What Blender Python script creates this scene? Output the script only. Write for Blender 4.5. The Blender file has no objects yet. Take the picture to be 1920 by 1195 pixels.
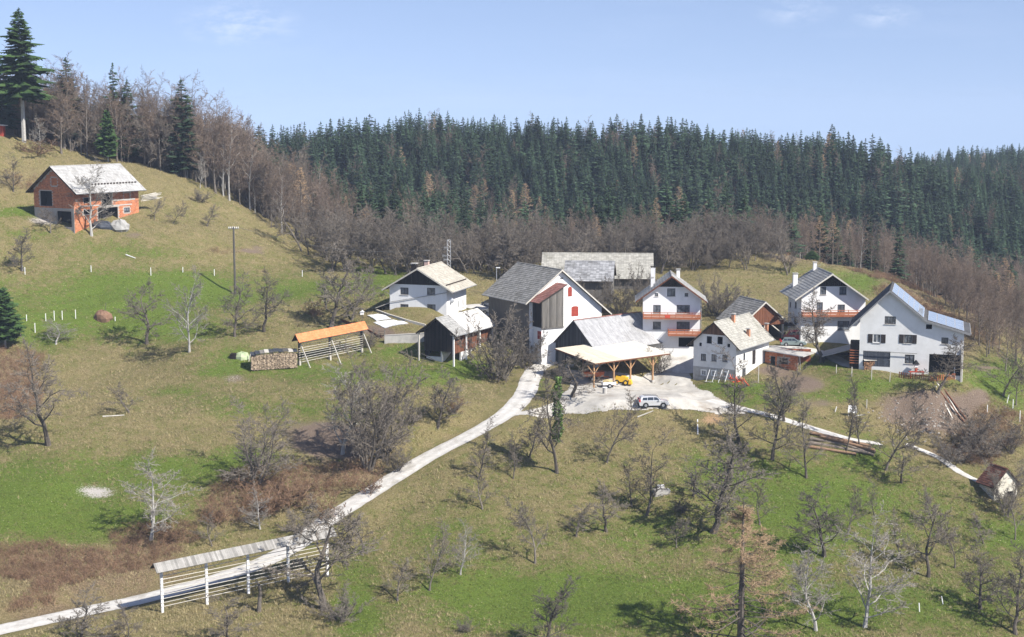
import bpy, math, random
import numpy as np
from mathutils import Vector, Matrix
from mathutils.geometry import delaunay_2d_cdt

# ------------------------------------------------------------------ camera, sky, sun, exposure
SC = bpy.context.scene
COL = SC.collection
IW, IH, FPX = 1920.0, 1195.0, 2800.0          # photograph size and focal length in its pixels
CX, CY, CAMH, HORIZON = 960.0, 597.5, 44.0, 215.0
PITCH = math.atan((CY - HORIZON) / FPX)
CP, SP = math.cos(PITCH), math.sin(PITCH)
cam_d = bpy.data.cameras.new('camera')
cam = bpy.data.objects.new('camera', cam_d)
COL.objects.link(cam)
cam.location = (0, 0, CAMH)
cam.rotation_euler = (math.pi / 2 - PITCH, 0, 0)
cam_d.sensor_fit = 'HORIZONTAL'
cam_d.sensor_width = 36.0
cam_d.lens = 36.0 * FPX / IW
cam_d.clip_start = 1.0
cam_d.clip_end = 30000.0
SC.camera = cam

SUN_AZ = Vector((0.80, -0.60, 0)).normalized()   # horizontal direction towards the sun
SUN_EL = math.radians(43)
world = bpy.data.worlds.new('World')
SC.world = world
world.use_nodes = True
wn, wl = world.node_tree.nodes, world.node_tree.links
wn.clear()
w_out = wn.new('ShaderNodeOutputWorld')
w_bg = wn.new('ShaderNodeBackground')
w_bg.inputs['Strength'].default_value = 0.108
w_sky = wn.new('ShaderNodeTexSky')
w_sky.sky_type = 'NISHITA'
w_sky.sun_disc = False
w_sky.sun_elevation = SUN_EL
w_sky.sun_rotation = math.atan2(SUN_AZ.x, SUN_AZ.y)
w_sky.altitude = 700
w_sky.air_density = 1.0
w_sky.dust_density = 0.3
w_sky.ozone_density = 1.6
w_tc = wn.new('ShaderNodeTexCoord')
w_sep = wn.new('ShaderNodeSeparateXYZ')
w_max = wn.new('ShaderNodeMath'); w_max.operation = 'MAXIMUM'; w_max.inputs[1].default_value = 0.0
w_ma = wn.new('ShaderNodeMath'); w_ma.operation = 'MULTIPLY_ADD'
w_ma.inputs[1].default_value = 0.9; w_ma.inputs[2].default_value = 0.17
w_com = wn.new('ShaderNodeCombineXYZ')
wl.new(w_tc.outputs['Generated'], w_sep.inputs[0])
wl.new(w_sep.outputs['Z'], w_max.inputs[0])
wl.new(w_max.outputs[0], w_ma.inputs[0])
wl.new(w_sep.outputs['X'], w_com.inputs['X'])
wl.new(w_sep.outputs['Y'], w_com.inputs['Y'])
wl.new(w_ma.outputs[0], w_com.inputs['Z'])
wl.new(w_com.outputs[0], w_sky.inputs['Vector'])
# thin cloud veils drawn out along the horizon
w_map = wn.new('ShaderNodeMapping'); w_map.inputs['Scale'].default_value = (5.0, 5.0, 38.0)
w_noi = wn.new('ShaderNodeTexNoise'); w_noi.inputs['Scale'].default_value = 1.0
w_noi.inputs['Detail'].default_value = 6.0; w_noi.inputs['Roughness'].default_value = 0.6
w_rmp = wn.new('ShaderNodeMapRange')
w_rmp.inputs['From Min'].default_value = 0.50; w_rmp.inputs['From Max'].default_value = 0.85
w_rmp.inputs['To Max'].default_value = 0.05
w_mix = wn.new('ShaderNodeMix'); w_mix.data_type = 'RGBA'
w_mix.inputs[7].default_value = (8.2, 8.4, 9.2, 1)
wl.new(w_tc.outputs['Generated'], w_map.inputs[0])
wl.new(w_map.outputs[0], w_noi.inputs['Vector'])
wl.new(w_noi.outputs['Fac'], w_rmp.inputs['Value'])
wl.new(w_rmp.outputs[0], w_mix.inputs[0])
w_tint = wn.new('ShaderNodeVectorMath'); w_tint.operation = 'MULTIPLY'; w_tint.inputs[1].default_value = (1.15, 0.995, 0.985)
wl.new(w_sky.outputs[0], w_tint.inputs[0]); wl.new(w_tint.outputs[0], w_mix.inputs[6])
# three faint white wisps painted into the sky as stand-ins for snowy peaks
w_last = w_mix.outputs[2]
for wx, wy, wrad, wamt in ((450, 45, .030, .55), (1490, 22, .020, .35), (1660, 30, .016, .45)):
    wd = Vector(((wx-CX)/FPX, CP+(CY-wy)/FPX*SP, -SP+(CY-wy)/FPX*CP)).normalized()
    ws = wn.new('ShaderNodeVectorMath'); ws.operation = 'SUBTRACT'; ws.inputs[1].default_value = wd; wl.new(w_tc.outputs['Generated'], ws.inputs[0])
    wk = wn.new('ShaderNodeVectorMath'); wk.operation = 'MULTIPLY'; wk.inputs[1].default_value = (1.0, 1.0, 2.6); wl.new(ws.outputs[0], wk.inputs[0])
    wq = wn.new('ShaderNodeVectorMath'); wq.operation = 'LENGTH'; wl.new(wk.outputs[0], wq.inputs[0])
    wr_ = wn.new('ShaderNodeMapRange'); wr_.inputs[1].default_value = 0.0; wr_.inputs[2].default_value = wrad*1.5; wr_.inputs[3].default_value = wamt; wr_.inputs[4].default_value = 0.0; wl.new(wq.outputs['Value'], wr_.inputs[0])
    wnz = wn.new('ShaderNodeTexNoise'); wnz.inputs['Scale'].default_value = 60.0; wnz.inputs['Detail'].default_value = 7.0; wnz.inputs['Roughness'].default_value = 0.65; wl.new(wk.outputs[0], wnz.inputs['Vector'])
    wn2 = wn.new('ShaderNodeMapRange'); wn2.inputs[1].default_value = 0.42; wn2.inputs[2].default_value = 0.75; wl.new(wnz.outputs['Fac'], wn2.inputs[0])
    wmu = wn.new('ShaderNodeMath'); wmu.operation = 'MULTIPLY'; wl.new(wr_.outputs[0], wmu.inputs[0]); wl.new(wn2.outputs[0], wmu.inputs[1])
    wmx = wn.new('ShaderNodeMix'); wmx.data_type = 'RGBA'; wmx.inputs[7].default_value = (6.2, 6.5, 7.2, 1); wl.new(wmu.outputs[0], wmx.inputs[0]); wl.new(w_last, wmx.inputs[6]); w_last = wmx.outputs[2]
wl.new(w_last, w_bg.inputs['Color'])
wl.new(w_bg.outputs[0], w_out.inputs['Surface'])

sun_d = bpy.data.lights.new('sun', 'SUN')
sun_d.energy = 5.0
sun_d.angle = math.radians(0.53)
sun_d.color = (1.0, 0.955, 0.88)
sun = bpy.data.objects.new('sun', sun_d)
COL.objects.link(sun)
sdir = Vector((SUN_AZ.x * math.cos(SUN_EL), SUN_AZ.y * math.cos(SUN_EL), math.sin(SUN_EL)))
sun.rotation_euler = (-sdir).to_track_quat('-Z', 'Y').to_euler()
sun.location = (60, -60, 200)

SC.view_settings.view_transform = 'Standard'
SC.view_settings.look = 'None'
SC.view_settings.exposure = 0.76
SC.view_settings.gamma = 1.0
SC.view_settings.use_curve_mapping = False
SC.cycles.max_bounces = 6
SC.cycles.diffuse_bounces = 2
SC.cycles.glossy_bounces = 2
SC.cycles.transmission_bounces = 3
SC.cycles.transparent_max_bounces = 6
SC.cycles.volume_bounces = 0
SC.cycles.use_denoising = True

# ------------------------------------------------------------------ pixel <-> place
def ray_at(px, py, Y):
    """the point on the line of sight through photo pixel (px, py) at ground distance Y"""
    u = (px - CX) / FPX; v = (CY - py) / FPX
    t = Y / (CP + v * SP)
    return Vector((u * t, Y, CAMH + (-SP + v * CP) * t))
def ray_dir(px, py):
    u = (px - CX) / FPX; v = (CY - py) / FPX
    return Vector((u, CP + v * SP, -SP + v * CP))
def to_px(x, y, z):
    d = y * CP - (z - CAMH) * SP
    v = y * SP + (z - CAMH) * CP
    return CX + FPX * x / d, CY - FPX * v / d

# ------------------------------------------------------------------ materials (all procedural)
MATS = {}
def mat(name, c1, c2=None, scale=3.0, rough=0.85, bump=0.0, bscale=None, rnd=0.0, metal=0.0, spec=0.3,
        c3=None, stretch=None, detail=5.0, coat=0.0, objrnd=0.0):
    """two-tone noise colour (object space), optional third stain colour, per-piece tint from the face attribute rnd"""
    if name in MATS: return MATS[name]
    m = bpy.data.materials.new(name); m.use_nodes = True
    n, l = m.node_tree.nodes, m.node_tree.links
    b = n['Principled BSDF']
    b.inputs['Roughness'].default_value = rough
    b.inputs['Metallic'].default_value = metal
    b.inputs['Specular IOR Level'].default_value = spec
    if coat: b.inputs['Coat Weight'].default_value = coat
    tc = n.new('ShaderNodeTexCoord')
    vec = tc.outputs['Object']
    if stretch:
        mp = n.new('ShaderNodeMapping'); mp.inputs['Scale'].default_value = stretch
        l.new(vec, mp.inputs[0]); vec = mp.outputs[0]
    noi = n.new('ShaderNodeTexNoise'); noi.inputs['Scale'].default_value = scale
    noi.inputs['Detail'].default_value = detail; noi.inputs['Roughness'].default_value = 0.65
    l.new(vec, noi.inputs['Vector'])
    rp = n.new('ShaderNodeMapRange'); rp.inputs['From Min'].default_value = 0.32; rp.inputs['From Max'].default_value = 0.68
    l.new(noi.outputs['Fac'], rp.inputs['Value'])
    mx = n.new('ShaderNodeMix'); mx.data_type = 'RGBA'
    mx.inputs[6].default_value = (*c1, 1); mx.inputs[7].default_value = (*(c2 or c1), 1)
    l.new(rp.outputs[0], mx.inputs[0])
    out = mx.outputs[2]
    if c3:
        n3 = n.new('ShaderNodeTexNoise'); n3.inputs['Scale'].default_value = scale * 0.31
        n3.inputs['Detail'].default_value = 8.0; n3.inputs['Roughness'].default_value = 0.7
        l.new(vec, n3.inputs['Vector'])
        r3 = n.new('ShaderNodeMapRange'); r3.inputs['From Min'].default_value = 0.52; r3.inputs['From Max'].default_value = 0.68
        l.new(n3.outputs['Fac'], r3.inputs['Value'])
        m3 = n.new('ShaderNodeMix'); m3.data_type = 'RGBA'; m3.inputs[7].default_value = (*c3, 1)
        l.new(r3.outputs[0], m3.inputs[0]); l.new(out, m3.inputs[6]); out = m3.outputs[2]
    if rnd:
        at = n.new('ShaderNodeAttribute'); at.attribute_name = 'rnd'
        mr = n.new('ShaderNodeMapRange'); mr.inputs['To Min'].default_value = 1 - rnd; mr.inputs['To Max'].default_value = 1 + rnd
        l.new(at.outputs['Fac'], mr.inputs['Value'])
        vm = n.new('ShaderNodeVectorMath'); vm.operation = 'SCALE'
        l.new(out, vm.inputs[0]); l.new(mr.outputs[0], vm.inputs['Scale']); out = vm.outputs[0]
    if objrnd:
        oi = n.new('ShaderNodeObjectInfo')
        mr = n.new('ShaderNodeMapRange'); mr.inputs['To Min'].default_value = 1 - objrnd; mr.inputs['To Max'].default_value = 1 + objrnd
        l.new(oi.outputs['Random'], mr.inputs['Value'])
        vm = n.new('ShaderNodeVectorMath'); vm.operation = 'SCALE'
        l.new(out, vm.inputs[0]); l.new(mr.outputs[0], vm.inputs['Scale']); out = vm.outputs[0]
    l.new(out, b.inputs['Base Color'])
    if bump:
        nb = n.new('ShaderNodeTexNoise'); nb.inputs['Scale'].default_value = bscale or scale * 4
        nb.inputs['Detail'].default_value = 4.0
        l.new(vec, nb.inputs['Vector'])
        bp = n.new('ShaderNodeBump'); bp.inputs['Strength'].default_value = min(1.0, bump)
        bp.inputs['Distance'].default_value = 0.05
        l.new(nb.outputs['Fac'], bp.inputs['Height']); l.new(bp.outputs[0], b.inputs['Normal'])
    MATS[name] = m
    return m

# ------------------------------------------------------------------ mesh helpers
class MB:
    """collects simple solids; build() links them as one mesh object"""
    def __init__(s): s.v = []; s.f = []; s.r = []
    def face(s, pts, r=None):
        i = len(s.v); s.v.extend([tuple(p) for p in pts]); s.f.append(tuple(range(i, i + len(pts))))
        s.r.append(random.random() if r is None else r)
    def raw(s, verts, faces, r=None):
        i = len(s.v); s.v.extend([tuple(p) for p in verts]); r = random.random() if r is None else r
        for f in faces: s.f.append(tuple(i + k for k in f)); s.r.append(r)
    def box(s, x0, x1, y0, y1, z0, z1, r=None):
        s.raw([(x0,y0,z0),(x1,y0,z0),(x1,y1,z0),(x0,y1,z0),(x0,y0,z1),(x1,y0,z1),(x1,y1,z1),(x0,y1,z1)],
              [(3,2,1,0),(4,5,6,7),(0,1,5,4),(1,2,6,5),(2,3,7,6),(3,0,4,7)], r); return s
    def beam(s, a, b, w, h=None, up=(0,0,1), r=None):
        a, b = Vector(a), Vector(b); h = h or w
        d = (b - a).normalized(); u = Vector(up)
        if abs(d.dot(u)) > 0.98: u = Vector((1, 0, 0))
        x = d.cross(u).normalized(); y = x.cross(d).normalized()
        o = [(-w/2,-h/2),(w/2,-h/2),(w/2,h/2),(-w/2,h/2)]
        s.raw([a + x*i + y*j for i, j in o] + [b + x*i + y*j for i, j in o],
              [(3,2,1,0),(4,5,6,7),(0,1,5,4),(1,2,6,5),(2,3,7,6),(3,0,4,7)], r); return s
    def tube(s, a, b, r0, r1=None, n=6, caps=True, r=None):
        a, b = Vector(a), Vector(b); r1 = r0 if r1 is None else r1
        d = (b - a).normalized(); u = Vector((0,0,1)) if abs(d.z) < 0.9 else Vector((1,0,0))
        x = d.cross(u).normalized(); y = x.cross(d)
        vs = []
        for p, rr in ((a, r0), (b, r1)):
            for k in range(n):
                t = 2*math.pi*k/n; vs.append(p + x*math.cos(t)*rr + y*math.sin(t)*rr)
        fs = [(k, (k+1) % n, n + (k+1) % n, n + k) for k in range(n)]
        if caps: fs += [tuple(reversed(range(n))), tuple(range(n, 2*n))]
        s.raw(vs, fs, r); return s
    def prism(s, poly, y0, y1, r=None):
        """polygon in x,z (counter-clockwise seen from -y) pushed from y0 to y1"""
        n = len(poly)
        vs = [(p[0], y0, p[1]) for p in poly] + [(p[0], y1, p[1]) for p in poly]
        fs = [tuple(range(n)), tuple(reversed(range(n, 2*n)))]
        fs += [((k+1) % n, k, n + k, n + (k+1) % n) for k in range(n)]
        s.raw(vs, fs, r); return s
    def blob(s, c, rx, ry, rz, seed=0, rough=0.2, nu=8, nv=5):
        rg = random.Random(seed); vs = []; fs = []
        for i in range(nv + 1):
            t = math.pi * i / nv
            for k in range(nu):
                p = 2*math.pi*k/nu; q = 1 + rg.uniform(-rough, rough)
                vs.append((c[0]+rx*q*math.sin(t)*math.cos(p), c[1]+ry*q*math.sin(t)*math.sin(p), c[2]+rz*q*math.cos(t)))
        for i in range(nv):
            for k in range(nu):
                a = i*nu+k; b = i*nu+(k+1) % nu; fs.append((a, a+nu, b+nu, b))
        s.raw(vs, fs); return s
    def mesh(s, name, m, smooth=False):
        me = bpy.data.meshes.new(name)
        me.from_pydata(s.v, [], s.f)
        at = me.attributes.new('rnd', 'FLOAT', 'FACE')
        at.data.foreach_set('value', np.array(s.r, dtype=np.float32))
        if smooth: me.polygons.foreach_set('use_smooth', [True]*len(me.polygons))
        if m: me.materials.append(m)
        me.update(); return me
    def build(s, name, m, parent=None, smooth=False, loc=None, stuff=False, label=None):
        o = bpy.data.objects.new(name, s.mesh(name, m, smooth)); COL.objects.link(o)
        if parent: o.parent = parent
        if loc is not None: o.location = loc
        if stuff: o['kind'] = 'stuff'
        if label: o['label'] = label
        return o
def tag(o, label, cat, group=None):
    o['label'] = label; o['category'] = cat
    if group: o['group'] = group
    return o
def thing(name, label, cat, loc=(0,0,0), rz=0.0, group=None):
    o = bpy.data.objects.new(name, None); COL.objects.link(o)
    o.empty_display_size = 0.3
    o.location = loc; o.rotation_euler = (0, 0, rz)
    return tag(o, label, cat, group)
def struct(o): o['kind'] = 'structure'; return o
def dup(root, loc, rz=0.0, scale=None, label=None, group=None, parent=None):
    r = root.copy(); COL.objects.link(r); r.location = loc; r.rotation_euler = (0, 0, rz)
    if scale is not None: r.scale = scale if hasattr(scale, '__len__') else (scale,)*3
    if label: r['label'] = label
    if group: r['group'] = group
    for ch in KIDS.get(root.name, root.children):
        c = ch.copy(); COL.objects.link(c); c.parent = r
        for g in ch.children:
            d = g.copy(); COL.objects.link(d); d.parent = c
    return r
KIDS = {}

# ------------------------------------------------------------------ terrain: heights through known points, then smoothed surface
CPTS = [  # photo pixel x, y and ground distance Y
 (960,1195,162),(1200,1195,163),(1450,1195,164),(1700,1195,165),(1915,1195,166),(700,1195,161),(450,1195,161),(200,1195,160),(0,1195,160),
 (960,1090,176),(1250,1080,178),(1550,1080,180),(1850,1090,181),(700,1080,177),
 (960,1000,188),(1200,1000,189),(1450,1000,192),(1700,1000,195),(1900,1000,197),
 (960,900,203),(1200,900,204),(1450,900,207),(1700,900,210),(1862,938,205),(1780,872,215),(1900,880,214),
 (1100,795,220.6),(1200,795,220.6),(1290,796,221.0),(1020,795,219.5),(1100,842,214.5),(1200,842,215),(960,830,213),(1300,838,216),(1450,800,221),(1550,825,219),(1700,830,221),(1860,830,223),
 (1330,770,223),(1225,766,222),(1130,770,222),(1040,768,224),(1060,745,229),
 (1130,730,238),(1227,718,243),(1300,735,236),(1290,700,247),(1280,655,259),(1060,700,246),(1040,672,254),
 (1340,708,240),(1420,725,235),(1460,700,243),(1500,735,233),(1550,700,241),(1480,648,256),(1540,668,249),(1590,690,244),(1612,693,240),(1700,702,238.5),(1807,708,237),(1760,735,231),
 (1600,765,229.5),(1700,722,233.8),(1640,720,234.5),(1760,725,233),(1700,788,229),(1620,775,228.5),(1780,780,231),(1900,780,234),(1880,740,245),(1830,690,254),(1900,700,262),
 (0,1180,163),(150,1148,169),(300,1115,174),(450,1070,179.5),(540,1030,184.5),(600,985,191),(700,920,200),(800,858,209),(900,805,216),(960,768,221.5),(990,735,233),(1000,700,246),(1020,683,253),
 (305,1151,167),(541,1091,175.6),(614,1078,178),(180,922,198),(50,1030,183),(0,870,205),(280,985,188.5),(400,930,197),(400,870,207),(250,780,222),(90,835,211),
 (440,710,240),(350,660,250),(500,800,220),(700,800,218),(600,830,215),(620,690,246),(560,684,246.2),(680,664,254),(800,680,243),(930,715,238),(880,740,228),
 (855,683,249),(782,658,254),(918,642,262),(200,600,268),(30,600,262),(90,560,272),(400,520,295),(170,505,290),(40,508,284),(300,440,303),(139,429,300),(258,433,303),(95,440,297),(0,400,300),(66,391,309),
 (200,628,261.5),(60,640,258),(250,706,246.5),(120,722,242.5),(330,690,247),(20,700,247),(300,640,259),
 (20,270,330),(100,285,335),(170,300,338),(300,330,338),(400,375,338),(500,420,338),(600,478,338),(430,450,312),(350,400,325),(150,340,325),(20,330,316),
 (560,520,300),(600,560,285),(720,600,265),(735,594,264),(838,606,260),(880,582,272),(700,640,257),(790,645,256),(640,600,268),
 (900,535,300),(700,490,318),(760,505,318),(930,570,280),(905,590,270),(1000,640,257),(1050,645,254),(1120,640,260),(1120,535,300),(1200,600,270),(1260,650,256),(1320,645,258),
 (1400,640,258),(1390,600,275),(1500,650,255),(1620,540,310),(1560,500,330),(1480,480,335),(1660,560,305),(1830,610,290),(1900,660,280),
]
CXYZ = [  # free points behind what the photograph shows (world metres)
 (-150,330,44),(-150,300,36),(-150,250,16),(-150,200,2),(-150,160,-10),(-120,370,33),(-60,380,20),(-40,420,8),(0,380,7),(40,380,6),(90,380,2),
 (-150,420,26),(-150,520,16),(-80,480,6),(0,450,-1),(60,450,-4),(140,420,-14),(140,330,-14),(120,280,-10),(120,230,-14),(110,180,-22),(110,150,-28),
 (-100,560,21),(-30,560,27),(30,560,23.5),(70,560,21.5),(118,560,20.5),(150,560,12.5),(180,560,7),(200,500,-8),(220,420,-16),(-40,620,18),(60,640,14),(140,640,5),(-140,640,8),
 (190,640,4),(240,700,7),(300,760,8),(230,800,8),(300,640,-4),(280,520,-14),(100,760,-20),(0,760,-20),(-120,760,-15),(330,880,-10),(-180,140,-18),(150,120,-34),(0,120,-30),(-80,120,-26),(70,120,-32),
]
ctrl = [tuple(ray_at(*p)) for p in CPTS] + CXYZ
P = np.array(ctrl, dtype=float)
def tps_fit(P, lam):
    n = len(P)
    d2 = ((P[:, None, :2] - P[None, :, :2])**2).sum(-1)
    K = 0.5 * d2 * np.log(d2 + 1e-9) + lam * np.eye(n)
    Q = np.c_[np.ones(n), P[:, :2]]
    A = np.block([[K, Q], [Q.T, np.zeros((3, 3))]])
    return np.linalg.solve(A, np.r_[P[:, 2], 0, 0, 0])
TW = tps_fit(P, 6.0)
def tps(x, y):
    out = np.full(x.shape, TW[-3]) + TW[-2]*x + TW[-1]*y
    for (px, py, _), w in zip(P, TW[:-3]):
        d2 = (x-px)**2 + (y-py)**2
        out += w * 0.5 * d2 * np.log(d2 + 1e-9)
    return out
_rs = np.random.RandomState(4)
_perm = _rs.rand(256, 256)
def vnoise(x, y):
    xi = np.floor(x).astype(int); yi = np.floor(y).astype(int)
    fx = x - xi; fy = y - yi; fx = fx*fx*(3-2*fx); fy = fy*fy*(3-2*fy)
    g = lambda a, b: _perm[a % 256, b % 256]
    return (g(xi, yi)*(1-fx) + g(xi+1, yi)*fx)*(1-fy) + (g(xi, yi+1)*(1-fx) + g(xi+1, yi+1)*fx)*fy
def smooth(e0, e1, x):
    t = np.clip((x-e0)/(e1-e0), 0, 1); return t*t*(3-2*t)
STEP = 1.1
xs_f = np.arange(-132, 132.01, STEP); ys_f = np.arange(128, 392.01, STEP)
def tail(a, sgn, far, q=1.16, s=1.4):
    o = []; d = s
    while abs(a) < far: a += sgn*d; d *= q; o.append(a)
    return o
xs = np.array(sorted(tail(-132, -1, 2500)) + list(xs_f) + tail(132, 1, 2500))
ys = np.array(sorted(tail(128, -1, 128+0) or [])+ list(np.linspace(-240, 124, 40)) + list(ys_f) + list(np.arange(397, 900, 7.0)) + tail(900, 1, 2500, 1.2, 9.0))
ys = np.unique(ys)
GX, GY = np.meshgrid(xs, ys)
GZ = tps(GX, GY)
# far away the hills give way to a low plain
far = np.maximum(smooth(330, 520, np.abs(GX - 40)), np.maximum(smooth(860, 1100, GY), smooth(110, -60, GY)))
GZ = GZ*(1-far) + (-46.0 + 10*vnoise(GX/300+7, GY/300+3))*far
GZ = np.clip(GZ, -70, 60)
NZAMP = np.ones_like(GZ)

def catmull(pts, n=12):
    out = []; p = [pts[0]] + list(pts) + [pts[-1]]
    for i in range(1, len(p)-2):
        for k in range(n):
            t = k/n; a, b, c, d = (Vector(p[i-1]), Vector(p[i]), Vector(p[i+1]), Vector(p[i+2]))
            out.append(0.5*((2*b) + (c-a)*t + (2*a-5*b+4*c-d)*t*t + (3*b-a-3*c+d)*t*t*t))
    out.append(Vector(p[-2])); return out
ROADS = {  # pixel x, y, ground distance, width
 'lane': ([(-60,1194,160.5),(0,1180,163),(150,1148,169),(300,1115,174),(450,1070,179.5),(540,1030,184.5),(600,985,191),(700,920,200),(800,858,209),(900,805,216),(955,770,221.5),(985,737,232),(996,707,243.5),(1012,687,251.5),(1045,676,255),(1075,668,258)], 3.4),
 'track': ([(1330,750,231),(1390,766,226.5),(1450,780,224),(1520,802,221.5),(1590,822,219.5),(1650,832,220)], 2.6),
 'footpath': ([(1700,832,221),(1760,858,217),(1800,885,212.5),(1840,905,209.5)], 1.3),
 'upper_lane': ([(1285,700,247),(1284,672,254.5),(1275,650,260.5),(1262,636,266)], 5.0),
 'house_lane': ([(1405,652,254),(1450,650,254.5),(1500,652,253.5),(1545,662,250.5),(1580,680,246),(1605,688,243)], 3.0),
 'back_lane': ([(870,577,275),(905,572,278),(930,590,270),(960,600,268)], 3.6),
}
def flatten(path, w, soft=3.0, sink=0.07):
    pts = np.array([tuple(p) for p in path])
    x0, x1, y0, y1 = pts[:,0].min()-w-soft, pts[:,0].max()+w+soft, pts[:,1].min()-w-soft, pts[:,1].max()+w+soft
    iy = np.where((ys > y0) & (ys < y1))[0]; ix = np.where((xs > x0) & (xs < x1))[0]
    sub = np.ix_(iy, ix); X = GX[sub]; Yg = GY[sub]
    best = np.full(X.shape, 1e9); bz = np.zeros(X.shape)
    for a, b in zip(pts[:-1], pts[1:]):
        d = b[:2]-a[:2]; L = (d**2).sum() + 1e-9
        t = np.clip(((X-a[0])*d[0] + (Yg-a[1])*d[1])/L, 0, 1)
        dd = np.hypot(X-a[0]-t*d[0], Yg-a[1]-t*d[1]); z = a[2]+t*(b[2]-a[2])
        m = dd < best; best[m] = dd[m]; bz[m] = z[m]
    k = 1 - smooth(w/2+0.9, w/2+0.9+soft, best)
    GZ[sub] = GZ[sub]*(1-k) + (bz-sink)*k
    NZAMP[sub] *= (1-k)
ROADPATH = {}
for nm, (pp, w) in ROADS.items():
    path = catmull([ray_at(*p) for p in pp], 10)
    zz = np.array([p.z for p in path])
    for _ in range(14): zz[1:-1] = (zz[:-2]+2*zz[1:-1]+zz[2:])/4
    for p, z in zip(path, zz): p.z = z
    ROADPATH[nm] = (path, w); flatten(path, w)
amp = NZAMP * (1-smooth(420, 600, GY))
terr = 0.20*np.sin(GZ*2*math.pi/1.25 + 3*vnoise(GX/12, GY/12))*smooth(.35, .6, vnoise(GX/22+5, GY/22))
GZ += amp*(terr + 1.3*(vnoise(GX/17.0+3, GY/13.0)-0.5)*smooth(405, 340, GY) + 1.1*(vnoise(GX/8.0, GY/7.0)-0.5) + 0.30*(vnoise(GX/3.7+31, GY/3.7)-0.5) + 0.14*(vnoise(GX/1.6, GY/1.6+9)-0.5))

def gz(x, y):
    """terrain height (bilinear in the grid)"""
    i = min(max(int(np.searchsorted(xs, x))-1, 0), len(xs)-2); j = min(max(int(np.searchsorted(ys, y))-1, 0), len(ys)-2)
    fx = (x-xs[i])/(xs[i+1]-xs[i]); fy = (y-ys[j])/(ys[j+1]-ys[j])
    return float((GZ[j,i]*(1-fx)+GZ[j,i+1]*fx)*(1-fy) + (GZ[j+1,i]*(1-fx)+GZ[j+1,i+1]*fx)*fy)
def ground(px, py, y0=140.0, y1=480.0):
    """where the line of sight through a photo pixel meets the ground"""
    prev = None
    Y = y0
    while Y < y1:
        p = ray_at(px, py, Y); d = p.z - gz(p.x, p.y)
        if d <= 0:
            a, b = Y-0.6, Y
            for _ in range(18):
                m = (a+b)/2; q = ray_at(px, py, m)
                if q.z - gz(q.x, q.y) > 0: a = m
                else: b = m
            q = ray_at(px, py, (a+b)/2); q.z = gz(q.x, q.y); return q
        Y += 0.6
    q = ray_at(px, py, y1); q.z = gz(q.x, q.y); return q

# colour zones of the sward, as patches around photo pixels: x, y, half width, half height, weight
GREEN = [(1600,1020,480,190,.2),(1000,1010,420,170,.22),(330,735,50,10,.8),(400,700,45,12,.8),(450,665,40,14,.8),(150,480,200,60,.25),(150,590,230,45,1.15),(60,640,80,25,.7),(330,530,200,28,.9),(330,620,90,25,.9),(560,545,60,22,1),(480,690,110,22,.9),(420,760,90,26,.6),(110,970,240,60,1.3),(40,900,120,60,.8),(330,880,180,32,1.1),(470,880,60,40,.9),
 (650,700,110,26,.8),(740,655,70,14,1.1),(800,700,80,22,.8),(880,690,50,20,.9),(600,770,120,26,.6),(850,775,20,8,.5),(1130,1115,230,40,1.45),(1000,1150,160,40,.9),(1350,1170,200,50,.8),(850,1000,120,40,.45),(900,1120,120,60,.5),(1250,1000,140,40,.55),
 (1500,900,160,55,.75),(1650,960,200,60,.6),(1480,1010,90,60,.9),(1800,1130,180,60,.8),(1560,1150,120,50,.75),(1620,850,60,24,.9),(1640,720,110,20,1.1),(1560,685,60,12,.9),(1560,745,80,14,.8),(1390,730,70,14,1),(1330,722,40,10,1),(1420,755,50,8,.9),
 (1870,705,60,34,1.5),(1900,770,40,40,1.0),(1615,530,70,26,1.3),(1500,505,60,16,.4),(40,398,70,9,1.3),(700,545,60,30,.8),(740,520,60,14,.5),(690,510,40,18,.6),(1005,655,35,14,1.1),(250,470,90,12,.5),(60,440,90,10,.5),(1020,720,16,22,.7),(1900,1010,60,40,.9),(1330,880,60,40,.6),(670,1120,40,70,.9),(690,1180,50,40,.8),(280,550,100,30,.7),(420,560,60,20,.8)]
BROWN = [(250,330,300,50,.30),(30,340,90,30,.3),(870,770,90,26,.28),(700,900,60,40,.4),(420,1150,170,30,.25),(280,690,110,26,.28),(990,960,130,40,.18),(160,1070,190,48,1.1),(300,1010,60,26,.9),(520,920,85,48,1.0),(430,960,60,34,.6),(640,880,70,30,.6),(30,700,55,60,.9),(20,760,40,40,.6),(60,1150,120,30,.7),(1190,800,150,22,.30),(1250,820,90,30,.28),(720,840,60,30,.5),(1730,770,90,44,.9),(1850,800,90,40,.8),(1790,850,70,20,.8),(1080,800,70,24,.3),(520,390,60,40,.5),(1600,480,200,30,.7),(1700,560,60,60,.9),(1800,620,80,50,.9),(420,470,90,8,.5)]
DIRT = [(664,1110,4,36,.75),(667,1165,4,36,.7),(702,1120,3,36,.6),(706,1175,3,30,.6),(600,820,72,32,1.3),(650,830,60,30,1.0),(1500,720,55,22,1.1),(1540,760,60,10,.7),(1715,770,75,40,1.1),(1785,775,45,40,.9),(1150,792,150,12,.5),(1836,745,22,16,1.2),(700,620,50,14,1.0),(760,632,40,8,1.0),(250,440,30,6,.8),(1440,690,40,14,1.0),(470,470,50,7,.9),(1560,835,70,12,.7),(1850,690,40,6,.9),(1130,745,70,14,.9),(1480,485,60,12,.8),(450,815,10,6,.5),(445,713,30,12,.8)]
CLAY = [(1335,785,24,15,1.0)]
PALE = [(180,922,32,11,1.1),(440,712,22,10,.55),(80,412,30,9,1.0),(1740,800,80,30,.35)]
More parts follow.
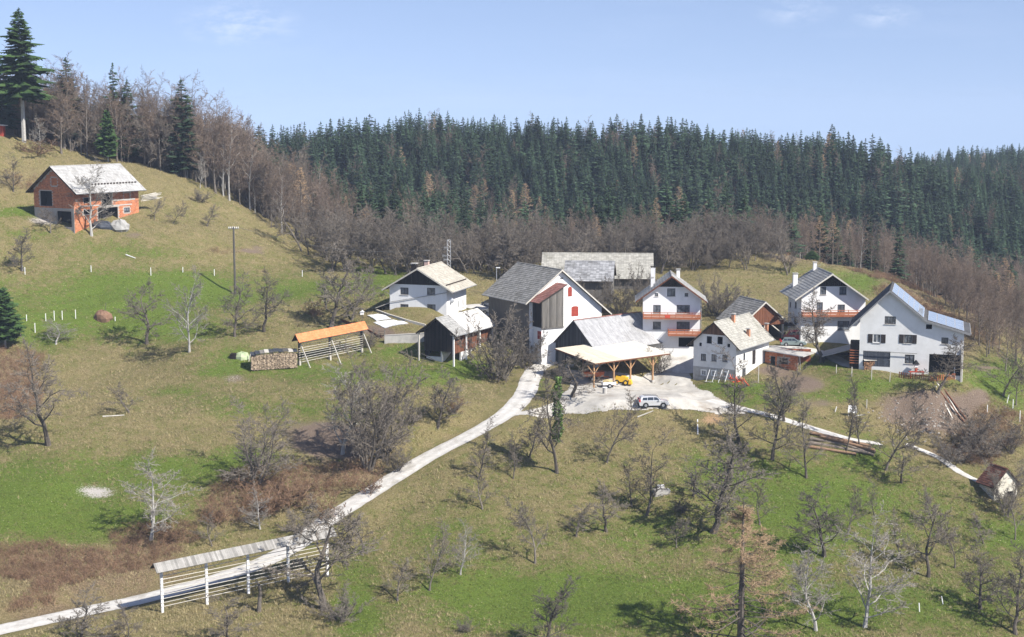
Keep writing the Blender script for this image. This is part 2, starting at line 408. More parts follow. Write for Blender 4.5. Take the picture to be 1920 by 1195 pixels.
def zone(lst, px, py):
    o = np.zeros(px.shape)
    for x, y, a, b, w in lst: o += w*np.exp(-(((px-x)/a)**2 + ((py-y)/b)**2)*0.9)
    return np.clip(o, 0, 1.3)
dd = GY*CP - (GZ-CAMH)*SP; dd = np.where(dd < 5, 5, dd)
PX = CX + FPX*GX/dd; PY = CY - FPX*(GY*SP + (GZ-CAMH)*CP)/dd
wob = 16*(vnoise(GX/5, GY/5)-0.5); PXw = PX + wob; PYw = PY + 0.6*wob
zG, zB, zD, zC, zP = [zone(z, PXw, PYw) for z in (GREEN, BROWN, DIRT, CLAY, PALE)]
wood = smooth(345, 380, GY + 0.06*np.abs(GX)) 
zB = np.maximum(zB, wood*0.95); zG = zG*(1-wood)
nx, ny = len(xs), len(ys)
idx = np.arange(nx*ny).reshape(ny, nx)
quads = np.stack([idx[:-1,:-1], idx[:-1,1:], idx[1:,1:], idx[1:,:-1]], -1).reshape(-1, 4)
me = bpy.data.meshes.new('hillside')
me.from_pydata(np.c_[GX.ravel(), GY.ravel(), GZ.ravel()].tolist(), [], quads.tolist())
me.polygons.foreach_set('use_smooth', [True]*len(me.polygons))
ca = me.color_attributes.new('zone', 'FLOAT_COLOR', 'POINT')
ca.data.foreach_set('color', np.c_[zG.ravel(), zB.ravel(), zD.ravel(), zP.ravel()].astype(np.float32).ravel())
cb = me.attributes.new('clay', 'FLOAT', 'POINT'); cb.data.foreach_set('value', zC.ravel().astype(np.float32))
gm = bpy.data.materials.new('meadow'); gm.use_nodes = True
n, l = gm.node_tree.nodes, gm.node_tree.links
bs = n['Principled BSDF']; bs.inputs['Roughness'].default_value = 0.95; bs.inputs['Specular IOR Level'].default_value = 0.12
tc = n.new('ShaderNodeTexCoord')
za = n.new('ShaderNodeAttribute'); za.attribute_name = 'zone'
zs = n.new('ShaderNodeSeparateColor'); l.new(za.outputs['Color'], zs.inputs[0])
def noise(s, d=5.0, r=0.6, vec=None):
    t = n.new('ShaderNodeTexNoise'); t.inputs['Scale'].default_value = s; t.inputs['Detail'].default_value = d; t.inputs['Roughness'].default_value = r
    l.new(vec or tc.outputs['Object'], t.inputs['Vector']); return t.outputs['Fac']
def mrange(v, a, b, c=0.0, d=1.0):
    t = n.new('ShaderNodeMapRange'); t.inputs[1].default_value = a; t.inputs[2].default_value = b; t.inputs[3].default_value = c; t.inputs[4].default_value = d
    l.new(v, t.inputs[0]); return t.outputs[0]
def mixc(f, a, b):
    t = n.new('ShaderNodeMix'); t.data_type = 'RGBA'
    l.new(f, t.inputs[0])
    for i, c in ((6, a), (7, b)):
        if isinstance(c, tuple): t.inputs[i].default_value = (*c, 1)
        else: l.new(c, t.inputs[i])
    return t.outputs[2]
def mth(op, a, b):
    t = n.new('ShaderNodeMath'); t.operation = op
    for i, c in ((0, a), (1, b)):
        if isinstance(c, (int, float)): t.inputs[i].default_value = c
        else: l.new(c, t.inputs[i])
    return t.outputs[0]
fine = noise(5.0, 6, 0.75); mid = noise(0.45, 8, 0.72); mid2 = noise(1.6, 6, 0.7); big = noise(0.09, 4, 0.6); spk = noise(14.0, 2, 0.5)
dry = mixc(mrange(fine, .3, .7), (0.095, 0.074, 0.030), (0.385, 0.310, 0.165))
dry = mixc(mrange(mid, .35, .65, 0, .55), dry, (0.145, 0.150, 0.040))
grn = mixc(mrange(fine, .3, .72), (0.054, 0.094, 0.011), (0.170, 0.228, 0.042))
gf = mth('ADD', zs.outputs[0], mrange(mid, .25, .75, -.75, .75)); gf = mth('ADD', gf, mrange(mid2, .3, .7, -.4, .4)); gf = mth('ADD', gf, mrange(big, .3, .7, -.18, .18)); gf = mth('ADD', gf, mrange(fine, .3, .7, -.35, .35))
olv = mixc(mrange(fine, .3, .7), (0.075, 0.075, 0.022), (0.235, 0.215, 0.085))
col = mixc(mrange(gf, .0, .6), dry, olv); col = mixc(mrange(gf, .4, 1.1), col, grn)
brn = mixc(mrange(fine, .35, .68), (0.075, 0.052, 0.032), (0.34, 0.25, 0.15))
bf = mth('ADD', zs.outputs[1], mrange(mid, .3, .7, -.4, .3)); bf = mth('ADD', bf, mrange(fine, .3, .7, -.25, .25))
col = mixc(mrange(bf, .25, .75), col, brn)
drt = mixc(mrange(fine, .3, .7), (0.13, 0.095, 0.07), (0.25, 0.19, 0.145))
df = mth('ADD', zs.outputs[2], mrange(mid, .3, .7, -.25, .25))
col = mixc(mrange(df, .45, .85), col, drt)
pf = mth('ADD', za.outputs['Alpha'], mrange(fine, .3, .7, -.5, .4))
col = mixc(mrange(pf, .4, .8), col, (0.50, 0.46, 0.42))
ya = n.new('ShaderNodeAttribute'); ya.attribute_name = 'clay'
col = mixc(mrange(mth('ADD', ya.outputs['Fac'], mrange(fine, .3, .7, -.45, .3)), .4, .8), col, (0.42, 0.27, 0.155))
# scattered dead leaves and spring flowers
vor = n.new('ShaderNodeTexVoronoi'); vor.inputs['Scale'].default_value = 1.9; l.new(tc.outputs['Object'], vor.inputs['Vector'])
leaf = mth('MULTIPLY', mrange(vor.outputs['Distance'], .10, .16, 1, 0), mrange(mid, .42, .6))
col = mixc(leaf, col, (0.46, 0.40, 0.26))
l.new(col, bs.inputs['Base Color'])
bp = n.new('ShaderNodeBump'); bp.inputs['Strength'].default_value = 0.9; bp.inputs['Distance'].default_value = 0.4
hh = mth('ADD', mth('MULTIPLY', fine, 0.8), mth('MULTIPLY', spk, 0.4)); l.new(hh, bp.inputs['Height']); l.new(bp.outputs[0], bs.inputs['Normal'])
me.materials.append(gm)
hill = struct(bpy.data.objects.new('hillside', me)); COL.objects.link(hill)

# ------------------------------------------------------------------ lanes and yard
M_road = mat('pale_gravel', (0.45, 0.43, 0.395), (0.57, 0.545, 0.505), 1.4, 0.95, 0.5, 12, c3=(0.36, 0.335, 0.295))
M_asph = mat('worn_asphalt', (0.30, 0.29, 0.28), (0.40, 0.385, 0.37), 0.7, 0.95, 0.3, 14, c3=(0.24, 0.23, 0.22))
_n, _l = M_road.node_tree.nodes, M_road.node_tree.links
_b = _n['Principled BSDF']; _src = _b.inputs['Base Color'].links[0].from_socket
_a = _n.new('ShaderNodeAttribute'); _a.attribute_name = 'rut'; _v = _n.new('ShaderNodeVectorMath'); _v.operation = 'SCALE'   # wheel tracks worn paler than crown and verge
_l.new(_src, _v.inputs[0]); _l.new(_a.outputs['Fac'], _v.inputs['Scale']); _l.new(_v.outputs[0], _b.inputs['Base Color'])
def ribbon(name, path, w, m, lift=0.03, n_across=4, edge=0.07):
    vs, fs, rut = [], [], []; random.seed(len(name)*7)
    L = len(path)
    for i, p in enumerate(path):
        a = path[max(0, i-1)]; b = path[min(L-1, i+1)]
        d = Vector((b.x-a.x, b.y-a.y, 0)).normalized(); s = Vector((-d.y, d.x, 0))
        j0 = random.uniform(-edge, edge); j1 = random.uniform(-edge, edge)
        for k in range(n_across+1):
            t = k/n_across; off = (-w/2+j0)*(1-t) + (w/2+j1)*t
            q = p + s*off
            z = max(p.z - 0.02*abs(2*t-1) , gz(q.x, q.y) + 0.012) if 0 < k < n_across else gz(q.x, q.y) + 0.008
            vs.append((q.x, q.y, z + lift)); rut.append((.80, 1.06, .90, 1.06, .82)[k] if n_across == 4 else 1)
    for i in range(L-1):
        for k in range(n_across):
            a = i*(n_across+1)+k; fs.append((a, a+1, a+n_across+2, a+n_across+1))
    mm = bpy.data.meshes.new(name); mm.from_pydata(vs, [], fs); mm.materials.append(m)
    ra = mm.attributes.new('rut', 'FLOAT', 'POINT'); ra.data.foreach_set('value', rut)
    mm.polygons.foreach_set('use_smooth', [True]*len(fs))
    o = struct(bpy.data.objects.new(name, mm)); COL.objects.link(o); return o
def fine_path(path, step=0.8):
    o = [path[0]]
    for a, b in zip(path[:-1], path[1:]):
        k = max(1, int((b-a).length/step))
        for i in range(1, k+1): o.append(a.lerp(b, i/k))
    return o
for nm, (path, w) in ROADPATH.items():
    ribbon(nm, fine_path(path), w, M_road, lift=0.03 if nm == 'lane' else 0.036)
def in_poly(x, y, poly):
    c = False; j = len(poly)-1
    for i in range(len(poly)):
        xi, yi = poly[i]; xj, yj = poly[j]
        if (yi > y) != (yj > y) and x < (xj-xi)*(y-yi)/(yj-yi)+xi: c = not c
        j = i
    return c
def sheet(name, pix, m, lift=0.05, res=0.22):
    poly = [(q.x, q.y) for q in (ground(*p) for p in pix)]
    x0, x1 = min(p[0] for p in poly), max(p[0] for p in poly); y0, y1 = min(p[1] for p in poly), max(p[1] for p in poly)
    vid = {}; vs = []; fs = []
    def vert(i, j):
        if (i, j) not in vid:
            x = x0+i*res; y = y0+j*res; vid[(i, j)] = len(vs); vs.append((x, y, gz(x, y)+lift))
        return vid[(i, j)]
    for i in range(int((x1-x0)/res)+1):
        for j in range(int((y1-y0)/res)+1):
            if in_poly(x0+(i+.5)*res, y0+(j+.5)*res, poly): fs.append((vert(i,j), vert(i+1,j), vert(i+1,j+1), vert(i,j+1)))
    mm = bpy.data.meshes.new(name); mm.from_pydata(vs, [], fs); mm.materials.append(m)
    mm.polygons.foreach_set('use_smooth', [True]*len(fs))
    o = struct(bpy.data.objects.new(name, mm)); COL.objects.link(o); return o
sheet('yard', [(940,785),(1000,781),(1060,776),(1130,772),(1210,770),(1300,769),(1345,778),(1400,777),(1380,763),(1345,746),(1308,729),(1296,714),(1291,690),(1298,655),(1250,652),(1232,690),(1205,708),(1112,700),(1062,690),(1050,700),(1072,712),(1065,732),(1045,750),(1000,768)],
      mat('yard_gravel', (0.35, 0.33, 0.295), (0.47, 0.445, 0.40), 0.8, 0.95, 0.5, 10, c3=(0.29, 0.25, 0.205)), 0.055)

# ------------------------------------------------------------------ building kit
M_white = mat('white_render', (0.70, 0.695, 0.68), (0.79, 0.785, 0.775), 0.8, 0.9, 0.2, 20, c3=(0.60, 0.585, 0.56), stretch=(1, 1, .35))
M_cream = mat('cream_render', (0.70, 0.66, 0.58), (0.77, 0.73, 0.66), 0.5, 0.9, 0.15, 20)
M_oldwall = mat('weathered_render', (0.58, 0.57, 0.55), (0.72, 0.71, 0.69), 0.7, 0.95, 0.3, 16, c3=(0.44, 0.42, 0.39))
M_oldbase = mat('stained_plinth', (0.30, 0.29, 0.27), (0.42, 0.41, 0.39), 1.2, 0.95, 0.3, 14, c3=(0.19, 0.18, 0.17))
M_brick = mat('hollow_brick', (0.40, 0.135, 0.06), (0.52, 0.20, 0.09), 2.5, 0.95, 0.3, 20, rnd=0.22, c3=(0.30, 0.10, 0.05))
M_mortar = mat('mortar', (0.36, 0.31, 0.27), (0.45, 0.40, 0.36), 3, 0.95)
M_conc = mat('concrete', (0.36, 0.345, 0.32), (0.46, 0.44, 0.41), 1.0, 0.95, 0.3, 14, c3=(0.28, 0.27, 0.25))
M_dark = mat('dark_stained_boards', (0.016, 0.013, 0.012), (0.032, 0.025, 0.021), 3, 0.9, 0.3, 10, rnd=0.35, stretch=(1, 1, .12), spec=0.15)
M_greyw = mat('grey_weathered_boards', (0.085, 0.078, 0.068), (0.16, 0.148, 0.132), 3, 0.95, 0.3, 10, rnd=0.4, stretch=(2, 2, .15))
M_bluew = mat('dark_grey_barn_boards', (0.040, 0.041, 0.043), (0.078, 0.078, 0.079), 3, 0.95, 0.3, 10, rnd=0.4, stretch=(2, 2, .15))
M_brownw = mat('brown_stained_boards', (0.11, 0.042, 0.022), (0.17, 0.068, 0.035), 3, 0.85, 0.2, 10, rnd=0.3, stretch=(2, 2, .15))
M_redw = mat('red_painted_wood', (0.27, 0.040, 0.025), (0.36, 0.065, 0.04), 4, 0.8, 0.2, 12, rnd=0.15)
M_balc = mat('orange_brown_balcony_boards', (0.33, 0.105, 0.045), (0.43, 0.155, 0.07), 3, 0.7, 0.1, 10, rnd=0.15)
M_fresh = mat('fresh_sawn_timber', (0.33, 0.19, 0.095), (0.43, 0.26, 0.14), 2.5, 0.85, 0.2, 10, rnd=0.12)
M_pale = mat('pale_weathered_wood', (0.42, 0.39, 0.34), (0.55, 0.52, 0.46), 3, 0.9, 0.2, 10, rnd=0.15)
M_deck = mat('roof_deck_wood', (0.045, 0.032, 0.024), (0.075, 0.055, 0.042), 3, 0.9)
M_frame = mat('dark_window_frame', (0.028, 0.022, 0.020), (0.042, 0.033, 0.03), 6, 0.6)
M_framew = mat('white_window_frame', (0.66, 0.655, 0.64), (0.76, 0.75, 0.74), 6, 0.7)
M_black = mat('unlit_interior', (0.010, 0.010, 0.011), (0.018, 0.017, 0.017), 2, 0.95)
M_metal = mat('galvanised_metal', (0.42, 0.43, 0.44), (0.52, 0.53, 0.54), 3, 0.45, metal=0.6)
M_gutter = mat('grey_gutter', (0.20, 0.20, 0.20), (0.27, 0.27, 0.27), 3, 0.5)
M_glass = mat('window_glass', (0.025, 0.032, 0.040), (0.20, 0.22, 0.25), 1.3, 0.06, spec=0.9)
M_curtain = mat('curtain', (0.45, 0.46, 0.48), (0.6, 0.61, 0.62), 3, 0.9)
def roofmat(nm, a, b, c, rnd=0.16): return mat(nm, a, b, 1.1, 0.92, 0.2, 9, rnd=rnd, c3=c)
R_beige = roofmat('beige_tiles', (0.375, 0.345, 0.285), (0.45, 0.42, 0.355), (0.32, 0.29, 0.24))
R_grey = roofmat('lichen_grey_tiles', (0.185, 0.18, 0.165), (0.285, 0.275, 0.255), (0.15, 0.142, 0.125), 0.22)
R_grey2 = roofmat('mid_grey_tiles', (0.26, 0.255, 0.24), (0.34, 0.335, 0.32), (0.215, 0.205, 0.19), 0.18)
R_light = roofmat('light_grey_tiles', (0.33, 0.325, 0.31), (0.42, 0.41, 0.395), (0.28, 0.27, 0.25), 0.15)
R_moss = roofmat('mossy_beige_tiles', (0.295, 0.282, 0.245), (0.385, 0.37, 0.328), (0.25, 0.24, 0.20), 0.16)
R_red = roofmat('dull_red_tiles', (0.225, 0.095, 0.075), (0.31, 0.15, 0.125), (0.17, 0.08, 0.066), 0.22)
R_orange = roofmat('orange_tiles', (0.58, 0.185, 0.07), (0.66, 0.25, 0.11), (0.50, 0.15, 0.06), 0.10)
R_brown = roofmat('dark_red_brown_tiles', (0.125, 0.05, 0.035), (0.185, 0.082, 0.055), (0.095, 0.045, 0.035), 0.25)
R_fibre = roofmat('fibre_cement_sheets', (0.27, 0.268, 0.27), (0.36, 0.358, 0.36), (0.225, 0.22, 0.215), 0.12)
R_dark = roofmat('charcoal_tiles', (0.062, 0.061, 0.062), (0.092, 0.09, 0.09), (0.05, 0.05, 0.05), 0.15)
R_pale = roofmat('pale_sheet_roof', (0.46, 0.445, 0.42), (0.57, 0.555, 0.53), (0.35, 0.33, 0.295), 0.08)

class House:
    def __init__(s, name, label, cat, x, Y, zg, ang, prof, L, wall_px=None, walls=None, oh=0.9, ohb=0.6, thick=0.16, sink=3.0):
        s.x, s.Y, s.zg, s.a = x, Y, zg, math.radians(ang)
        s.prof, s.L, s.oh, s.ohb, s.th, s.sink = prof, L, oh, ohb, thick, sink
        s.root = thing(name, label, cat, (x, Y, zg), s.a)
        s.M = Matrix.Translation((x, Y, zg)) @ Matrix.Rotation(s.a, 4, 'Z'); s.I = s.M.inverted()
        if walls: s.wl, s.wr = walls
        elif wall_px: s.wl = s.px('front', wall_px[0], wall_px[2])[0]; s.wr = s.px('front', wall_px[1], wall_px[2])[0]
        s.y0, s.y1 = oh, L - ohb
    def hit(s, px, py, axis, val):
        o = s.I @ Vector((0, 0, CAMH)); d = s.I.to_3x3() @ ray_dir(px, py)
        return o + d*((val - o[axis])/d[axis])
    def px(s, face, px, py, off=0.0):
        if face == 'front': h = s.hit(px, py, 1, s.oh + off); return h.x, h.z
        h = s.hit(px, py, 0, (s.wr if face == 'right' else s.wl) + off); return h.y, h.z
    def zr(s, u):
        for (x0, z0), (x1, z1) in zip(s.prof[:-1], s.prof[1:]):
            if x0 <= u <= x1: return z0 + (z1-z0)*(u-x0)/(x1-x0)
        return s.prof[0][1] if u < s.prof[0][0] else s.prof[-1][1]
    def to3(s, face):
        if face == 'front': return lambda u, z, d: (u, s.y0 + d, z)
        if face == 'back': return lambda u, z, d: (u, s.y1 - d, z)
        if face == 'right': return lambda u, z, d: (s.wr - d, u, z)
        return lambda u, z, d: (s.wl + d, u, z)
    def outline(s, face, zb=None):
        zb = -s.sink if zb is None else zb
        if face in ('front', 'back'):
            top = [(u, z) for u, z in s.prof if s.wl < u < s.wr]
            t = s.th*1.05
            return [(s.wl, zb), (s.wr, zb), (s.wr, s.zr(s.wr)-t)] + [(u, z-t) for u, z in reversed(top)] + [(s.wl, s.zr(s.wl)-t)]
        u = s.wr if face == 'right' else s.wl
        return [(s.y0, zb), (s.y1, zb), (s.y1, s.zr(u)-s.th), (s.y0, s.zr(u)-s.th)]
    def rects(s, face, specs): 
        o = []
        for sp in specs:
            a = s.px(face, sp[0], sp[1]); b = s.px(face, sp[2], sp[3])
            o.append((min(a[0], b[0]), max(a[0], b[0]), min(a[1], b[1]), max(a[1], b[1])))
        return o
    def walls(s, m, openings={}, faces=('front', 'right', 'left', 'back'), name='wall'):
        """each wall is a panel with true openings; what fills them is added per opening"""
        for face in faces:
            sp = openings.get(face, [])
            rc = s.rects(face, [q[:4] for q in sp])
            mb = MB(); panel(mb, s.outline(face), rc, s.to3(face), 0.22, flip=face in ('back', 'left'))
            mb.build(name, m, s.root)
            for r, q in zip(rc, sp): s.fill(face, r, q[4], q[5] if len(q) > 5 else {})
    def fill(s, face, r, kind, o={}):
        t3 = s.to3(face); u0, u1, z0, z1 = r; w, h = u1-u0, z1-z0
        def bx(mb, a0, a1, b0, b1, d0, d1):
            p = [t3(a, b, d) for a in (a0, a1) for b in (b0, b1) for d in (d0, d1)]
            mb.box(min(q[0] for q in p), max(q[0] for q in p), min(q[1] for q in p), max(q[1] for q in p), min(q[2] for q in p), max(q[2] for q in p))
        if kind in ('window', 'windoww'):
            fm = M_frame if kind == 'window' else M_framew; f = 0.09
            mb = MB()
            bx(mb, u0, u0+f, z0, z1, .05, .14); bx(mb, u1-f, u1, z0, z1, .05, .14)
            bx(mb, u0+f, u1-f, z0, z0+f, .05, .14); bx(mb, u0+f, u1-f, z1-f, z1, .05, .14)
            if w > 0.75:
                for k in range(1, o.get('mull', 1)+1):
                    c = u0 + w*k/(o.get('mull', 1)+1); bx(mb, c-.035, c+.035, z0+f, z1-f, .06, .13)
            fo = mb.build('window', fm, s.root)
            g = MB(); bx(g, u0+f*.6, u1-f*.6, z0+f*.6, z1-f*.6, .10, .115); g.build('pane', M_glass, fo)
            sl = MB(); bx(sl, u0-.08, u1+.08, z0-.09, z0-.015, -.09, .045); sl.build('sill', o.get('sill', M_conc), fo)
            if o.get('trim'):
                tr = MB(); k = .13
                bx(tr, u0-k, u0-.004, z0, z1+k, -.025, .02); bx(tr, u1+.004, u1+k, z0, z1+k, -.025, .02); bx(tr, u0-.004, u1+.004, z1+.004, z1+k, -.025, .02)
                tr.build('surround', o['trim'], fo)
            if o.get('shut'):
                for a0, a1 in ((u0-w*.62, u0-.03), (u1+.03, u1+w*.62)):
                    sh = MB(); bx(sh, a0, a1, z0, z1, -.06, -.015)
                    for q in range(6): zz = z0 + h*(q+.5)/6; bx(sh, a0+.06, a1-.06, zz-.05, zz+.05, -.075, -.055)
                    sh.build('shutter', o['shut'], fo)
        elif kind == 'door':
            mb = MB(); nb = max(3, int(w/.16))
            for k in range(nb): bx(mb, u0+w*k/nb+.006, u0+w*(k+1)/nb-.006, z0, z1, .07+.012*(k % 2), .13)
            d = mb.build('door', o.get('m', M_brownw), s.root)
            hb = MB(); bx(hb, u1-.18, u1-.10, z0+h*.45, z0+h*.52, .03, .07); hb.build('handle', M_metal, d)
        elif kind == 'shutter':
            mb = MB(); nb = max(3, int(w/.15))
            for k in range(nb): bx(mb, u0+w*k/nb+.005, u0+w*(k+1)/nb-.005, z0, z1, -.03+.012*(k % 2), .05)
            sh = mb.build('shutter', o.get('m', M_redw), s.root)
            
            for q in (.2, .72): br = MB(); bx(br, u0, u1, z0+h*q, z0+h*(q+.08), -.06, -.031); br.build('batten', o.get('m', M_redw), sh)
            if o.get('arch'):
                ar = MB(); vs = [t3(u0+w/2+w/2*math.cos(t), z1+.002+w/2*math.sin(t)*o['arch'], .0) for t in np.linspace(0, math.pi, 9)]
                vb = [t3(u0+w/2+w/2*math.cos(t), z1+.002+w/2*math.sin(t)*o['arch'], -.04) for t in np.linspace(0, math.pi, 9)]
                ar.raw(vs+vb, [tuple(range(9)), tuple(range(17, 8, -1))] + [(k, k+1, 10+k, 9+k) for k in range(8)]); ar.build('arched_top', o.get('m', M_redw), sh)
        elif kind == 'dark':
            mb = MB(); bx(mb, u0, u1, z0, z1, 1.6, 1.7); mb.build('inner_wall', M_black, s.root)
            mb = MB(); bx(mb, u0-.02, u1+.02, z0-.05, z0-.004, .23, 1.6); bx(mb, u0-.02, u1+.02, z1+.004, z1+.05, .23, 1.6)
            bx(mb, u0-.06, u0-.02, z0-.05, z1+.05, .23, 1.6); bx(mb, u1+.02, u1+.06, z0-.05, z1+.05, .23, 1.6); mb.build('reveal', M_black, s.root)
        elif kind == 'brickfill':
            mb = MB(); nr = max(2, int(h/.26)); nc = max(2, int(w/.4))
            for i in range(nr):
                for k in range(nc): bx(mb, u0+w*k/nc+.01, u0+w*(k+1)/nc-.01, z0+h*i/nr+.01, z0+h*(i+1)/nr-.01, .05, .12)
            mb.build('infill_bricks', M_brick, s.root, stuff=True)
    def roof(s, tile_m, tw=0.34, tl=0.42, sheets=False, verge=None, deck=M_deck, ridge_m=None, y_from=0.0, y_to=None, gutter=True, lift=0.065):
        y_to = s.L if y_to is None else y_to
        d = MB()
        for (x0, z0), (x1, z1) in zip(s.prof[:-1], s.prof[1:]):
            d.prism([(x0, z0-s.th), (x1, z1-s.th), (x1, z1), (x0, z0)], y_from, y_to)
        ro = d.build('roof', deck, s.root); s.ro = ro
        t = MB()
        for (x0, z0), (x1, z1) in zip(s.prof[:-1], s.prof[1:]):
            lo, hi = ((x0, z0), (x1, z1)) if z0 < z1 else ((x1, z1), (x0, z0))
            tiles(t, Vector((lo[0], y_from, lo[1])), Vector((lo[0], y_to, lo[1])), Vector((hi[0], y_from, hi[1])), tw, tl, lift)
        t.build('roof_sheets' if sheets else 'roof_tiles', tile_m, ro, stuff=True)
        ap = max(s.prof, key=lambda p: p[1])
        rm = MB(); k = max(4, int((y_to-y_from)/.45))
        for i in range(k):
            ya = y_from+(y_to-y_from)*i/k; yb = y_from+(y_to-y_from)*(i+1)/k+.03
            rm.raw([(ap[0]-.16, ya, ap[1]+.03), (ap[0], ya, ap[1]+.14), (ap[0]+.16, ya, ap[1]+.03), (ap[0]-.14, yb, ap[1]+.02), (ap[0], yb, ap[1]+.125), (ap[0]+.14, yb, ap[1]+.02)],
                   [(0, 1, 4, 3), (1, 2, 5, 4), (0, 2, 1), (3, 4, 5)])
        rm.build('ridge_tiles', ridge_m or tile_m, ro, stuff=True)
        if verge:
            for (x0, z0), (x1, z1) in zip(s.prof[:-1], s.prof[1:]):
                v = MB(); v.prism([(x0, z0-s.th-.06), (x1, z1-s.th-.06), (x1, z1+.07), (x0, z0+.07)], y_from-.045, y_from-.004); v.build('verge_board', verge, ro)
        if gutter:
            for x, z, sg in ((s.prof[0][0], s.prof[0][1], -1), (s.prof[-1][0], s.prof[-1][1], 1)):
                g = MB(); g.tube((x+sg*.09, y_from, z-.05), (x+sg*.09, y_to, z-.05), .075, n=7); g.build('gutter', M_gutter, ro)
    def boards(s, face, z_bot, m, name='gable_boards', bw=0.2, off=-0.06, u_rng=None, z_top=None):
        mb = MB(); t3 = s.to3(face)
        if face in ('front', 'back'): a, b = (s.prof[0][0]+.25, s.prof[-1][0]-.25) if u_rng is None else u_rng; top = lambda u: s.zr(u)-s.th*1.1
        else:
            a, b = (s.y0, s.y1) if u_rng is None else u_rng; k = s.wr if face == 'right' else s.wl; top = lambda u: s.zr(k)-s.th
        if z_top is not None: top = lambda u: z_top
        k = max(1, int((b-a)/bw))
        for i in range(k):
            u0 = a+(b-a)*i/k+.008; u1 = a+(b-a)*(i+1)/k-.008; zt0, zt1 = top(u0), top(u1)
            if max(zt0, zt1) <= z_bot+.03: continue
            zt0 = max(zt0, z_bot+.01); zt1 = max(zt1, z_bot+.01); o = off + random.uniform(-.012, .012)
            c = [t3(u0, z_bot, o), t3(u1, z_bot, o), t3(u1, zt1, o), t3(u0, zt0, o)]; e = [t3(u0, z_bot, o+.05), t3(u1, z_bot, o+.05), t3(u1, zt1, o+.05), t3(u0, zt0, o+.05)]
            mb.raw(c+e, [(0,1,2,3),(7,6,5,4),(0,4,5,1),(1,5,6,2),(2,6,7,3),(3,7,4,0)])
        return mb.build(name, m, s.root, stuff=True)
    def roof_hit(s, px, py, side):
        segs = list(zip(s.prof[:-1], s.prof[1:])); (x0, z0), (x1, z1) = segs[side]
        nrm = Vector((-(z1-z0), 0, x1-x0)); o = s.I @ Vector((0, 0, CAMH)); d = s.I.to_3x3() @ ray_dir(px, py)
        return o + d*(nrm.dot(Vector((x0, 0, z0))-o)/nrm.dot(d))
    def chimney(s, x, y, w, top, m, cap=M_conc, d=None):
        d = d or w; zb = s.zr(x)-.4
        c = MB(); zt = s.zr(x)+top; c.box(x-w/2, x+w/2, y-d/2, y+d/2, zb, zt); co = c.build('chimney', m, s.root)
        k = MB(); k.box(x-w/2-.1, x+w/2+.1, y-d/2-.1, y+d/2+.1, zt+.16, zt+.26)
        for i in (-1, 1):
            for j in (-1, 1): k.box(x+i*(w/2-.07)-.05, x+i*(w/2-.07)+.05, y+j*(d/2-.07)-.05, y+j*(d/2-.07)+.05, zt+.002, zt+.16)
        k.build('chimney_cap', cap, co); return co
    def world(s, x, y, z): return s.M @ Vector((x, y, z))

def panel(mb, poly, holes, to3, depth, flip=False):
    pts = [Vector(p) for p in poly]; edges = [(i, (i+1) % len(poly)) for i in range(len(poly))]
    for u0, u1, z0, z1 in holes:
        k = len(pts); pts += [Vector((u0, z0)), Vector((u1, z0)), Vector((u1, z1)), Vector((u0, z1))]
        edges += [(k, k+1), (k+1, k+2), (k+2, k+3), (k+3, k)]
    vs, _, fs, *_ = delaunay_2d_cdt(pts, edges, [], 1, 1e-5)
    for f in fs:
        c = sum((vs[i] for i in f), Vector((0, 0)))/len(f)
        if any(u0 < c.x < u1 and z0 < c.y < z1 for u0, u1, z0, z1 in holes): continue
        if not in_poly(c.x, c.y, poly): continue
        q = [to3(vs[i].x, vs[i].y, 0) for i in f]; mb.face(q if not flip else list(reversed(q)), .5)
    for u0, u1, z0, z1 in holes:
        for a, b in (((u0, z0), (u1, z0)), ((u1, z0), (u1, z1)), ((u1, z1), (u0, z1)), ((u0, z1), (u0, z0))):
            mb.face([to3(*a, 0), to3(*b, 0), to3(*b, depth), to3(*a, depth)], .5)
def tiles(mb, e0, e1, r0, tw, tl, lift=0.065):
    """courses of overlapping tiles from eave line e0-e1 up to the ridge (r0 above e0)"""
    al = e1-e0; up = r0-e0; n = al.cross(up).normalized()
    if n.z < 0: n = -n
    nc = max(1, int(round(al.length/tw))); nr = max(1, int(round(up.length/tl)))
    a, u = al/nc, up/nr
    for i in range(nr):
        for k in range(nc):
            p = e0 + a*k + u*i; j = random.uniform(-.012, .012)
            A = p + n*(lift+j) - u*.08; B = p + a*.97 + n*(lift+j) - u*.08; C = p + a*.97 + u + n*.018; D = p + u + n*.018
            mb.raw([A, B, C, D, A-n*lift, B-n*lift], [(0,1,2,3), (4,5,1,0)] if (B-A).cross(D-A).dot(n) > 0 else [(3,2,1,0), (0,1,5,4)])
def sym(W, He, Hr): return [(-W/2, He), (0, He+Hr), (W/2, He)]
def rail_set(root, a, b, zs, hgt, th, m, name):
    for z in zs:
        k = MB(); k.beam((a[0], a[1], z), (b[0], b[1], z), th, hgt); k.build(name, m, root)

# ------------------------------------------------------------------ the buildings
random.seed(11)
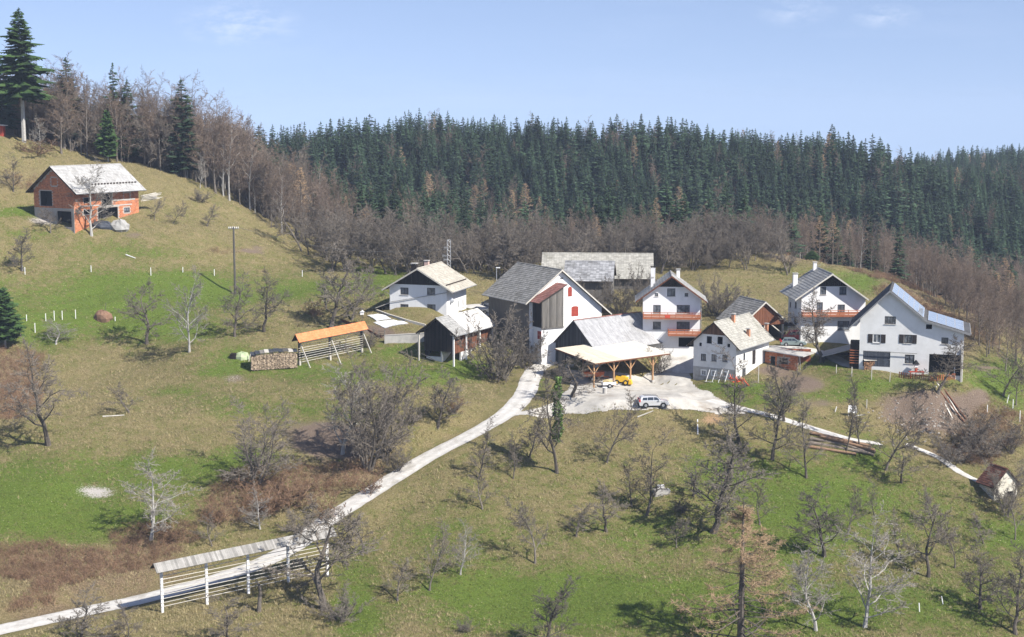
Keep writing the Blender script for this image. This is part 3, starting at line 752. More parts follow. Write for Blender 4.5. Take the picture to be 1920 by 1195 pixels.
# white two-storey house, left
zg = 8.2
H1 = House('farmhouse', 'white two-storey house with black gable boards and beige tiled roof beside the vegetable beds', 'house', -16.89, 264, zg, -17.25, sym(13.52, 12.87-zg, 4.0), 12.87, wall_px=(730.8, 837.6, 575), oh=1.3, ohb=0.9)
W1 = lambda a, b, c, d, k='window', o={}: (700+a/5.196, 470+b/5.196, 700+c/5.196, 470+d/5.196, k, o)
H1.walls(M_white, {'front': [W1(263,360,342,432), W1(523,363,602,435), W1(263,522,342,594), W1(525,523,606,597)],
                   'right': [W1(826,490,838,555,'windoww'), W1(868,475,882,545,'windoww')]})
H1.roof(R_beige, verge=M_pale)
H1.boards('front', H1.px('front', 700+420/5.196, 470+333/5.196)[1], M_dark)
pl = MB(); a = H1.px('front', 746, 596.5); pl.box(H1.wl+.02, H1.wr-.02, H1.y0-.05, H1.y0-.004, -3, a[1]-.45); pl.build('plinth', mat('dark_red_plinth', (.075,.028,.026), (.105,.042,.036), 2, .9), H1.root)
H1.chimney(-1.2, 1.9, 0.95, 1.25, M_dark); H1.chimney(-0.7, 6.9, 0.75, 1.0, mat('pinkish_render', (.44,.30,.25), (.52,.38,.33), 2, .9))
# drain pipe slanting over the front to the lean-to, and the lean-to
dp = MB(); p0 = (H1.wr+.2, H1.y0-.12, H1.px('front', 849, 549)[1]); p1 = (H1.wl-.1, H1.y0-.12, H1.px('front', 734, 567)[1]); dp.tube(p0, p1, .055); dp.build('drain_pipe', M_gutter, H1.root)
sp = MB(); sp.tube((H1.wl-.85, H1.y0-.5, 4.35), (H1.wl+.1, H1.y0-.1, 3.75), .05); sp.tube((H1.wl+.1, H1.y0-.1, 3.75), (H1.wl+.1, H1.y0-.1, 2.5), .07); sp.build('downpipe', M_metal, H1.root)
lt = MB(); zt = H1.px('front', 731, 568)[1]; lt.prism([(H1.wl-2.9, zt-1.15), (H1.wl-.01, zt-.05), (H1.wl-.01, zt+.06), (H1.wl-2.9, zt-1.04)], H1.y0+.2, H1.y0+6); lt.build('lean_to_roof', M_pale, H1.root)
lb = MB(); lb.box(H1.wl-2.7, H1.wl-.02, H1.y0+1.0, H1.y0+5.8, -3, zt-1.2); lb.build('lean_to_wall', M_dark, H1.root)
sg = MB()
for i in range(22): sg.box(6.45-1.35, 6.45-1.2, .9+i*.5, 1.2+i*.5, H1.zr(5.2)+.06, H1.zr(5.2)+.28)
sg.build('snow_guards', M_deck, H1.ro, stuff=True)
ds = thing('satellite_dish', 'round satellite dish on the side wall of the white house', 'satellite dish', H1.world(H1.wr+.05, 3.4, 2.75), H1.a+.6)
mb = MB(); ring = [(math.cos(t)*r, -.1*(1-r*r*2.5)-.35, math.sin(t)*r) for r in (0.0001, .28, .5) for t in np.linspace(0, 2*math.pi, 13)[:-1]]
mb.raw(ring, [(r*12+k, r*12+(k+1) % 12, (r+1)*12+(k+1) % 12, (r+1)*12+k) for r in range(2) for k in range(12)]); mb.build('dish', M_metal, ds)
mb = MB(); mb.tube((0, -.35, 0), (0, 0, -.1), .04); mb.tube((0, -.4, -.4), (0, -.75, 0), .015); mb.build('bracket', M_gutter, ds)
# television mast behind the ridge
q = ray_at(842, 520, 276); tv = thing('antenna_mast', 'tall grey lattice antenna mast behind the white house roof', 'antenna', (q.x, q.y, gz(q.x, q.y)))
zz = [ray_at(842, y, 276).z - gz(q.x, q.y) for y in (450, 465, 480, 494)]
mb = MB(); mb.tube((-.3,0,0), (-.3,0,zz[0]), .05, n=5); mb.tube((.3,0,0), (.3,0,zz[0]), .05, n=5)
for k in range(14): mb.tube((-.3,0,k*zz[0]/14), (.3,0,(k+.5)*zz[0]/14), .025, n=4); mb.tube((.3,0,(k+.5)*zz[0]/14), (-.3,0,(k+1)*zz[0]/14), .025, n=4)
mb.tube((-.3,0,zz[0]), (.3,0,zz[0]), .05); mb.build('lattice', M_metal, tv)
for z, w in ((zz[1], .9), (zz[2], 1.2), (zz[2]-.7, 1.0)):
    mb = MB(); mb.tube((-w,0,z), (.1,0,z), .03, n=4)
    for k in range(4): mb.tube((-w+.2*k,-.0,z-.3), (-w+.2*k,0,z+.3), .02, n=4)
    mb.build('antenna', M_metal, tv)

# open wood shed in front of it
zg = 2.3
H2 = House('wood_shed', 'dark timber shed on white posts with two-part tiled and pale sheet roof', 'shed', -12.88, 249, zg, -27.27, sym(7.73, 7.27-zg, 2.74), 14.82, walls=(-2.9, 3.0), oh=0.5, ohb=0.5)
H2.roof(R_grey2, y_to=4.3, tw=.4, tl=.55, verge=M_dark, gutter=False)
d = MB()
for (x0, z0), (x1, z1) in zip(H2.prof[:-1], H2.prof[1:]): d.prism([(x0, z0-.1), (x1, z1-.1), (x1, z1+.05), (x0, z0+.05)], 4.35, 14.82)
ro = d.build('roof', M_deck, H2.root); d = MB()
for sgn in (0, 1):
    (x0, z0), (x1, z1) = H2.prof[sgn], H2.prof[sgn+1]; lo, hi = ((x0,z0),(x1,z1)) if z0 < z1 else ((x1,z1),(x0,z0))
    tiles(d, Vector((lo[0], 4.35, lo[1]+.05)), Vector((lo[0], 14.82, lo[1]+.05)), Vector((hi[0], 4.35, hi[1]+.05)), .9, 1.6, .03)
d.build('roof_sheets', R_pale, ro, stuff=True)
g = MB(); g.tube((3.98, .0, 7.2-zg), (3.98, 14.8, 7.2-zg), .08); g.build('gutter', M_metal, H2.root)
for (x, y) in ((-3.45, .3), (3.35, .25), (3.35, 4.6), (3.35, 9.4), (3.35, 14.2), (-3.45, 5)):
    p = MB(); p.box(x-.12, x+.12, y-.12, y+.12, -2.2 if x > 0 else -1.5, H2.zr(x)-.12); p.build('post', M_white if x > 0 else M_pale, H2.root)
b = H2.boards('front', 1.95, M_dark, off=.6, u_rng=(-2.9, 3.0)); 
H2.boards('right', 1.7, M_brownw, name='side_boards', off=.1, u_rng=(1.2, 14.2)); H2.boards('left', 0.2, M_dark, name='side_boards', off=.1, u_rng=(1.2, 14.2))
H2.boards('back', 0.2, M_dark, name='side_boards', off=.1, u_rng=(-2.9, 3.0))
w = MB(); w.box(.1, .35, 1.5, 5, -2.5, 1.9); w.box(2.6, 2.9, 3.5, 14.3, -2.5, 1.7); w.box(-2.9, .1, 1.5, 1.75, -2.5, .9); w.build('masonry_base', M_oldwall, H2.root)
w = MB(); w.box(-2.8, 2.6, 6, 6.2, -2.5, 2.2); w.build('inner_wall', M_dark, H2.root)
st = MB()
for k in range(6): st.box(-3.1+k*.55, -2.6+k*.55, .2, 1.3, -2.5, .1-k*.28)
st.build('steps', M_conc, H2.root)
st = MB(); st.beam((-3.0, .3, 1.5), (.1, .3, .3), .08); st.beam((-3.0, .3, .8), (.1, .3, -.3), .06); st.build('stair_rail', M_greyw, H2.root)

# big white barn with red shutters
zg = 4.7
H3 = House('barn', 'long barn with white gable, red shutters and dark boarded box under a red lean-to roof', 'barn', 8.70, 257, zg, 30, [(-7.32, 17.38-5.45-zg), (0, 17.38-zg), (10.34, 17.38-8.33-zg)], 15.5, walls=(-6.2, 8.7), oh=0.75, ohb=0.5)
W3 = lambda a, b, c, d, k, o={}: (890+a/5.431, 450+b/5.431, 890+c/5.431, 450+d/5.431, k, o)
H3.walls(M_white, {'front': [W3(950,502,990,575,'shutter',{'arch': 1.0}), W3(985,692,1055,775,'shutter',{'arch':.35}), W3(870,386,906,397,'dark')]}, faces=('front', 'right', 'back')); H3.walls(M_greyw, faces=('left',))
H3.roof(R_grey, tw=.36, tl=.46, verge=M_pale)
# boarded box on the left half of the gable
xa = H3.px('front', 890+905/5.431, 450+700/5.431, -3.0)[0]; xb = H3.px('front', 890+683/5.431, 450+700/5.431, -3.0)[0]
xb = max(xb, -5.6)
zt1 = H3.px('front', 890+912/5.431, 450+475/5.431, -3)[1]; zt0 = H3.px('front', 890+683/5.431, 450+622/5.431, -3)[1]; zlo = H3.px('front', 890+800/5.431, 450+890/5.431, -3)[1]
bm = MB(); nb = 18; yF = H3.y0-3.0
for i in range(nb):
    u0 = xb+(xa-xb)*i/nb+.01; u1 = xb+(xa-xb)*(i+1)/nb-.01; za = zt0+(zt1-zt0)*(u0-xb)/(xa-xb); zb = zt0+(zt1-zt0)*(u1-xb)/(xa-xb); o = random.uniform(-.015, .015)
    bm.raw([(u0,yF+o,zlo),(u1,yF+o,zlo),(u1,yF+o,zb),(u0,yF+o,za),(u0,yF+.06,zlo),(u1,yF+.06,zlo),(u1,yF+.06,zb),(u0,yF+.06,za)], [(0,1,2,3),(7,6,5,4),(0,4,5,1),(1,5,6,2),(2,6,7,3),(3,7,4,0)])
bm.build('box_front_boards', M_greyw, H3.root, stuff=True)
bm = MB()
for i in range(14):
    y0 = yF+.06+i*.215; bm.box(xb-.03, xb+.03, y0+.008, y0+.207, zlo, zt0-.02); bm.box(xa-.03, xa+.03, y0+.008, y0+.207, zlo, zt1-.05)
bm.build('box_side_boards', M_dark, H3.root, stuff=True)
sl = (zt1-zt0)/(xa-xb)
bm = MB(); bm.prism([(xb-.9, zt0-.9*sl+.03), (xa+.5, zt1+.5*sl+.03), (xa+.5, zt1+.5*sl+.15), (xb-.9, zt0-.9*sl+.15)], yF-.5, H3.y0-.01); lr = bm.build('lean_to_roof', M_deck, H3.root)
bm = MB(); tiles(bm, Vector((xb-.9, yF-.5, zt0-.9*sl+.15)), Vector((xb-.9, H3.y0-.02, zt0-.9*sl+.15)), Vector((xa+.5, yF-.5, zt1+.5*sl+.15)), .33, .5); bm.build('lean_to_tiles', R_red, lr, stuff=True)
bm = MB(); bm.box(xb+.02, xa-.02, yF+.1, H3.y0-.01, -4, zlo-.02); bm.build('box_base', M_white, H3.root)
bm = MB(); bm.box(xb-.1, xa+.1, yF-.1, yF+.05, zlo-.2, zlo-.022); bm.build('string_beam', M_greyw, H3.root)
bm = MB(); h = H3.hit(890+660/5.431, 450+975/5.431, 0, xb); bm.box(xb-.05, xb+.01, h.y-.6, h.y+.6, h.z-.65, h.z+.75); bm.build('shutter', M_redw, H3.root, label='small red shutter in the base of the boarded box')
H3.chimney(6.7, 6.5, .8, 1.1, mat('orange_chimney_brick', (.50,.22,.11), (.58,.29,.16), 4, .9))

# long grey barn behind, and the small ruin in front of it
zg = 10.2
H4 = House('long_barn', 'long grey barn with mossy pale tiled roof behind the white barn', 'barn', 6.35, 299.8, zg, -5, [(0, 0), (1, 1)], 1, walls=(0, 1))
bpy.data.objects.remove(H4.root)
H4 = House('long_barn', 'long barn with wide mossy pale roof furthest back behind the white barn', 'barn', 6.15+22.2, 291.5-1.9, zg, 85, [(-7.6, 16.35-4.3-zg), (0, 16.35-zg), (7.6, 16.35-4.3-zg)], 22.3, walls=(-6.8, 6.8), oh=.5, ohb=.5)
M = Matrix.Translation((0,0,0))
H4.root.location = (6.2+22.2*math.cos(math.radians(-4)), 300+22.2*math.sin(math.radians(-4)), zg); H4.root.rotation_euler = (0, 0, math.radians(86))
H4.walls(M_greyw); H4.roof(R_moss, tw=.5, tl=.5, gutter=False)
zg = 9.0
q = ray_at(1140, 491.5, 282)
H4b = House('old_outbuilding', 'small old grey building with sagging diagonal slate roof among bushes before the long barn', 'shed', q.x+1.4, 283, zg, 83, [(-6.0, 8.0-3.2), (0, 8.0), (6.0, 8.0-3.2)], 9.5, walls=(-5.2, 5.2), oh=.4, ohb=.4)
dz = q.z - zg - 8.0
H4b.root.location.z += dz
H4b.walls(M_greyw); H4b.roof(mat('slate', (.23,.23,.235), (.32,.32,.325), 1.2, .9, .2, 9, rnd=.3, c3=(.18,.178,.175)), tw=.55, tl=.55, gutter=False); H4b.boards('front', 4.2, M_bluew, off=-.06, u_rng=(-5.2, 5.2))

# dark timber barn with the new carport
zg = 0.6
H5 = House('timber_barn', 'dark boarded barn with grey corrugated roof behind the open carport', 'barn', 10.38, 250, zg, -48.6, sym(10.92, 9.51-4.76-zg, 4.76), 16.5, walls=(-4.9, 4.7), oh=.45, ohb=.4)
W5 = lambda a, b, c, d, k, o={}: (1020+a/5.692, 570+b/5.692, 1020+c/5.692, 570+d/5.692, k, o)
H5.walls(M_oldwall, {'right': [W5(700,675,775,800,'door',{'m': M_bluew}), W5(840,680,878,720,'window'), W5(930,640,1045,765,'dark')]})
H5.roof(R_fibre, tw=.3, tl=1.5, sheets=True, verge=M_bluew, gutter=False, lift=.03, ridge_m=R_red); H5.boards('front', -2.2, M_bluew, off=-.07, u_rng=(-5.0, 4.8))
cA = -52.0; zc = 0.1
cp = thing('carport', 'new open carport with pale board roof on four braced timber posts', 'carport', (13.3, 236, zc), math.radians(cA))
e0, e1, Wc, Lc = 4.47-zc, 4.47-zc+1.2, 10.1, 16.6
dk = MB(); dk.prism([(-Wc, e1-.1), (0, e0-.1), (0, e0), (-Wc, e1)], 0, Lc); dr = dk.build('roof', M_brownw, cp)
for (ya, yb, m, nm) in ((0, 6.2, mat('orange_toned_boards', (.55,.475,.36), (.63,.55,.43), 1.2, .85, .1, 9, rnd=.07), 'roof_boards'), (6.2, Lc, mat('bleached_boards', (.55,.51,.43), (.63,.59,.515), 1.2, .85, .1, 9, rnd=.06), 'roof_boards')):
    b = MB(); k = int((yb-ya)/.28); nrow = 3
    for i in range(k):
        for r in range(nrow):
            j = random.uniform(0, .015); x0, x1 = -Wc*(r+1)/nrow+.01, -Wc*r/nrow-.01
            zf = lambda x: e0 + (e1-e0)*(-x/Wc)
            y0, y1 = ya+(yb-ya)*i/k+.006, ya+(yb-ya)*(i+1)/k-.006
            b.raw([(x0,y0,zf(x0)+.03+j),(x1,y0,zf(x1)+.03+j),(x1,y1,zf(x1)+.03+j),(x0,y1,zf(x0)+.03+j),(x0,y0,zf(x0)),(x1,y0,zf(x1)),(x1,y1,zf(x1)),(x0,y1,zf(x0))], [(0,1,2,3),(7,6,5,4),(0,4,5,1),(1,5,6,2),(2,6,7,3),(3,7,4,0)])
    b.build(nm, m, dr, stuff=True)
cM = cp.matrix_basis.inverted() if False else (Matrix.Translation((13.3, 236, zc)) @ Matrix.Rotation(math.radians(cA), 4, 'Z')).inverted()
b = MB(); b.beam((-.75, .2, e0-.22), (-.75, Lc-.2, e0-.22), .18, .24); b.build('front_beam', M_fresh, cp)
b = MB(); b.beam((.03, 0, e0-.07), (.03, Lc, e0-.07), .04, .18); b.build('fascia', M_brownw, cp)
b = MB(); b.prism([(-Wc, e1-.19), (.0, e0-.19), (0, e0-.01), (-Wc, e1-.01)], -.045, -.005); b.build('fascia', M_brownw, cp)
for i in range(14):
    y = .4+i*(Lc-.8)/13; b = MB(); b.beam((-Wc+.1, y, e1-.2), (-.1, y, e0-.19), .1, .16); b.build('rafter', M_fresh, cp)
for (px, py) in ((1127.5,731), (1161,729), (1194.5,724), (1227,717.6)):
    g = ground(px, py); l_ = cM @ Vector((g.x, g.y, g.z)); x = -.75; y = l_.y
    b = MB(); b.box(x-.11, x+.11, y-.11, y+.11, -.3, e0-.34); po = b.build('post', M_fresh, cp)
    b = MB(); b.box(x-.28, x+.28, y-.28, y+.28, -.6, .12); b.build('footing', M_conc, po)
    for sgn in (-1, 1): b = MB(); b.beam((x, y+sgn*.1, e0-1.75), (x, y+sgn*1.35, e0-.36), .12); b.build('brace', M_fresh, po)
for y in (.6, 5.4):
    b = MB(); b.box(-Wc+.8, -Wc+1.0, y-.1, y+.1, -1.2, e1-.3); b.build('post', M_fresh, cp)
b = MB()
for i in range(8): b.box(-Wc+.6+i*.2, -Wc+.78+i*.2, .25, .31, -.8, e1-.35-i*.02)
b.build('side_boards', M_greyw, cp, stuff=True)

# house with two balconies
zg = 4.0
H6 = House('balcony_house', 'white gabled house with two orange-brown wooden balconies', 'house', 27.45, 255, zg, -4.47, sym(12.18, 12.05-zg, 4.44), 9.2, wall_px=(1205.3, 1313, 600), oh=1.5, ohb=.6)
W6 = lambda a, b, c, d, k='window', o={}: (1180+a/7.03, 490+b/7.03, 1180+c/7.03, 490+d/7.03, k, o)
tr = {'trim': M_white}
H6.walls(M_white, {'front': [W6(500,358,605,463), W6(335,420,380,465), W6(730,420,775,465), W6(315,578,412,690), W6(625,578,795,690,'window',{'mull':2}), W6(312,797,415,897), W6(625,797,795,905,'window',{'mull':2}), W6(650,1005,870,1132,'dark')]})
H6.roof(R_grey2, tw=.4, tl=.6, verge=M_brownw)
H6.boards('front', H6.px('front', 1260, 490+338/7.03)[1], M_dark)
lo = MB(); zl = H6.px('front', 1260, 490+770/7.03)[1]; lo.box(H6.wl+.01, H6.wr-.01, H6.y0-.03, H6.y0-.003, zl-2.0, zl-1.9); lo.build('string_course', M_cream, H6.root)
H6.chimney(-3.1, 7.0, .75, 3.0, M_white, M_dark); H6.chimney(-3.3, 4.6, .45, 1.5, M_white); H6.chimney(1.3, 6.6, .6, 1.3, M_white, M_conc)
def balcony(H, x0, x1, zf, dep, nm='balcony'):
    f = MB(); f.box(x0, x1, H.y0-dep, H.y0-.01, zf-.16, zf); bo = f.build(nm, M_balc, H.root)
    y = H.y0-dep
    for k, z in enumerate((.14, .40, .62, .98)):
        hh = .20 if k < 3 else .09
        b = MB(); b.box(x0, x1, y-.03, y+.01, zf+z-hh/2, zf+z+hh/2); b.build('rail_board', M_balc, bo)
        for xx in (x0, x1):
            b = MB(); b.box(xx-.02, xx+.02, y+.02, H.y0-.02, zf+z-hh/2, zf+z+hh/2); b.build('rail_board', M_balc, bo)
    npost = max(2, int((x1-x0)/1.4))
    for i in range(npost+1):
        xx = x0+.08+(x1-x0-.16)*i/npost; b = MB(); b.box(xx-.05, xx+.05, y+.012, y+.1, zf+.002, zf+1.05); b.build('baluster', M_balc, bo)
    return bo
z1 = H6.px('front', 1260, 490+755/7.03, -1.3)[1]; balcony(H6, H6.wl, H6.wr, z1, 1.35)
z2 = H6.px('front', 1260, 490+975/7.03, -1.3)[1]; balcony(H6, H6.px('front', 1180+510/7.03, 620, -1.3)[0], H6.wr+.1, z2, 1.35)
c = MB(); c.box(-1.1, -.2, H6.y0-1.42, H6.y0-1.39, z1+.1, z1+.6); c.build('hanging_cloth', mat('red_cloth', (.5,.06,.03), (.55,.09,.05), 4, .9), H6.root)
dpp = MB(); dpp.tube((H6.wr+.12, H6.y0-.05, H6.zr(H6.wr)-.3), (H6.wr+.12, H6.y0-.05, -2), .06); dpp.build('downpipe', M_metal, H6.root)

# old house with peeling render
zg = 1.6
H7 = House('old_house', 'old shabby white house with peeling render, stained plinth and mossy roof', 'house', 32.71, 240, zg, -33.5, sym(9.5, 6.42-zg, 4.17), 13.9, wall_px=(1300, 1380, 680), oh=.55, ohb=.4)
W7 = lambda a, b, c, d, k='window', o={}: (1280+a/5.973, 540+b/5.973, 1280+c/5.973, 540+d/5.973, k, o)
t7 = {'trim': M_white}
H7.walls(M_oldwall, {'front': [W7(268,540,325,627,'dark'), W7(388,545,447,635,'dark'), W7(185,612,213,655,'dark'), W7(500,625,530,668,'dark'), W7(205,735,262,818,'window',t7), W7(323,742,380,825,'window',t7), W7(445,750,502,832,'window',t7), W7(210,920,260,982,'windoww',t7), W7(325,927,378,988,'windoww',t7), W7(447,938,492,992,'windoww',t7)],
                     'right': [W7(680,738,700,808,'window'), W7(668,905,705,1020,'door',{'m': M_bluew}), W7(782,705,815,850,'door',{'m': M_frame})]})
pb = MB(); zp = H7.px('front', 1340, 540+897/5.973)[1]
rc = H7.rects('front', [W7(210,920,260,982)[:4], W7(325,927,378,988)[:4], W7(447,938,492,992)[:4]]); rc = [(a-.15, b+.15, c-.12, d+.15) for a, b, c, d in rc]
panel(pb, [(H7.wl-.0, -3), (H7.wr, -3), (H7.wr, zp), (H7.wl, zp)], rc, lambda u, z, d: (u, H7.y0-.03+d, z), .028); pb.build('plinth', M_oldbase, H7.root)
H7.roof(R_moss, tw=.36, tl=.45); zb = H7.px('front', 1340, 540+525/5.973)[1]
H7.boards('front', zb, mat('brown_gable_boards', (.12,.065,.04), (.17,.095,.06), 3, .9, .2, 10, rnd=.3, stretch=(2,2,.2)), off=-.05)
M_chb = mat('chimney_brick', (.42,.18,.10), (.52,.27,.16), 5, .95, rnd=.1)
for (px, py, top) in ((1280+580/5.973, 540+390/5.973, 1.1), (1280+748/5.973, 540+548/5.973, 1.0), (1280+952/5.973, 540+490/5.973, 1.0)):
    h = H7.roof_hit(px, py, 1); H7.chimney(h.x-.2, h.y, .5, top, M_chb)
# brick annex and steps beside it
ax = MB(); h0 = H7.px('right', 1280+820/5.973, 540+680/5.973)
an = thing('brick_annex', 'low red brick outhouse with flat concrete roof beside the old house', 'outhouse', H7.world(H7.wr+.05, 11.6, 0), H7.a)
def brick_wall(root, x0, x1, y, z0, z1, m=M_brick, bw=.5, bh=.3, name='bricks', holes=()):
    core = MB(); core.box(x0, x1, y+.03, y+.2, z0, z1); core.build('wall', M_mortar, root)
    b = MB(); nr = int((z1-z0)/bh); nc = int((x1-x0)/bw)
    for i in range(nr):
        for k in range(-1, nc+1):
            a = x0+(x1-x0)*(k+(.5 if i % 2 else 0))/nc; e = min(a+(x1-x0)/nc-.03, x1); a = max(a, x0)
            zz = z0+(z1-z0)*i/nr
            if e-a < .06 or any(e > h[0] and a < h[1] and zz+bh > h[2] and zz < h[3] for h in holes): continue
            b.box(a, e, y-.005+random.uniform(-.008,.008), y+.04, zz+.012, zz+(z1-z0)/nr-.012)
    b.build(name, m, root, stuff=True)
brick_wall(an, .1, 6.0, 0, -2.5, 3.0, holes=[(1.2, 2.1, 0, 2.3), (2.7, 4.2, 1.2, 2.2)])
for nm, m, a in (('door', M_black, (1.2, 2.1, -.06, -.01, -.4, 2.3)), ('window', M_frame, (2.7, 4.2, -.05, .0, 1.2, 2.2))): b = MB(); b.box(*a); b.build(nm, m, an)
b = MB(); b.box(2.2, 2.42, -.5, -.3, -2, 3.0); b.build('pillar', M_brick, an)
b = MB(); b.prism([(-.1, 3.3), (7.2, 2.75), (7.2, 2.9), (-.1, 3.45)], -.7, 4.0); b.build('roof', M_conc, an)
b = MB(); b.tube((6.6, -.72, 2.85), (-.1, -.72, 3.3), .05); b.tube((6.6, -.72, 2.85), (6.6, -.3, .5), .05); b.build('gutter', M_metal, an)
st = thing('stone_steps', 'flight of stone steps beside the old house wall', 'steps', H7.world(H7.wr+.6, 8.7, -1.6), H7.a)
for k in range(8): b = MB(); b.box(0, 1.5, k*.32, k*.32+.36, -.6, .2+k*.23); b.build('step', M_conc, st)

# open barn with brown gable
zg = 4.0
H8 = House('open_barn', 'open-fronted barn with brown boarded gable and grey tiled roof', 'barn', 44.22, 258, zg, 20.2, sym(9.3, 7.83-zg, 3.83), 9.3, walls=(-4.0, 4.0), oh=.5, ohb=.4)
H8.roof(R_grey, tw=.38, tl=.5, verge=M_pale); H8.boards('front', 3.55, M_brownw, off=-.04, u_rng=(-4.0, 4.0)); H8.walls(M_greyw, faces=('left', 'back', 'right'))
for x in (-3.9, 0.2, 3.85):
    b = MB(); b.box(x-.14, x+.14, H8.y0+.05, H8.y0+.33, -1, 3.5); b.build('post', M_pale, H8.root)
b = MB(); b.beam((3.7, H8.y0+.15, 1.9), (1.6, H8.y0+.15, 3.5), .16); b.build('brace', M_pale, H8.root)

# white house behind the pear tree
zg = 4.0
H9 = House('pear_tree_house', 'white house with black gable and balcony behind the bare pear tree', 'house', 55.27, 256, zg, 1.5, sym(12.78, 12.31-zg, 4.46), 12.85, wall_px=(1502, 1622, 600), oh=1.3, ohb=.8)
W9 = lambda a, b, c, d, k='window', o={}: (1440+a/4.595, 480+b/4.595, 1440+c/4.595, 480+d/4.595, k, o)
H9.walls(M_white, {'front': [W9(450,268,500,335), W9(617,268,675,335), W9(420,400,470,495), W9(600,420,660,500), W9(400,570,450,620), W9(600,560,700,640)], 'left': [W9(188,395,196,445), W9(232,395,245,455), W9(225,530,245,600)]})
H9.roof(R_grey2, tw=.42, tl=.55, verge=M_pale); H9.boards('front', H9.px('front', 1570, 480+262/4.595)[1], M_dark)
H9.chimney(-4.4, 9.6, .8, 2.0, M_white, M_conc); H9.chimney(-.6, 11.0, .6, 1.2, M_white, M_conc)
zq = H9.px('front', 1520, 480+520/4.595, -1.2)[1]; balcony(H9, H9.wl, H9.wr, zq, 1.2)
b = MB(); h = H9.roof_hit(1440+420/4.595, 480+140/4.595, 0); b.tube((h.x, h.y, h.z), (h.x, h.y, h.z+1.2), .05); b.tube((h.x, h.y, h.z+1.2), (h.x+.7, h.y, h.z+1.25), .05); b.build('vent_pipe', M_gutter, H9.root)
b = MB(); b.box(H9.wl-2.6, H9.wl-.02, 6, 9.5, 2.9, 3.1); b.build('side_canopy', M_deck, H9.root)

# gable house with solar panels
zg = 2.6
H10 = House('solar_house', 'white farmhouse with solar panels on its right roof slope', 'house', 60.9, 239, zg, -16, [(-6.4, 15.85-6.4-zg), (0, 15.85-zg), (5.8, 15.85-4.67-zg), (12.65, 15.85-6.57-zg)], 13.5, wall_px=(1611.5, 1807, 650), oh=.7, ohb=.4)
W10 = lambda a, b, c, d, k='window', o={}: (1440+a/4.595, 480+b/4.595, 1440+c/4.595, 480+d/4.595, k, o)
so = {'shut': M_frame, 'mull': 1}
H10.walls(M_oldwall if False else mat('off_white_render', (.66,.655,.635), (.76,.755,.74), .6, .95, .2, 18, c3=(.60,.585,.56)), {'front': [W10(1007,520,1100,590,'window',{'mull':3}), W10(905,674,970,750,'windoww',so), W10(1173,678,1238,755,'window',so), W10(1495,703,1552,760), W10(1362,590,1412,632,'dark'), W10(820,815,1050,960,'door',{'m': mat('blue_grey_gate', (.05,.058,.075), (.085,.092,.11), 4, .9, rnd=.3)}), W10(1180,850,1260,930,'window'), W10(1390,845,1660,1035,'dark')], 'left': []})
H10.roof(R_dark, tw=.4, tl=.45, verge=M_gutter)
b = MB(); b.tube((H10.px('front', 1440+820/4.595, 657, -.3)[0], H10.y0-.3, H10.px('front', 1620, 480+818/4.595, -.3)[1]), (H10.px('front', 1440+1285/4.595, 657, -.3)[0], H10.y0-.3, H10.px('front', 1620, 480+818/4.595, -.3)[1]-.1), .06); b.build('pipe', M_gutter, H10.root)
M_pv = mat('solar_cells', (.25,.295,.36), (.31,.355,.42), .8, .22, spec=.9, coat=.5); M_pvf = mat('aluminium_edge', (.62,.63,.65), (.7,.71,.73), 4, .4, metal=.4)
def solar(seg, nu, nv, y0, y1, t0, t1):
    (x0, z0), (x1, z1) = H10.prof[seg], H10.prof[seg+1]; nr = Vector((-(z1-z0), 0, x1-x0)).normalized()
    for i in range(nu):
        for k in range(nv):
            ta, tb = t0+(t1-t0)*i/nu, t0+(t1-t0)*(i+1)/nu; ya, yb = y0+(y1-y0)*k/nv, y0+(y1-y0)*(k+1)/nv
            P0 = Vector((x0+(x1-x0)*ta, 0, z0+(z1-z0)*ta)); P1 = Vector((x0+(x1-x0)*tb, 0, z0+(z1-z0)*tb)); g = .03; d = (P1-P0).normalized()*g
            def slab(mb, in_, lo, hi):
                A = P0+d*(1+in_*2); B = P1-d*(1+in_*2); y_a, y_b = ya+g*(1+in_*2), yb-g*(1+in_*2)
                c = [Vector((A.x, y_a, A.z)), Vector((B.x, y_a, B.z)), Vector((B.x, y_b, B.z)), Vector((A.x, y_b, A.z))]
                mb.raw([p+nr*lo for p in c]+[p+nr*hi for p in c], [(3,2,1,0),(4,5,6,7),(0,1,5,4),(1,2,6,5),(2,3,7,6),(3,0,4,7)])
            fr = MB(); slab(fr, 0, .10, .15); fo = fr.build('solar_panel', M_pvf, H10.ro)
            ce = MB(); slab(ce, .8, .152, .158); ce.build('cells', M_pv, H10.root).parent = fo
solar(1, 6, 4, .5, 13.0, .04, .92); solar(2, 4, 4, .9, 12.6, .03, .86)
b = MB(); p = H10.px('front', 1440+1300/4.595, 585)[0]; b.box(4.6, 5.2, 1.6, 2.2, H10.zr(5)-.4, H10.zr(5)+1.1); b.build('chimney', M_metal, H10.root)
b = MB(); b.box(H10.wr-.35, H10.wr-.1, H10.y0-.25, H10.y0-.02, -4, 4.2); b.build('corner_post', M_pale, H10.root)
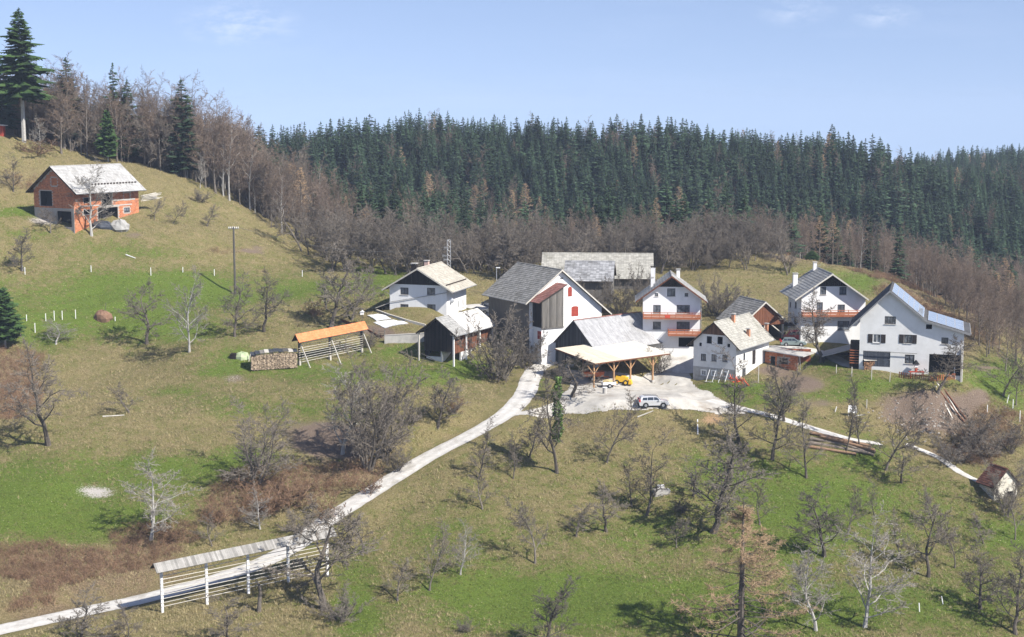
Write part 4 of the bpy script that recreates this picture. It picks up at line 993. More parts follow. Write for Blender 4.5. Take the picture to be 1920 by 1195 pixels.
# lean-to and wood boxes on its left side
lt = MB(); zt = 3.3; lt.prism([(H10.wl-6.2, zt-1.9), (H10.wl-.02, zt), (H10.wl-.02, zt+.12), (H10.wl-6.2, zt-1.78)], 3.5, 10); lt.build('lean_to_roof', M_conc, H10.root)
lt = MB(); lt.box(H10.wl-6.0, H10.wl-5.8, 3.8, 9.8, -2.5, zt-1.9); lt.box(H10.wl-6, H10.wl-.02, 9.6, 9.8, -2.5, zt-1.9); lt.build('lean_to_wall', M_black, H10.root)
lt = MB(); lt.box(H10.wl-1.5, H10.wl-.02, 1.2, 3.2, -1.2, 4.6)
lt.build('stair_tower_boards', M_dark, H10.root)
for k in range(6): b = MB(); b.box(H10.wl-1.55, H10.wl-.1, 1.0, 1.15, 1.0+k*.42, 1.12+k*.42); b.build('step', M_balc, H10.root)

# brick barn on the left hill
zg = 21.2
H11 = House('brick_barn', 'unplastered red brick barn with light grey tiled roof on the left hill', 'barn', -92.5, 300, zg, -31, sym(14.35, 28.4-zg, 5.29), 19.24, wall_px=(65, 139.2, 400), oh=.9, ohb=.6, sink=5)
W11 = lambda a, b, c, d, k='window', o={}: (40+a/6.857, 290+b/6.857, 40+c/6.857, 290+d/6.857, k, o)
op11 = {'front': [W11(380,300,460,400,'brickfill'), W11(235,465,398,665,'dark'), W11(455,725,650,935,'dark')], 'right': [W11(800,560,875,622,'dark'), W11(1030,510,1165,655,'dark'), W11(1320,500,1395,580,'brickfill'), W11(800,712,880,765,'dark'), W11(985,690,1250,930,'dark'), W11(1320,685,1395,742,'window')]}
H11.walls(M_mortar, op11); H11.roof(R_light, tw=.4, tl=.5, verge=M_dark)
def lay(H, face, zlo, holes):
    b = MB(); t3 = H.to3(face); a, e = (H.wl, H.wr) if face == 'front' else (H.y0, H.y1); top = (lambda u: H.zr(u)-.25) if face == 'front' else (lambda u: H.zr(H.wr)-.2)
    bh, bw = .30, .46; z = zlo; i = 0
    while z < 14:
        u = a - (bw/2 if i % 2 else 0)
        while u < e:
            u0, u1 = max(u, a)+.012, min(u+bw, e)-.012
            if u1-u0 > .1 and z+bh < min(top(u0), top(u1)) and not any(u1 > h[0]-.02 and u0 < h[1]+.02 and z+bh > h[2]-.02 and z < h[3]+.02 for h in holes):
                o = random.uniform(-.022, -.006); c = [t3(u0, z+.012, o), t3(u1, z+.012, o), t3(u1, z+bh-.012, o), t3(u0, z+bh-.012, o)]; f = [t3(u0, z+.012, .01), t3(u1, z+.012, .01), t3(u1, z+bh-.012, .01), t3(u0, z+bh-.012, .01)]
                b.raw(c+f, [(0,1,2,3),(0,4,5,1),(1,5,6,2),(2,6,7,3),(3,7,4,0)])
            u += bw
        z += bh; i += 1
    b.build('bricks', M_brick, H.root, stuff=True)
lay(H11, 'front', H11.px('front', 110, 290+690/6.857)[1], H11.rects('front', [q[:4] for q in op11['front']])); lay(H11, 'right', -1.2, H11.rects('right', [q[:4] for q in op11['right']]))
zc = H11.px('front', 110, 290+690/6.857)[1]
b = MB(); b.box(H11.px('front', 40+425/6.857, 400)[0], H11.wr+.01, H11.y0-.04, H11.y0-.004, zc-.25, zc-.02); b.build('concrete_band', M_conc, H11.root)
for u in (H11.px('front', 40+436/6.857, 400)[0], H11.wr-.18): b = MB(); b.box(u-.17, u+.17, H11.y0-.045, H11.y0-.005, -3, zc-.26); b.build('concrete_pillar', M_conc, H11.root)
for sp in ((800,665,1000), (1170,590,1460), (1000,668,1420)):
    y0, z0 = H11.px('right', 40+sp[0]/6.857, 290+sp[1]/6.857); y1, _ = H11.px('right', 40+sp[2]/6.857, 290+sp[1]/6.857); b = MB(); b.box(H11.wr+.025, H11.wr+.06, y0, y1, z0-.12, z0+.12); b.build('lintel', M_conc, H11.root)
sg = MB()
for i in range(15): sg.box(5.2, 5.45, 6+i*.85, 6.35+i*.85, H11.zr(5.2)+.08, H11.zr(5.2)+.32)
sg.build('snow_guards', M_deck, H11.ro, stuff=True)
b = MB()
for i in range(14): b.beam((6.4+random.uniform(-.6,.6), 18.6, 4.9+(i % 5)*.28), (6.4+random.uniform(-1.2,1.2), 23.5, 5.2+(i % 5)*.3), .2, .1)
bs_ = b.build('board_stack', M_pale, None); bs_.parent = None; bs_.location = (-92.5, 300, zg); bs_.rotation_euler = (0,0,math.radians(-31)); tag(bs_, 'rough pile of pale boards sticking out under the brick barn eave', 'boards')
b = MB(); h = H11.px('right', 40+1440/6.857, 290+830/6.857); b.box(H11.wr+.1, H11.wr+.35, h[0]-.4, h[0]+.4, h[1]-.5, h[1]+.5); b.build('meter_box', M_white, H11.root)

# little hut at the right edge
zg = -9.9
H12 = House('garden_hut', 'tiny cream hut with dark red-brown tiled roof at the lower right edge', 'hut', 69.71, 205, zg, 22, sym(4.9, -7.92-zg+.1, 2.45), 3.75, walls=(-2.0, 2.0), oh=.3, ohb=.3, sink=2.5)
H12.walls(mat('dull_cream_render', (.50,.47,.39), (.60,.57,.49), .9, .95, .3, 15, c3=(.42,.38,.30)), {'front': [(1888, 922, 1898, 940, 'dark')]}); H12.roof(R_brown, tw=.3, tl=.35, gutter=False)
zu = 37.0; q = ray_at(0, 243, 334)
hc = thing('small_hut', 'tiny white and red hut at the left edge under the trees', 'hut', (q.x, q.y, gz(q.x, q.y)))
b = MB(); b.box(-1.2, .9, -.8, .8, -1, 2.3); b.build('wall', M_redw, hc); b = MB(); b.prism([(-1.7, 2.5), (1.4, 2.2), (1.4, 2.4), (-1.7, 2.8)], -1.2, 1.2); b.build('roof', M_pale, hc); b = MB(); b.box(-.5, .1, -.85, -.81, -.2, 1.6); b.build('door', M_white, hc)

# ------------------------------------------------------------------ hay racks
def hayrack(name, label, posts, zb, ridge_h, eave_h, roof_m, half, post_m, rails, rail_m, pw, over=.6, brace=False, tw=.3, tl=.4, first_dark=False, railz=None):
    a, b = Vector(posts[0]), Vector(posts[-1]); d = Vector((b.x-a.x, b.y-a.y, 0)); L = d.length; rz = math.atan2(d.y, d.x)
    r = thing(name, label, 'hayrack', (a.x, a.y, a.z), rz); c, s_ = math.cos(-rz), math.sin(-rz)
    loc = [((p[0]-a.x)*c-(p[1]-a.y)*s_, p[2]-a.z) for p in posts]; dz = (b.z-a.z)/L
    E, R = eave_h, ridge_h
    f = lambda x, h: h + dz*x
    dk = MB()
    for sg in (-1, 1):
        dk.raw([(-over, sg*half, f(-over, E)), (L+over, sg*half, f(L+over, E)), (L+over, 0, f(L+over, R)), (-over, 0, f(-over, R)), (-over, sg*half, f(-over, E)-.1), (L+over, sg*half, f(L+over, E)-.1), (L+over, 0, f(L+over, R)-.1), (-over, 0, f(-over, R)-.1)],
               [(0,1,2,3), (7,6,5,4), (0,4,5,1), (0,3,7,4), (1,5,6,2)])
    ro = dk.build('roof', M_deck, r); t = MB()
    for sg in (-1, 1): tiles(t, Vector((-over, sg*half, f(-over, E)+.01)), Vector((L+over, sg*half, f(L+over, E)+.01)), Vector((-over, 0, f(-over, R)+.01)), tw, tl, .05)
    t.build('roof_tiles', roof_m, ro, stuff=True)
    for i, (x, z) in enumerate(loc):
        p = MB(); p.box(x-pw/2, x+pw/2, -pw/2, pw/2, z-.5, f(x, R)-.25); p.build('post', post_m, r)
        if brace:
            for sg in (-1,): k = MB(); k.beam((x+.12, 0, f(x, E)-.1), (x+.9, sg*2.1, z-.6), .14); k.build('brace', M_pale, r)
            k = MB(); k.box(x-.16, x+.16, -.3, .3, z-.6, z+.7); k.build('post_shoe', M_pale, r)
    for j in range(rails):
        h = (railz[0]+(railz[1]-railz[0])*j/(rails-1))
        for i in range(len(loc)-1):
            x0, x1 = loc[i][0]-.2, loc[i+1][0]+.2; sd = pw/2+.04
            k = MB(); k.tube((x0, -sd, f(x0, h)+random.uniform(-.04,.04)), (x1, -sd, f(x1, h)+random.uniform(-.04,.04)), .05, .04, 5); k.build('rail', rail_m, r)
    return r
K1 = [ray_at(561.4,682,246), ray_at(620.5,676,249.6), ray_at(677.8,663.4,254)]
for p in K1: p.z = gz(p.x, p.y)
hayrack('hayrack', 'hayrack with bright orange tiled roof and dark posts beside the firewood', K1, 0, ray_at(556,626,246).z-K1[0].z, ray_at(556,641,245.4).z-K1[0].z, R_orange, 1.15, M_dark, 9, M_pale, .26, over=.7, brace=True, railz=(.5, 3.6))
K2 = [ray_at(304.7,1150.6,167), ray_at(388.5,1126,169.8), ray_at(466.4,1108,172.5), ray_at(541.4,1091.4,175.2), ray_at(613.7,1078,178)]
for p in K2: p.z = min(p.z, gz(p.x, p.y))
R_plank = mat('grey_plank_roof', (.225,.215,.195), (.31,.295,.27), 1.2, .9, .2, 9, rnd=.28, c3=(.19,.178,.16))
hayrack('hayrack', 'long hayrack with grey plank roof on white concrete posts beside the lane', K2, 0, 6.15, 5.35, R_plank, 1.1, M_white, 10, M_pale, .28, over=.9, tw=.22, tl=1.4, railz=(.9, 5.0))

# ------------------------------------------------------------------ vegetation
M_bark = mat('grey_brown_bark', (0.105, 0.089, 0.074), (0.18, 0.156, 0.13), 3, 0.95, 0.5, 12, objrnd=.2)
M_twig = mat('grey_brown_twigs', (0.120, 0.101, 0.082), (0.19, 0.163, 0.132), 1.5, 0.95, objrnd=.25)
M_bark_d = mat('dark_bark', (0.065, 0.055, 0.046), (0.12, 0.103, 0.085), 3, 0.95, 0.5, 12, objrnd=.2)
M_twig_d = mat('dark_twigs', (0.115, 0.099, 0.082), (0.18, 0.156, 0.128), 1.5, 0.95, objrnd=.25)
M_bark_p = mat('pale_bark', (0.30, 0.285, 0.26), (0.42, 0.405, 0.375), 3, 0.9, 0.3, 12, objrnd=.15)
M_twig_p = mat('pale_grey_twigs', (0.20, 0.18, 0.155), (0.28, 0.255, 0.22), 1.5, 0.95, objrnd=.2)
M_twig_w = mat('brown_grey_wood_twigs', (0.130, 0.096, 0.072), (0.215, 0.162, 0.122), 0.5, 0.95, objrnd=.35)
M_twig_l = mat('larch_twigs', (0.28, 0.19, 0.11), (0.38, 0.27, 0.165), 1.0, 0.95, objrnd=.25)
M_needle = mat('spruce_needles', (0.017, 0.036, 0.020), (0.046, 0.073, 0.036), 0.55, 0.85, objrnd=.5, spec=0.2, rnd=0.35)
M_needle_b = mat('bright_spruce_needles', (0.022, 0.052, 0.014), (0.055, 0.095, 0.026), 0.8, 0.85, objrnd=.1, spec=0.2, rnd=0.35)
M_ivy = mat('ivy_leaves', (0.050, 0.10, 0.016), (0.14, 0.22, 0.045), 1.2, 0.6, spec=0.4, rnd=0.4)
M_bramble = mat('bramble_stems', (0.15, 0.088, 0.055), (0.26, 0.168, 0.105), 1.0, 0.95, objrnd=.3)

def polytube(mb, pts, rad, n):
    k = len(pts); vs = []; fs = []
    for i, p in enumerate(pts):
        d = (pts[min(i+1, k-1)] - pts[max(i-1, 0)]).normalized()
        u = Vector((0, 0, 1)) if abs(d.z) < .9 else Vector((1, 0, 0)); x = d.cross(u).normalized(); y = x.cross(d)
        for j in range(n):
            t = 2*math.pi*j/n; vs.append(p + (x*math.cos(t) + y*math.sin(t))*rad[i])
    for i in range(k-1):
        for j in range(n): fs.append((i*n+j, i*n+(j+1) % n, (i+1)*n+(j+1) % n, (i+1)*n+j))
    mb.raw(vs, fs)
def spike(mb, a, b, r):
    d = (b-a).normalized(); u = Vector((0, 0, 1)) if abs(d.z) < .9 else Vector((1, 0, 0)); x = d.cross(u).normalized()*r; y = x.cross(d)
    mb.raw([a+x, a-x*.5+y*.87, a-x*.5-y*.87, b], [(0,1,3), (1,2,3), (2,0,3)])
def grow(seed, h=8.0, r=.16, stems=1, spread=.9, nch=(9, 6, 6, 4), ang=(55, 45, 42, 40), ratio=(.55, .5, .45, .5), start=.28, bend=(.10, .25, .35, .3), trop=(.05, .12, .05, 0), tw=.013, lean=0, top_taper=.25, splay=.3, droop=0.0, crown_shape=1.0):
    rg = random.Random(seed); T, C = MB(), MB(); G = 2.39996
    def br(p, d, L, rad, lev, az):
        if lev >= len(nch):
            e = p + (d + Vector((rg.gauss(0,.25), rg.gauss(0,.25), rg.gauss(0,.25)-droop))).normalized()*L; spike(C, p, e, max(rad, tw)); return
        seg = (6, 4, 3, 2, 2)[min(lev, 4)]; pts = [p]; q = p.copy(); dd = d.copy()
        for i in range(seg):
            dd = (dd + Vector((rg.gauss(0, bend[min(lev,3)]), rg.gauss(0, bend[min(lev,3)]), rg.gauss(0, bend[min(lev,3)]*.6) + trop[min(lev,3)] - (droop*.5 if lev >= 2 else 0)))).normalized()
            q = q + dd*(L/seg); pts.append(q)
        tp = top_taper if lev == 0 else .3
        rad_s = [max(rad*(1-(1-tp)*i/seg), tw*.8) for i in range(seg+1)]
        if lev == 0: rad_s[0] *= 1.35
        polytube(T if lev <= 1 else C, pts, rad_s, (7, 5, 3, 3)[min(lev, 3)])
        n_ = nch[lev]; st = start if lev == 0 else .22
        for k in range(n_):
            t = st + (1-st)*(k+rg.uniform(.1, .9))/n_; fi = min(t*seg, seg-1e-4); i = int(fi); f = fi-i
            pos = pts[i].lerp(pts[i+1], f); ax = (pts[i+1]-pts[i]).normalized(); u = Vector((0,0,1)) if abs(ax.z) < .9 else Vector((1,0,0))
            x = ax.cross(u).normalized(); y = x.cross(ax); a = az + k*G + rg.uniform(-.5, .5); th = math.radians(ang[min(lev,3)]*rg.uniform(.7, 1.3))*(1.0 if lev else (1.15-.45*t))
            cd = ax*math.cos(th) + (x*math.cos(a) + y*math.sin(a))*math.sin(th)
            fall = (1-.55*t*crown_shape) if lev == 0 else (1-.45*t)
            cl = L*ratio[min(lev,3)]*fall*rg.uniform(.75, 1.2)*(spread if lev == 0 else 1)
            cr = (rad_s[i]*(1-f)+rad_s[i+1]*f)*(.55 if lev == 0 else .6)
            br(pos, cd, cl, cr, lev+1, rg.uniform(0, 6.28))
        br(pts[-1], dd, L*.35, rad_s[-1]*.8, lev+1, rg.uniform(0, 6.28))
    for s_ in range(stems):
        a = 6.28*s_/max(1, stems) + rg.uniform(-.4, .4); sp = splay*rg.uniform(.5, 1.3) if stems > 1 else 0
        d = Vector((math.cos(a)*sp + lean, math.sin(a)*sp, 1)).normalized()
        br(Vector((math.cos(a)*.12*(stems > 1), math.sin(a)*.12*(stems > 1), -.25)), d, h*.74*(rg.uniform(.75, 1.05) if stems > 1 else 1), r*(.75 if stems > 1 else 1), 0, rg.uniform(0, 6.28))
    return T, C
def conifer(seed, h=25.0, rad=3.3, bare=.12, whorls=34, per=7, droop=.35, ragged=.25, tip=.9, zj=1.0):
    rg = random.Random(seed); T, C = MB(), MB()
    polytube(T, [Vector((0,0,-.5)), Vector((0,0,h*.3)), Vector((0,0,h*.7)), Vector((0,0,h*.985))], [h*.0135, h*.011, h*.006, .02], 6)
    for w in range(whorls):
        t = w/(whorls-1); z = h*(bare + (tip+.085-bare)*t); R = rad*(1-t)**.72*(1+rg.uniform(-ragged, ragged)*.6) + .18
        if t < .12: R *= .72 + 2.2*t
        n_ = per if t < .8 else max(4, per-2); a0 = rg.uniform(0, 6.28)
        for k in range(n_):
            a = a0 + 6.283*k/n_ + rg.uniform(-.3, .3); L = R*rg.uniform(1-ragged, 1+ragged*.6); dx, dy = math.cos(a), math.sin(a); sx, sy = -dy, dx
            z0 = z + rg.uniform(-.5, .5)*zj; dr = droop*(1.1-t*1.5); rv = rg.random()
            P0 = Vector((0, 0, z0)); P1 = Vector((dx*L*.55, dy*L*.55, z0-L*dr*.55)); P2 = Vector((dx*L, dy*L, z0-L*dr*.7))
            S = Vector((sx, sy, 0)); wd = L*.20+.12
            C.raw([P0+S*.08, P1+S*wd-Vector((0,0,wd*.5)), P2, P1-S*wd-Vector((0,0,wd*.5)), P1+Vector((0,0,.12))], [(0,1,4), (1,2,4), (2,3,4), (3,0,4)], rv)
            m_ = 5 if L > 1.2 else 3
            for j in range(m_):
                f = .3 + .65*j/m_; b = P0.lerp(P1, f/.55) if f < .55 else P1.lerp(P2, (f-.55)/.45)
                for sg in (-1, 1):
                    ln = (L*.30*(1.15-f)+.28)*rg.uniform(.7, 1.3); e = b + S*(sg*ln*.75) + Vector((dx*ln*.5, dy*ln*.5, -ln*rg.uniform(.25, .75)))
                    g = Vector((dx, dy, 0))*(ln*.26+.05)
                    C.raw([b-g, b+g, e], [(0,1,2)], rv*.7+.3*rg.random())
    for k in range(5): a = 1.256*k; C.raw([Vector((math.cos(a)*.22, math.sin(a)*.22, h*.955)), Vector((math.cos(a+1.2)*.22, math.sin(a+1.2)*.22, h*.955)), Vector((0,0,h*1.005))], [(0,1,2)])
    return T, C
def larch(seed, h=16.0, rad=4.2, twigs=9, bare=.12, whorls=20, fuzz=True):
    rg = random.Random(seed); T, C = MB(), MB()
    polytube(T, [Vector((0,0,-.5)), Vector((0,0,h*.35)), Vector((0,0,h*.7)), Vector((0,0,h*.99))], [h*.016, h*.012, h*.007, .02], 6)
    for w in range(whorls):
        t = w/(whorls-1); z = h*(bare+(.93-bare)*t); R = rad*(1-t)**.75*rg.uniform(.7, 1.15)+.3
        for k in range(4 if t < .6 else 5):
            a = rg.uniform(0, 6.28); d = Vector((math.cos(a), math.sin(a), 0))
            pts = [Vector((0,0,z)), d*R*.45+Vector((0,0,z-R*.10)), d*R*.8+Vector((0,0,z-R*.04)), d*R+Vector((0,0,z+R*.17))]
            polytube(T if t < .7 else C, pts, [.05*(1-t)+.02, .04*(1-t)+.015, .025, .012], 4)
            m_ = int((twigs*(.12+1.4*t))*max(1, R*.9))
            for j in range(m_):
                f = rg.uniform(.25, 1); i = min(int(f*3), 2); b = pts[i].lerp(pts[i+1], f*3-i)
                e = b + Vector((rg.gauss(0,.32), rg.gauss(0,.32), rg.uniform(-.55, .5)))*(.9 if fuzz else .7) + d*.15
                spike(C, b, e, .020)
                for q in range(3): c = b.lerp(e, rg.uniform(.3, .9)); spike(C, c, c+Vector((rg.gauss(0,.15), rg.gauss(0,.15), rg.gauss(0,.15))), .016)
    return T, C
class Kind:
    """a tree mesh pair (trunk, crown) at its own size"""
    def __init__(s, TC, mt, mc, h, half):
        s.T, s.C, s.h, s.half = TC[0].mesh('trunk', mt), TC[1].mesh('crown', mc), h, half
        s.mt, s.mc, s.mb = mt, mc, TC
    def joined(s):
        m = MB(); m.v = s.mb[0].v + s.mb[1].v; k = len(s.mb[0].v); m.f = s.mb[0].f + [tuple(i+k for i in f) for f in s.mb[1].f]; m.r = s.mb[0].r + s.mb[1].r
        me = m.mesh('tree', None); me.materials.append(s.mt); me.materials.append(s.mc)
        me.polygons.foreach_set('material_index', np.r_[np.zeros(len(s.mb[0].f), dtype=np.int32), np.ones(len(s.mb[1].f), dtype=np.int32)])
        return bpy.data.objects.new('tree', me)
def extent(TC):
    v = np.array([tuple(p) for p in TC[1].v]); return float(np.percentile(v[:,2], 99.5)), float(np.percentile(np.hypot(v[:,0], v[:,1]), 93))
def mk(TC, mt, mc): hh, w = extent(TC); return Kind(TC, mt, mc, hh, w)
def plant(kind, loc, h, half, rz, name, label, cat='tree', group=None, tilt=(0, 0)):
    r = bpy.data.objects.new(name, None); COL.objects.link(r); r.location = loc; r.rotation_euler = (tilt[0], tilt[1], rz); r.empty_display_size = .3
    sz = h/kind.h; sx = half/kind.half if half else sz
    r.scale = (sx, sx, sz); tag(r, label, cat, group)
    for nm, me_ in (('trunk', kind.T), ('crown', kind.C)):
        o = bpy.data.objects.new(nm, me_); COL.objects.link(o); o.parent = r
    return r
def scatter(name, pts, scl, rot, var, objs, label, cat=None):
    """uncountable stuff: one object whose points carry copies of the given small meshes"""
    me = bpy.data.meshes.new(name); me.from_pydata([tuple(p) for p in pts], [], [])
    a = me.attributes.new('scl', 'FLOAT_VECTOR', 'POINT'); a.data.foreach_set('vector', np.asarray(scl, dtype=np.float32).ravel())
    a = me.attributes.new('rot', 'FLOAT', 'POINT'); a.data.foreach_set('value', np.asarray(rot, dtype=np.float32))
    a = me.attributes.new('var', 'INT', 'POINT'); a.data.foreach_set('value', np.asarray(var, dtype=np.int32))
    o = bpy.data.objects.new(name, me); COL.objects.link(o); o['kind'] = 'stuff'; o['label'] = label
    if cat: o['category'] = cat
    ng = bpy.data.node_groups.new(name, 'GeometryNodeTree')
    ng.interface.new_socket('Geometry', in_out='INPUT', socket_type='NodeSocketGeometry'); ng.interface.new_socket('Geometry', in_out='OUTPUT', socket_type='NodeSocketGeometry')
    N, Lk = ng.nodes, ng.links; gi = N.new('NodeGroupInput'); go = N.new('NodeGroupOutput'); jn = N.new('GeometryNodeJoinGeometry')
    def attr(nm, tp): q = N.new('GeometryNodeInputNamedAttribute'); q.data_type = tp; q.inputs['Name'].default_value = nm; return q.outputs['Attribute']
    sv, rv, vv = attr('scl', 'FLOAT_VECTOR'), attr('rot', 'FLOAT'), attr('var', 'INT')
    cx = N.new('ShaderNodeCombineXYZ'); Lk.new(rv, cx.inputs['Z']); er = N.new('FunctionNodeEulerToRotation'); Lk.new(cx.outputs[0], er.inputs[0])
    for i, ob in enumerate(objs):
        oi = N.new('GeometryNodeObjectInfo'); oi.inputs['Object'].default_value = ob; oi.inputs['As Instance'].default_value = True
        cm = N.new('FunctionNodeCompare'); cm.data_type = 'INT'; cm.operation = 'EQUAL'; Lk.new(vv, cm.inputs[2]); cm.inputs[3].default_value = i
        ip = N.new('GeometryNodeInstanceOnPoints'); Lk.new(gi.outputs[0], ip.inputs['Points']); Lk.new(cm.outputs[0], ip.inputs['Selection'])
        Lk.new(oi.outputs['Geometry'], ip.inputs['Instance']); Lk.new(er.outputs[0], ip.inputs['Rotation']); Lk.new(sv, ip.inputs['Scale']); Lk.new(ip.outputs[0], jn.inputs[0])
    Lk.new(jn.outputs[0], go.inputs[0]); md = o.modifiers.new('scatter', 'NODES'); md.node_group = ng
    return o

# tree kinds
FRUIT = [mk(grow(s, 7, .115, nch=(10, 8, 8, 7), bend=(.16, .32, .35, .3), spread=1.05, start=.24, tw=.0132), M_bark, M_twig) for s in (1, 2, 3)]
DENSE = [mk(grow(s, 8, .14, nch=(14, 9, 8, 7), bend=(.10, .25, .35, .3), spread=.85, start=.18, tw=.0145), M_bark_d, M_twig_d) for s in (4, 5)]
GNARL = [mk(grow(s, 7, .15, nch=(10, 8, 8, 7), bend=(.22, .42, .45, .4), ang=(65, 55, 50, 45), spread=1.1, start=.25, tw=.0138), M_bark_d, M_twig) for s in (6, 7)]
SLIM = [mk(grow(s, 8, .085, nch=(13, 7, 7, 6), ang=(42, 42, 42, 40), spread=.65, start=.16, tw=.0118), M_bark_d, M_twig) for s in (8, 9)]
PALE_T = [mk(grow(s, 8, .10, nch=(14, 8, 7, 6), ang=(50, 42, 40, 40), spread=.85, start=.14, tw=.0118), M_bark_p, M_twig_p) for s in (10, 11)]
MULTI = [mk(grow(s, 8, .10, stems=k, nch=(9, 7, 6, 6), ang=(40, 40, 40, 40), spread=.75, start=.12, splay=.35, tw=.0132), M_bark, M_twig) for s, k in ((12, 5), (13, 6))]
BUSH = [mk(grow(s, 4, .05, stems=12, nch=(6, 6, 6, 5), ang=(40, 42, 45, 45), spread=.8, start=.08, splay=.8, tw=.011), M_bark_d, M_twig_d) for s in (14, 15)]
RBUSH = [mk(grow(s, 4, .05, stems=9, nch=(5, 5, 5, 5), ang=(40, 42, 45, 45), spread=.8, start=.1, splay=.8, tw=.0138), M_bramble, M_bramble) for s in (36, 37)]
BEECH = [mk(grow(s, 18, .20, nch=(14, 7, 7, 5), ang=(46, 44, 42, 40), spread=.85, start=.24, tw=.019, bend=(.06, .22, .3, .3), trop=(.03, .18, .05, 0)), M_bark, M_twig_w) for s in (16, 17, 18)]
PBEECH = [mk(grow(s, 18, .17, nch=(13, 6, 6, 5), ang=(42, 44, 42, 40), spread=.7, start=.34, tw=.019, bend=(.05, .2, .3, .3)), M_bark_p, M_twig_w) for s in (19,)]
LARCH = [mk(larch(20, 16, 4.8, twigs=21, whorls=19), M_bark_d, M_twig_l)]
FLARCH = [mk(larch(21, 22, 3.6, twigs=10, whorls=26), M_bark, M_twig_l)]
SPRUCE = [mk(conifer(s, 25, rd, whorls=wh, ragged=rag, per=pr), M_bark_d, M_needle) for s, rd, wh, rag, pr in ((30, 4.1, 30, .35, 8), (31, 3.3, 32, .5, 7), (32, 4.7, 27, .45, 9), (33, 3.8, 31, .6, 8), (38, 4.4, 24, .6, 9), (39, 3.0, 34, .4, 7))]
BIGSPR = [mk(conifer(34, 27, 4.2, bare=.40, whorls=62, per=8, droop=.85, ragged=.6, zj=1.6), M_bark_p, M_needle_b)]
YOUNG = [mk(conifer(35, 9, 1.9, bare=.22, whorls=40, per=9, droop=.45, ragged=.35, zj=.6), M_bark_p, M_needle_b)]

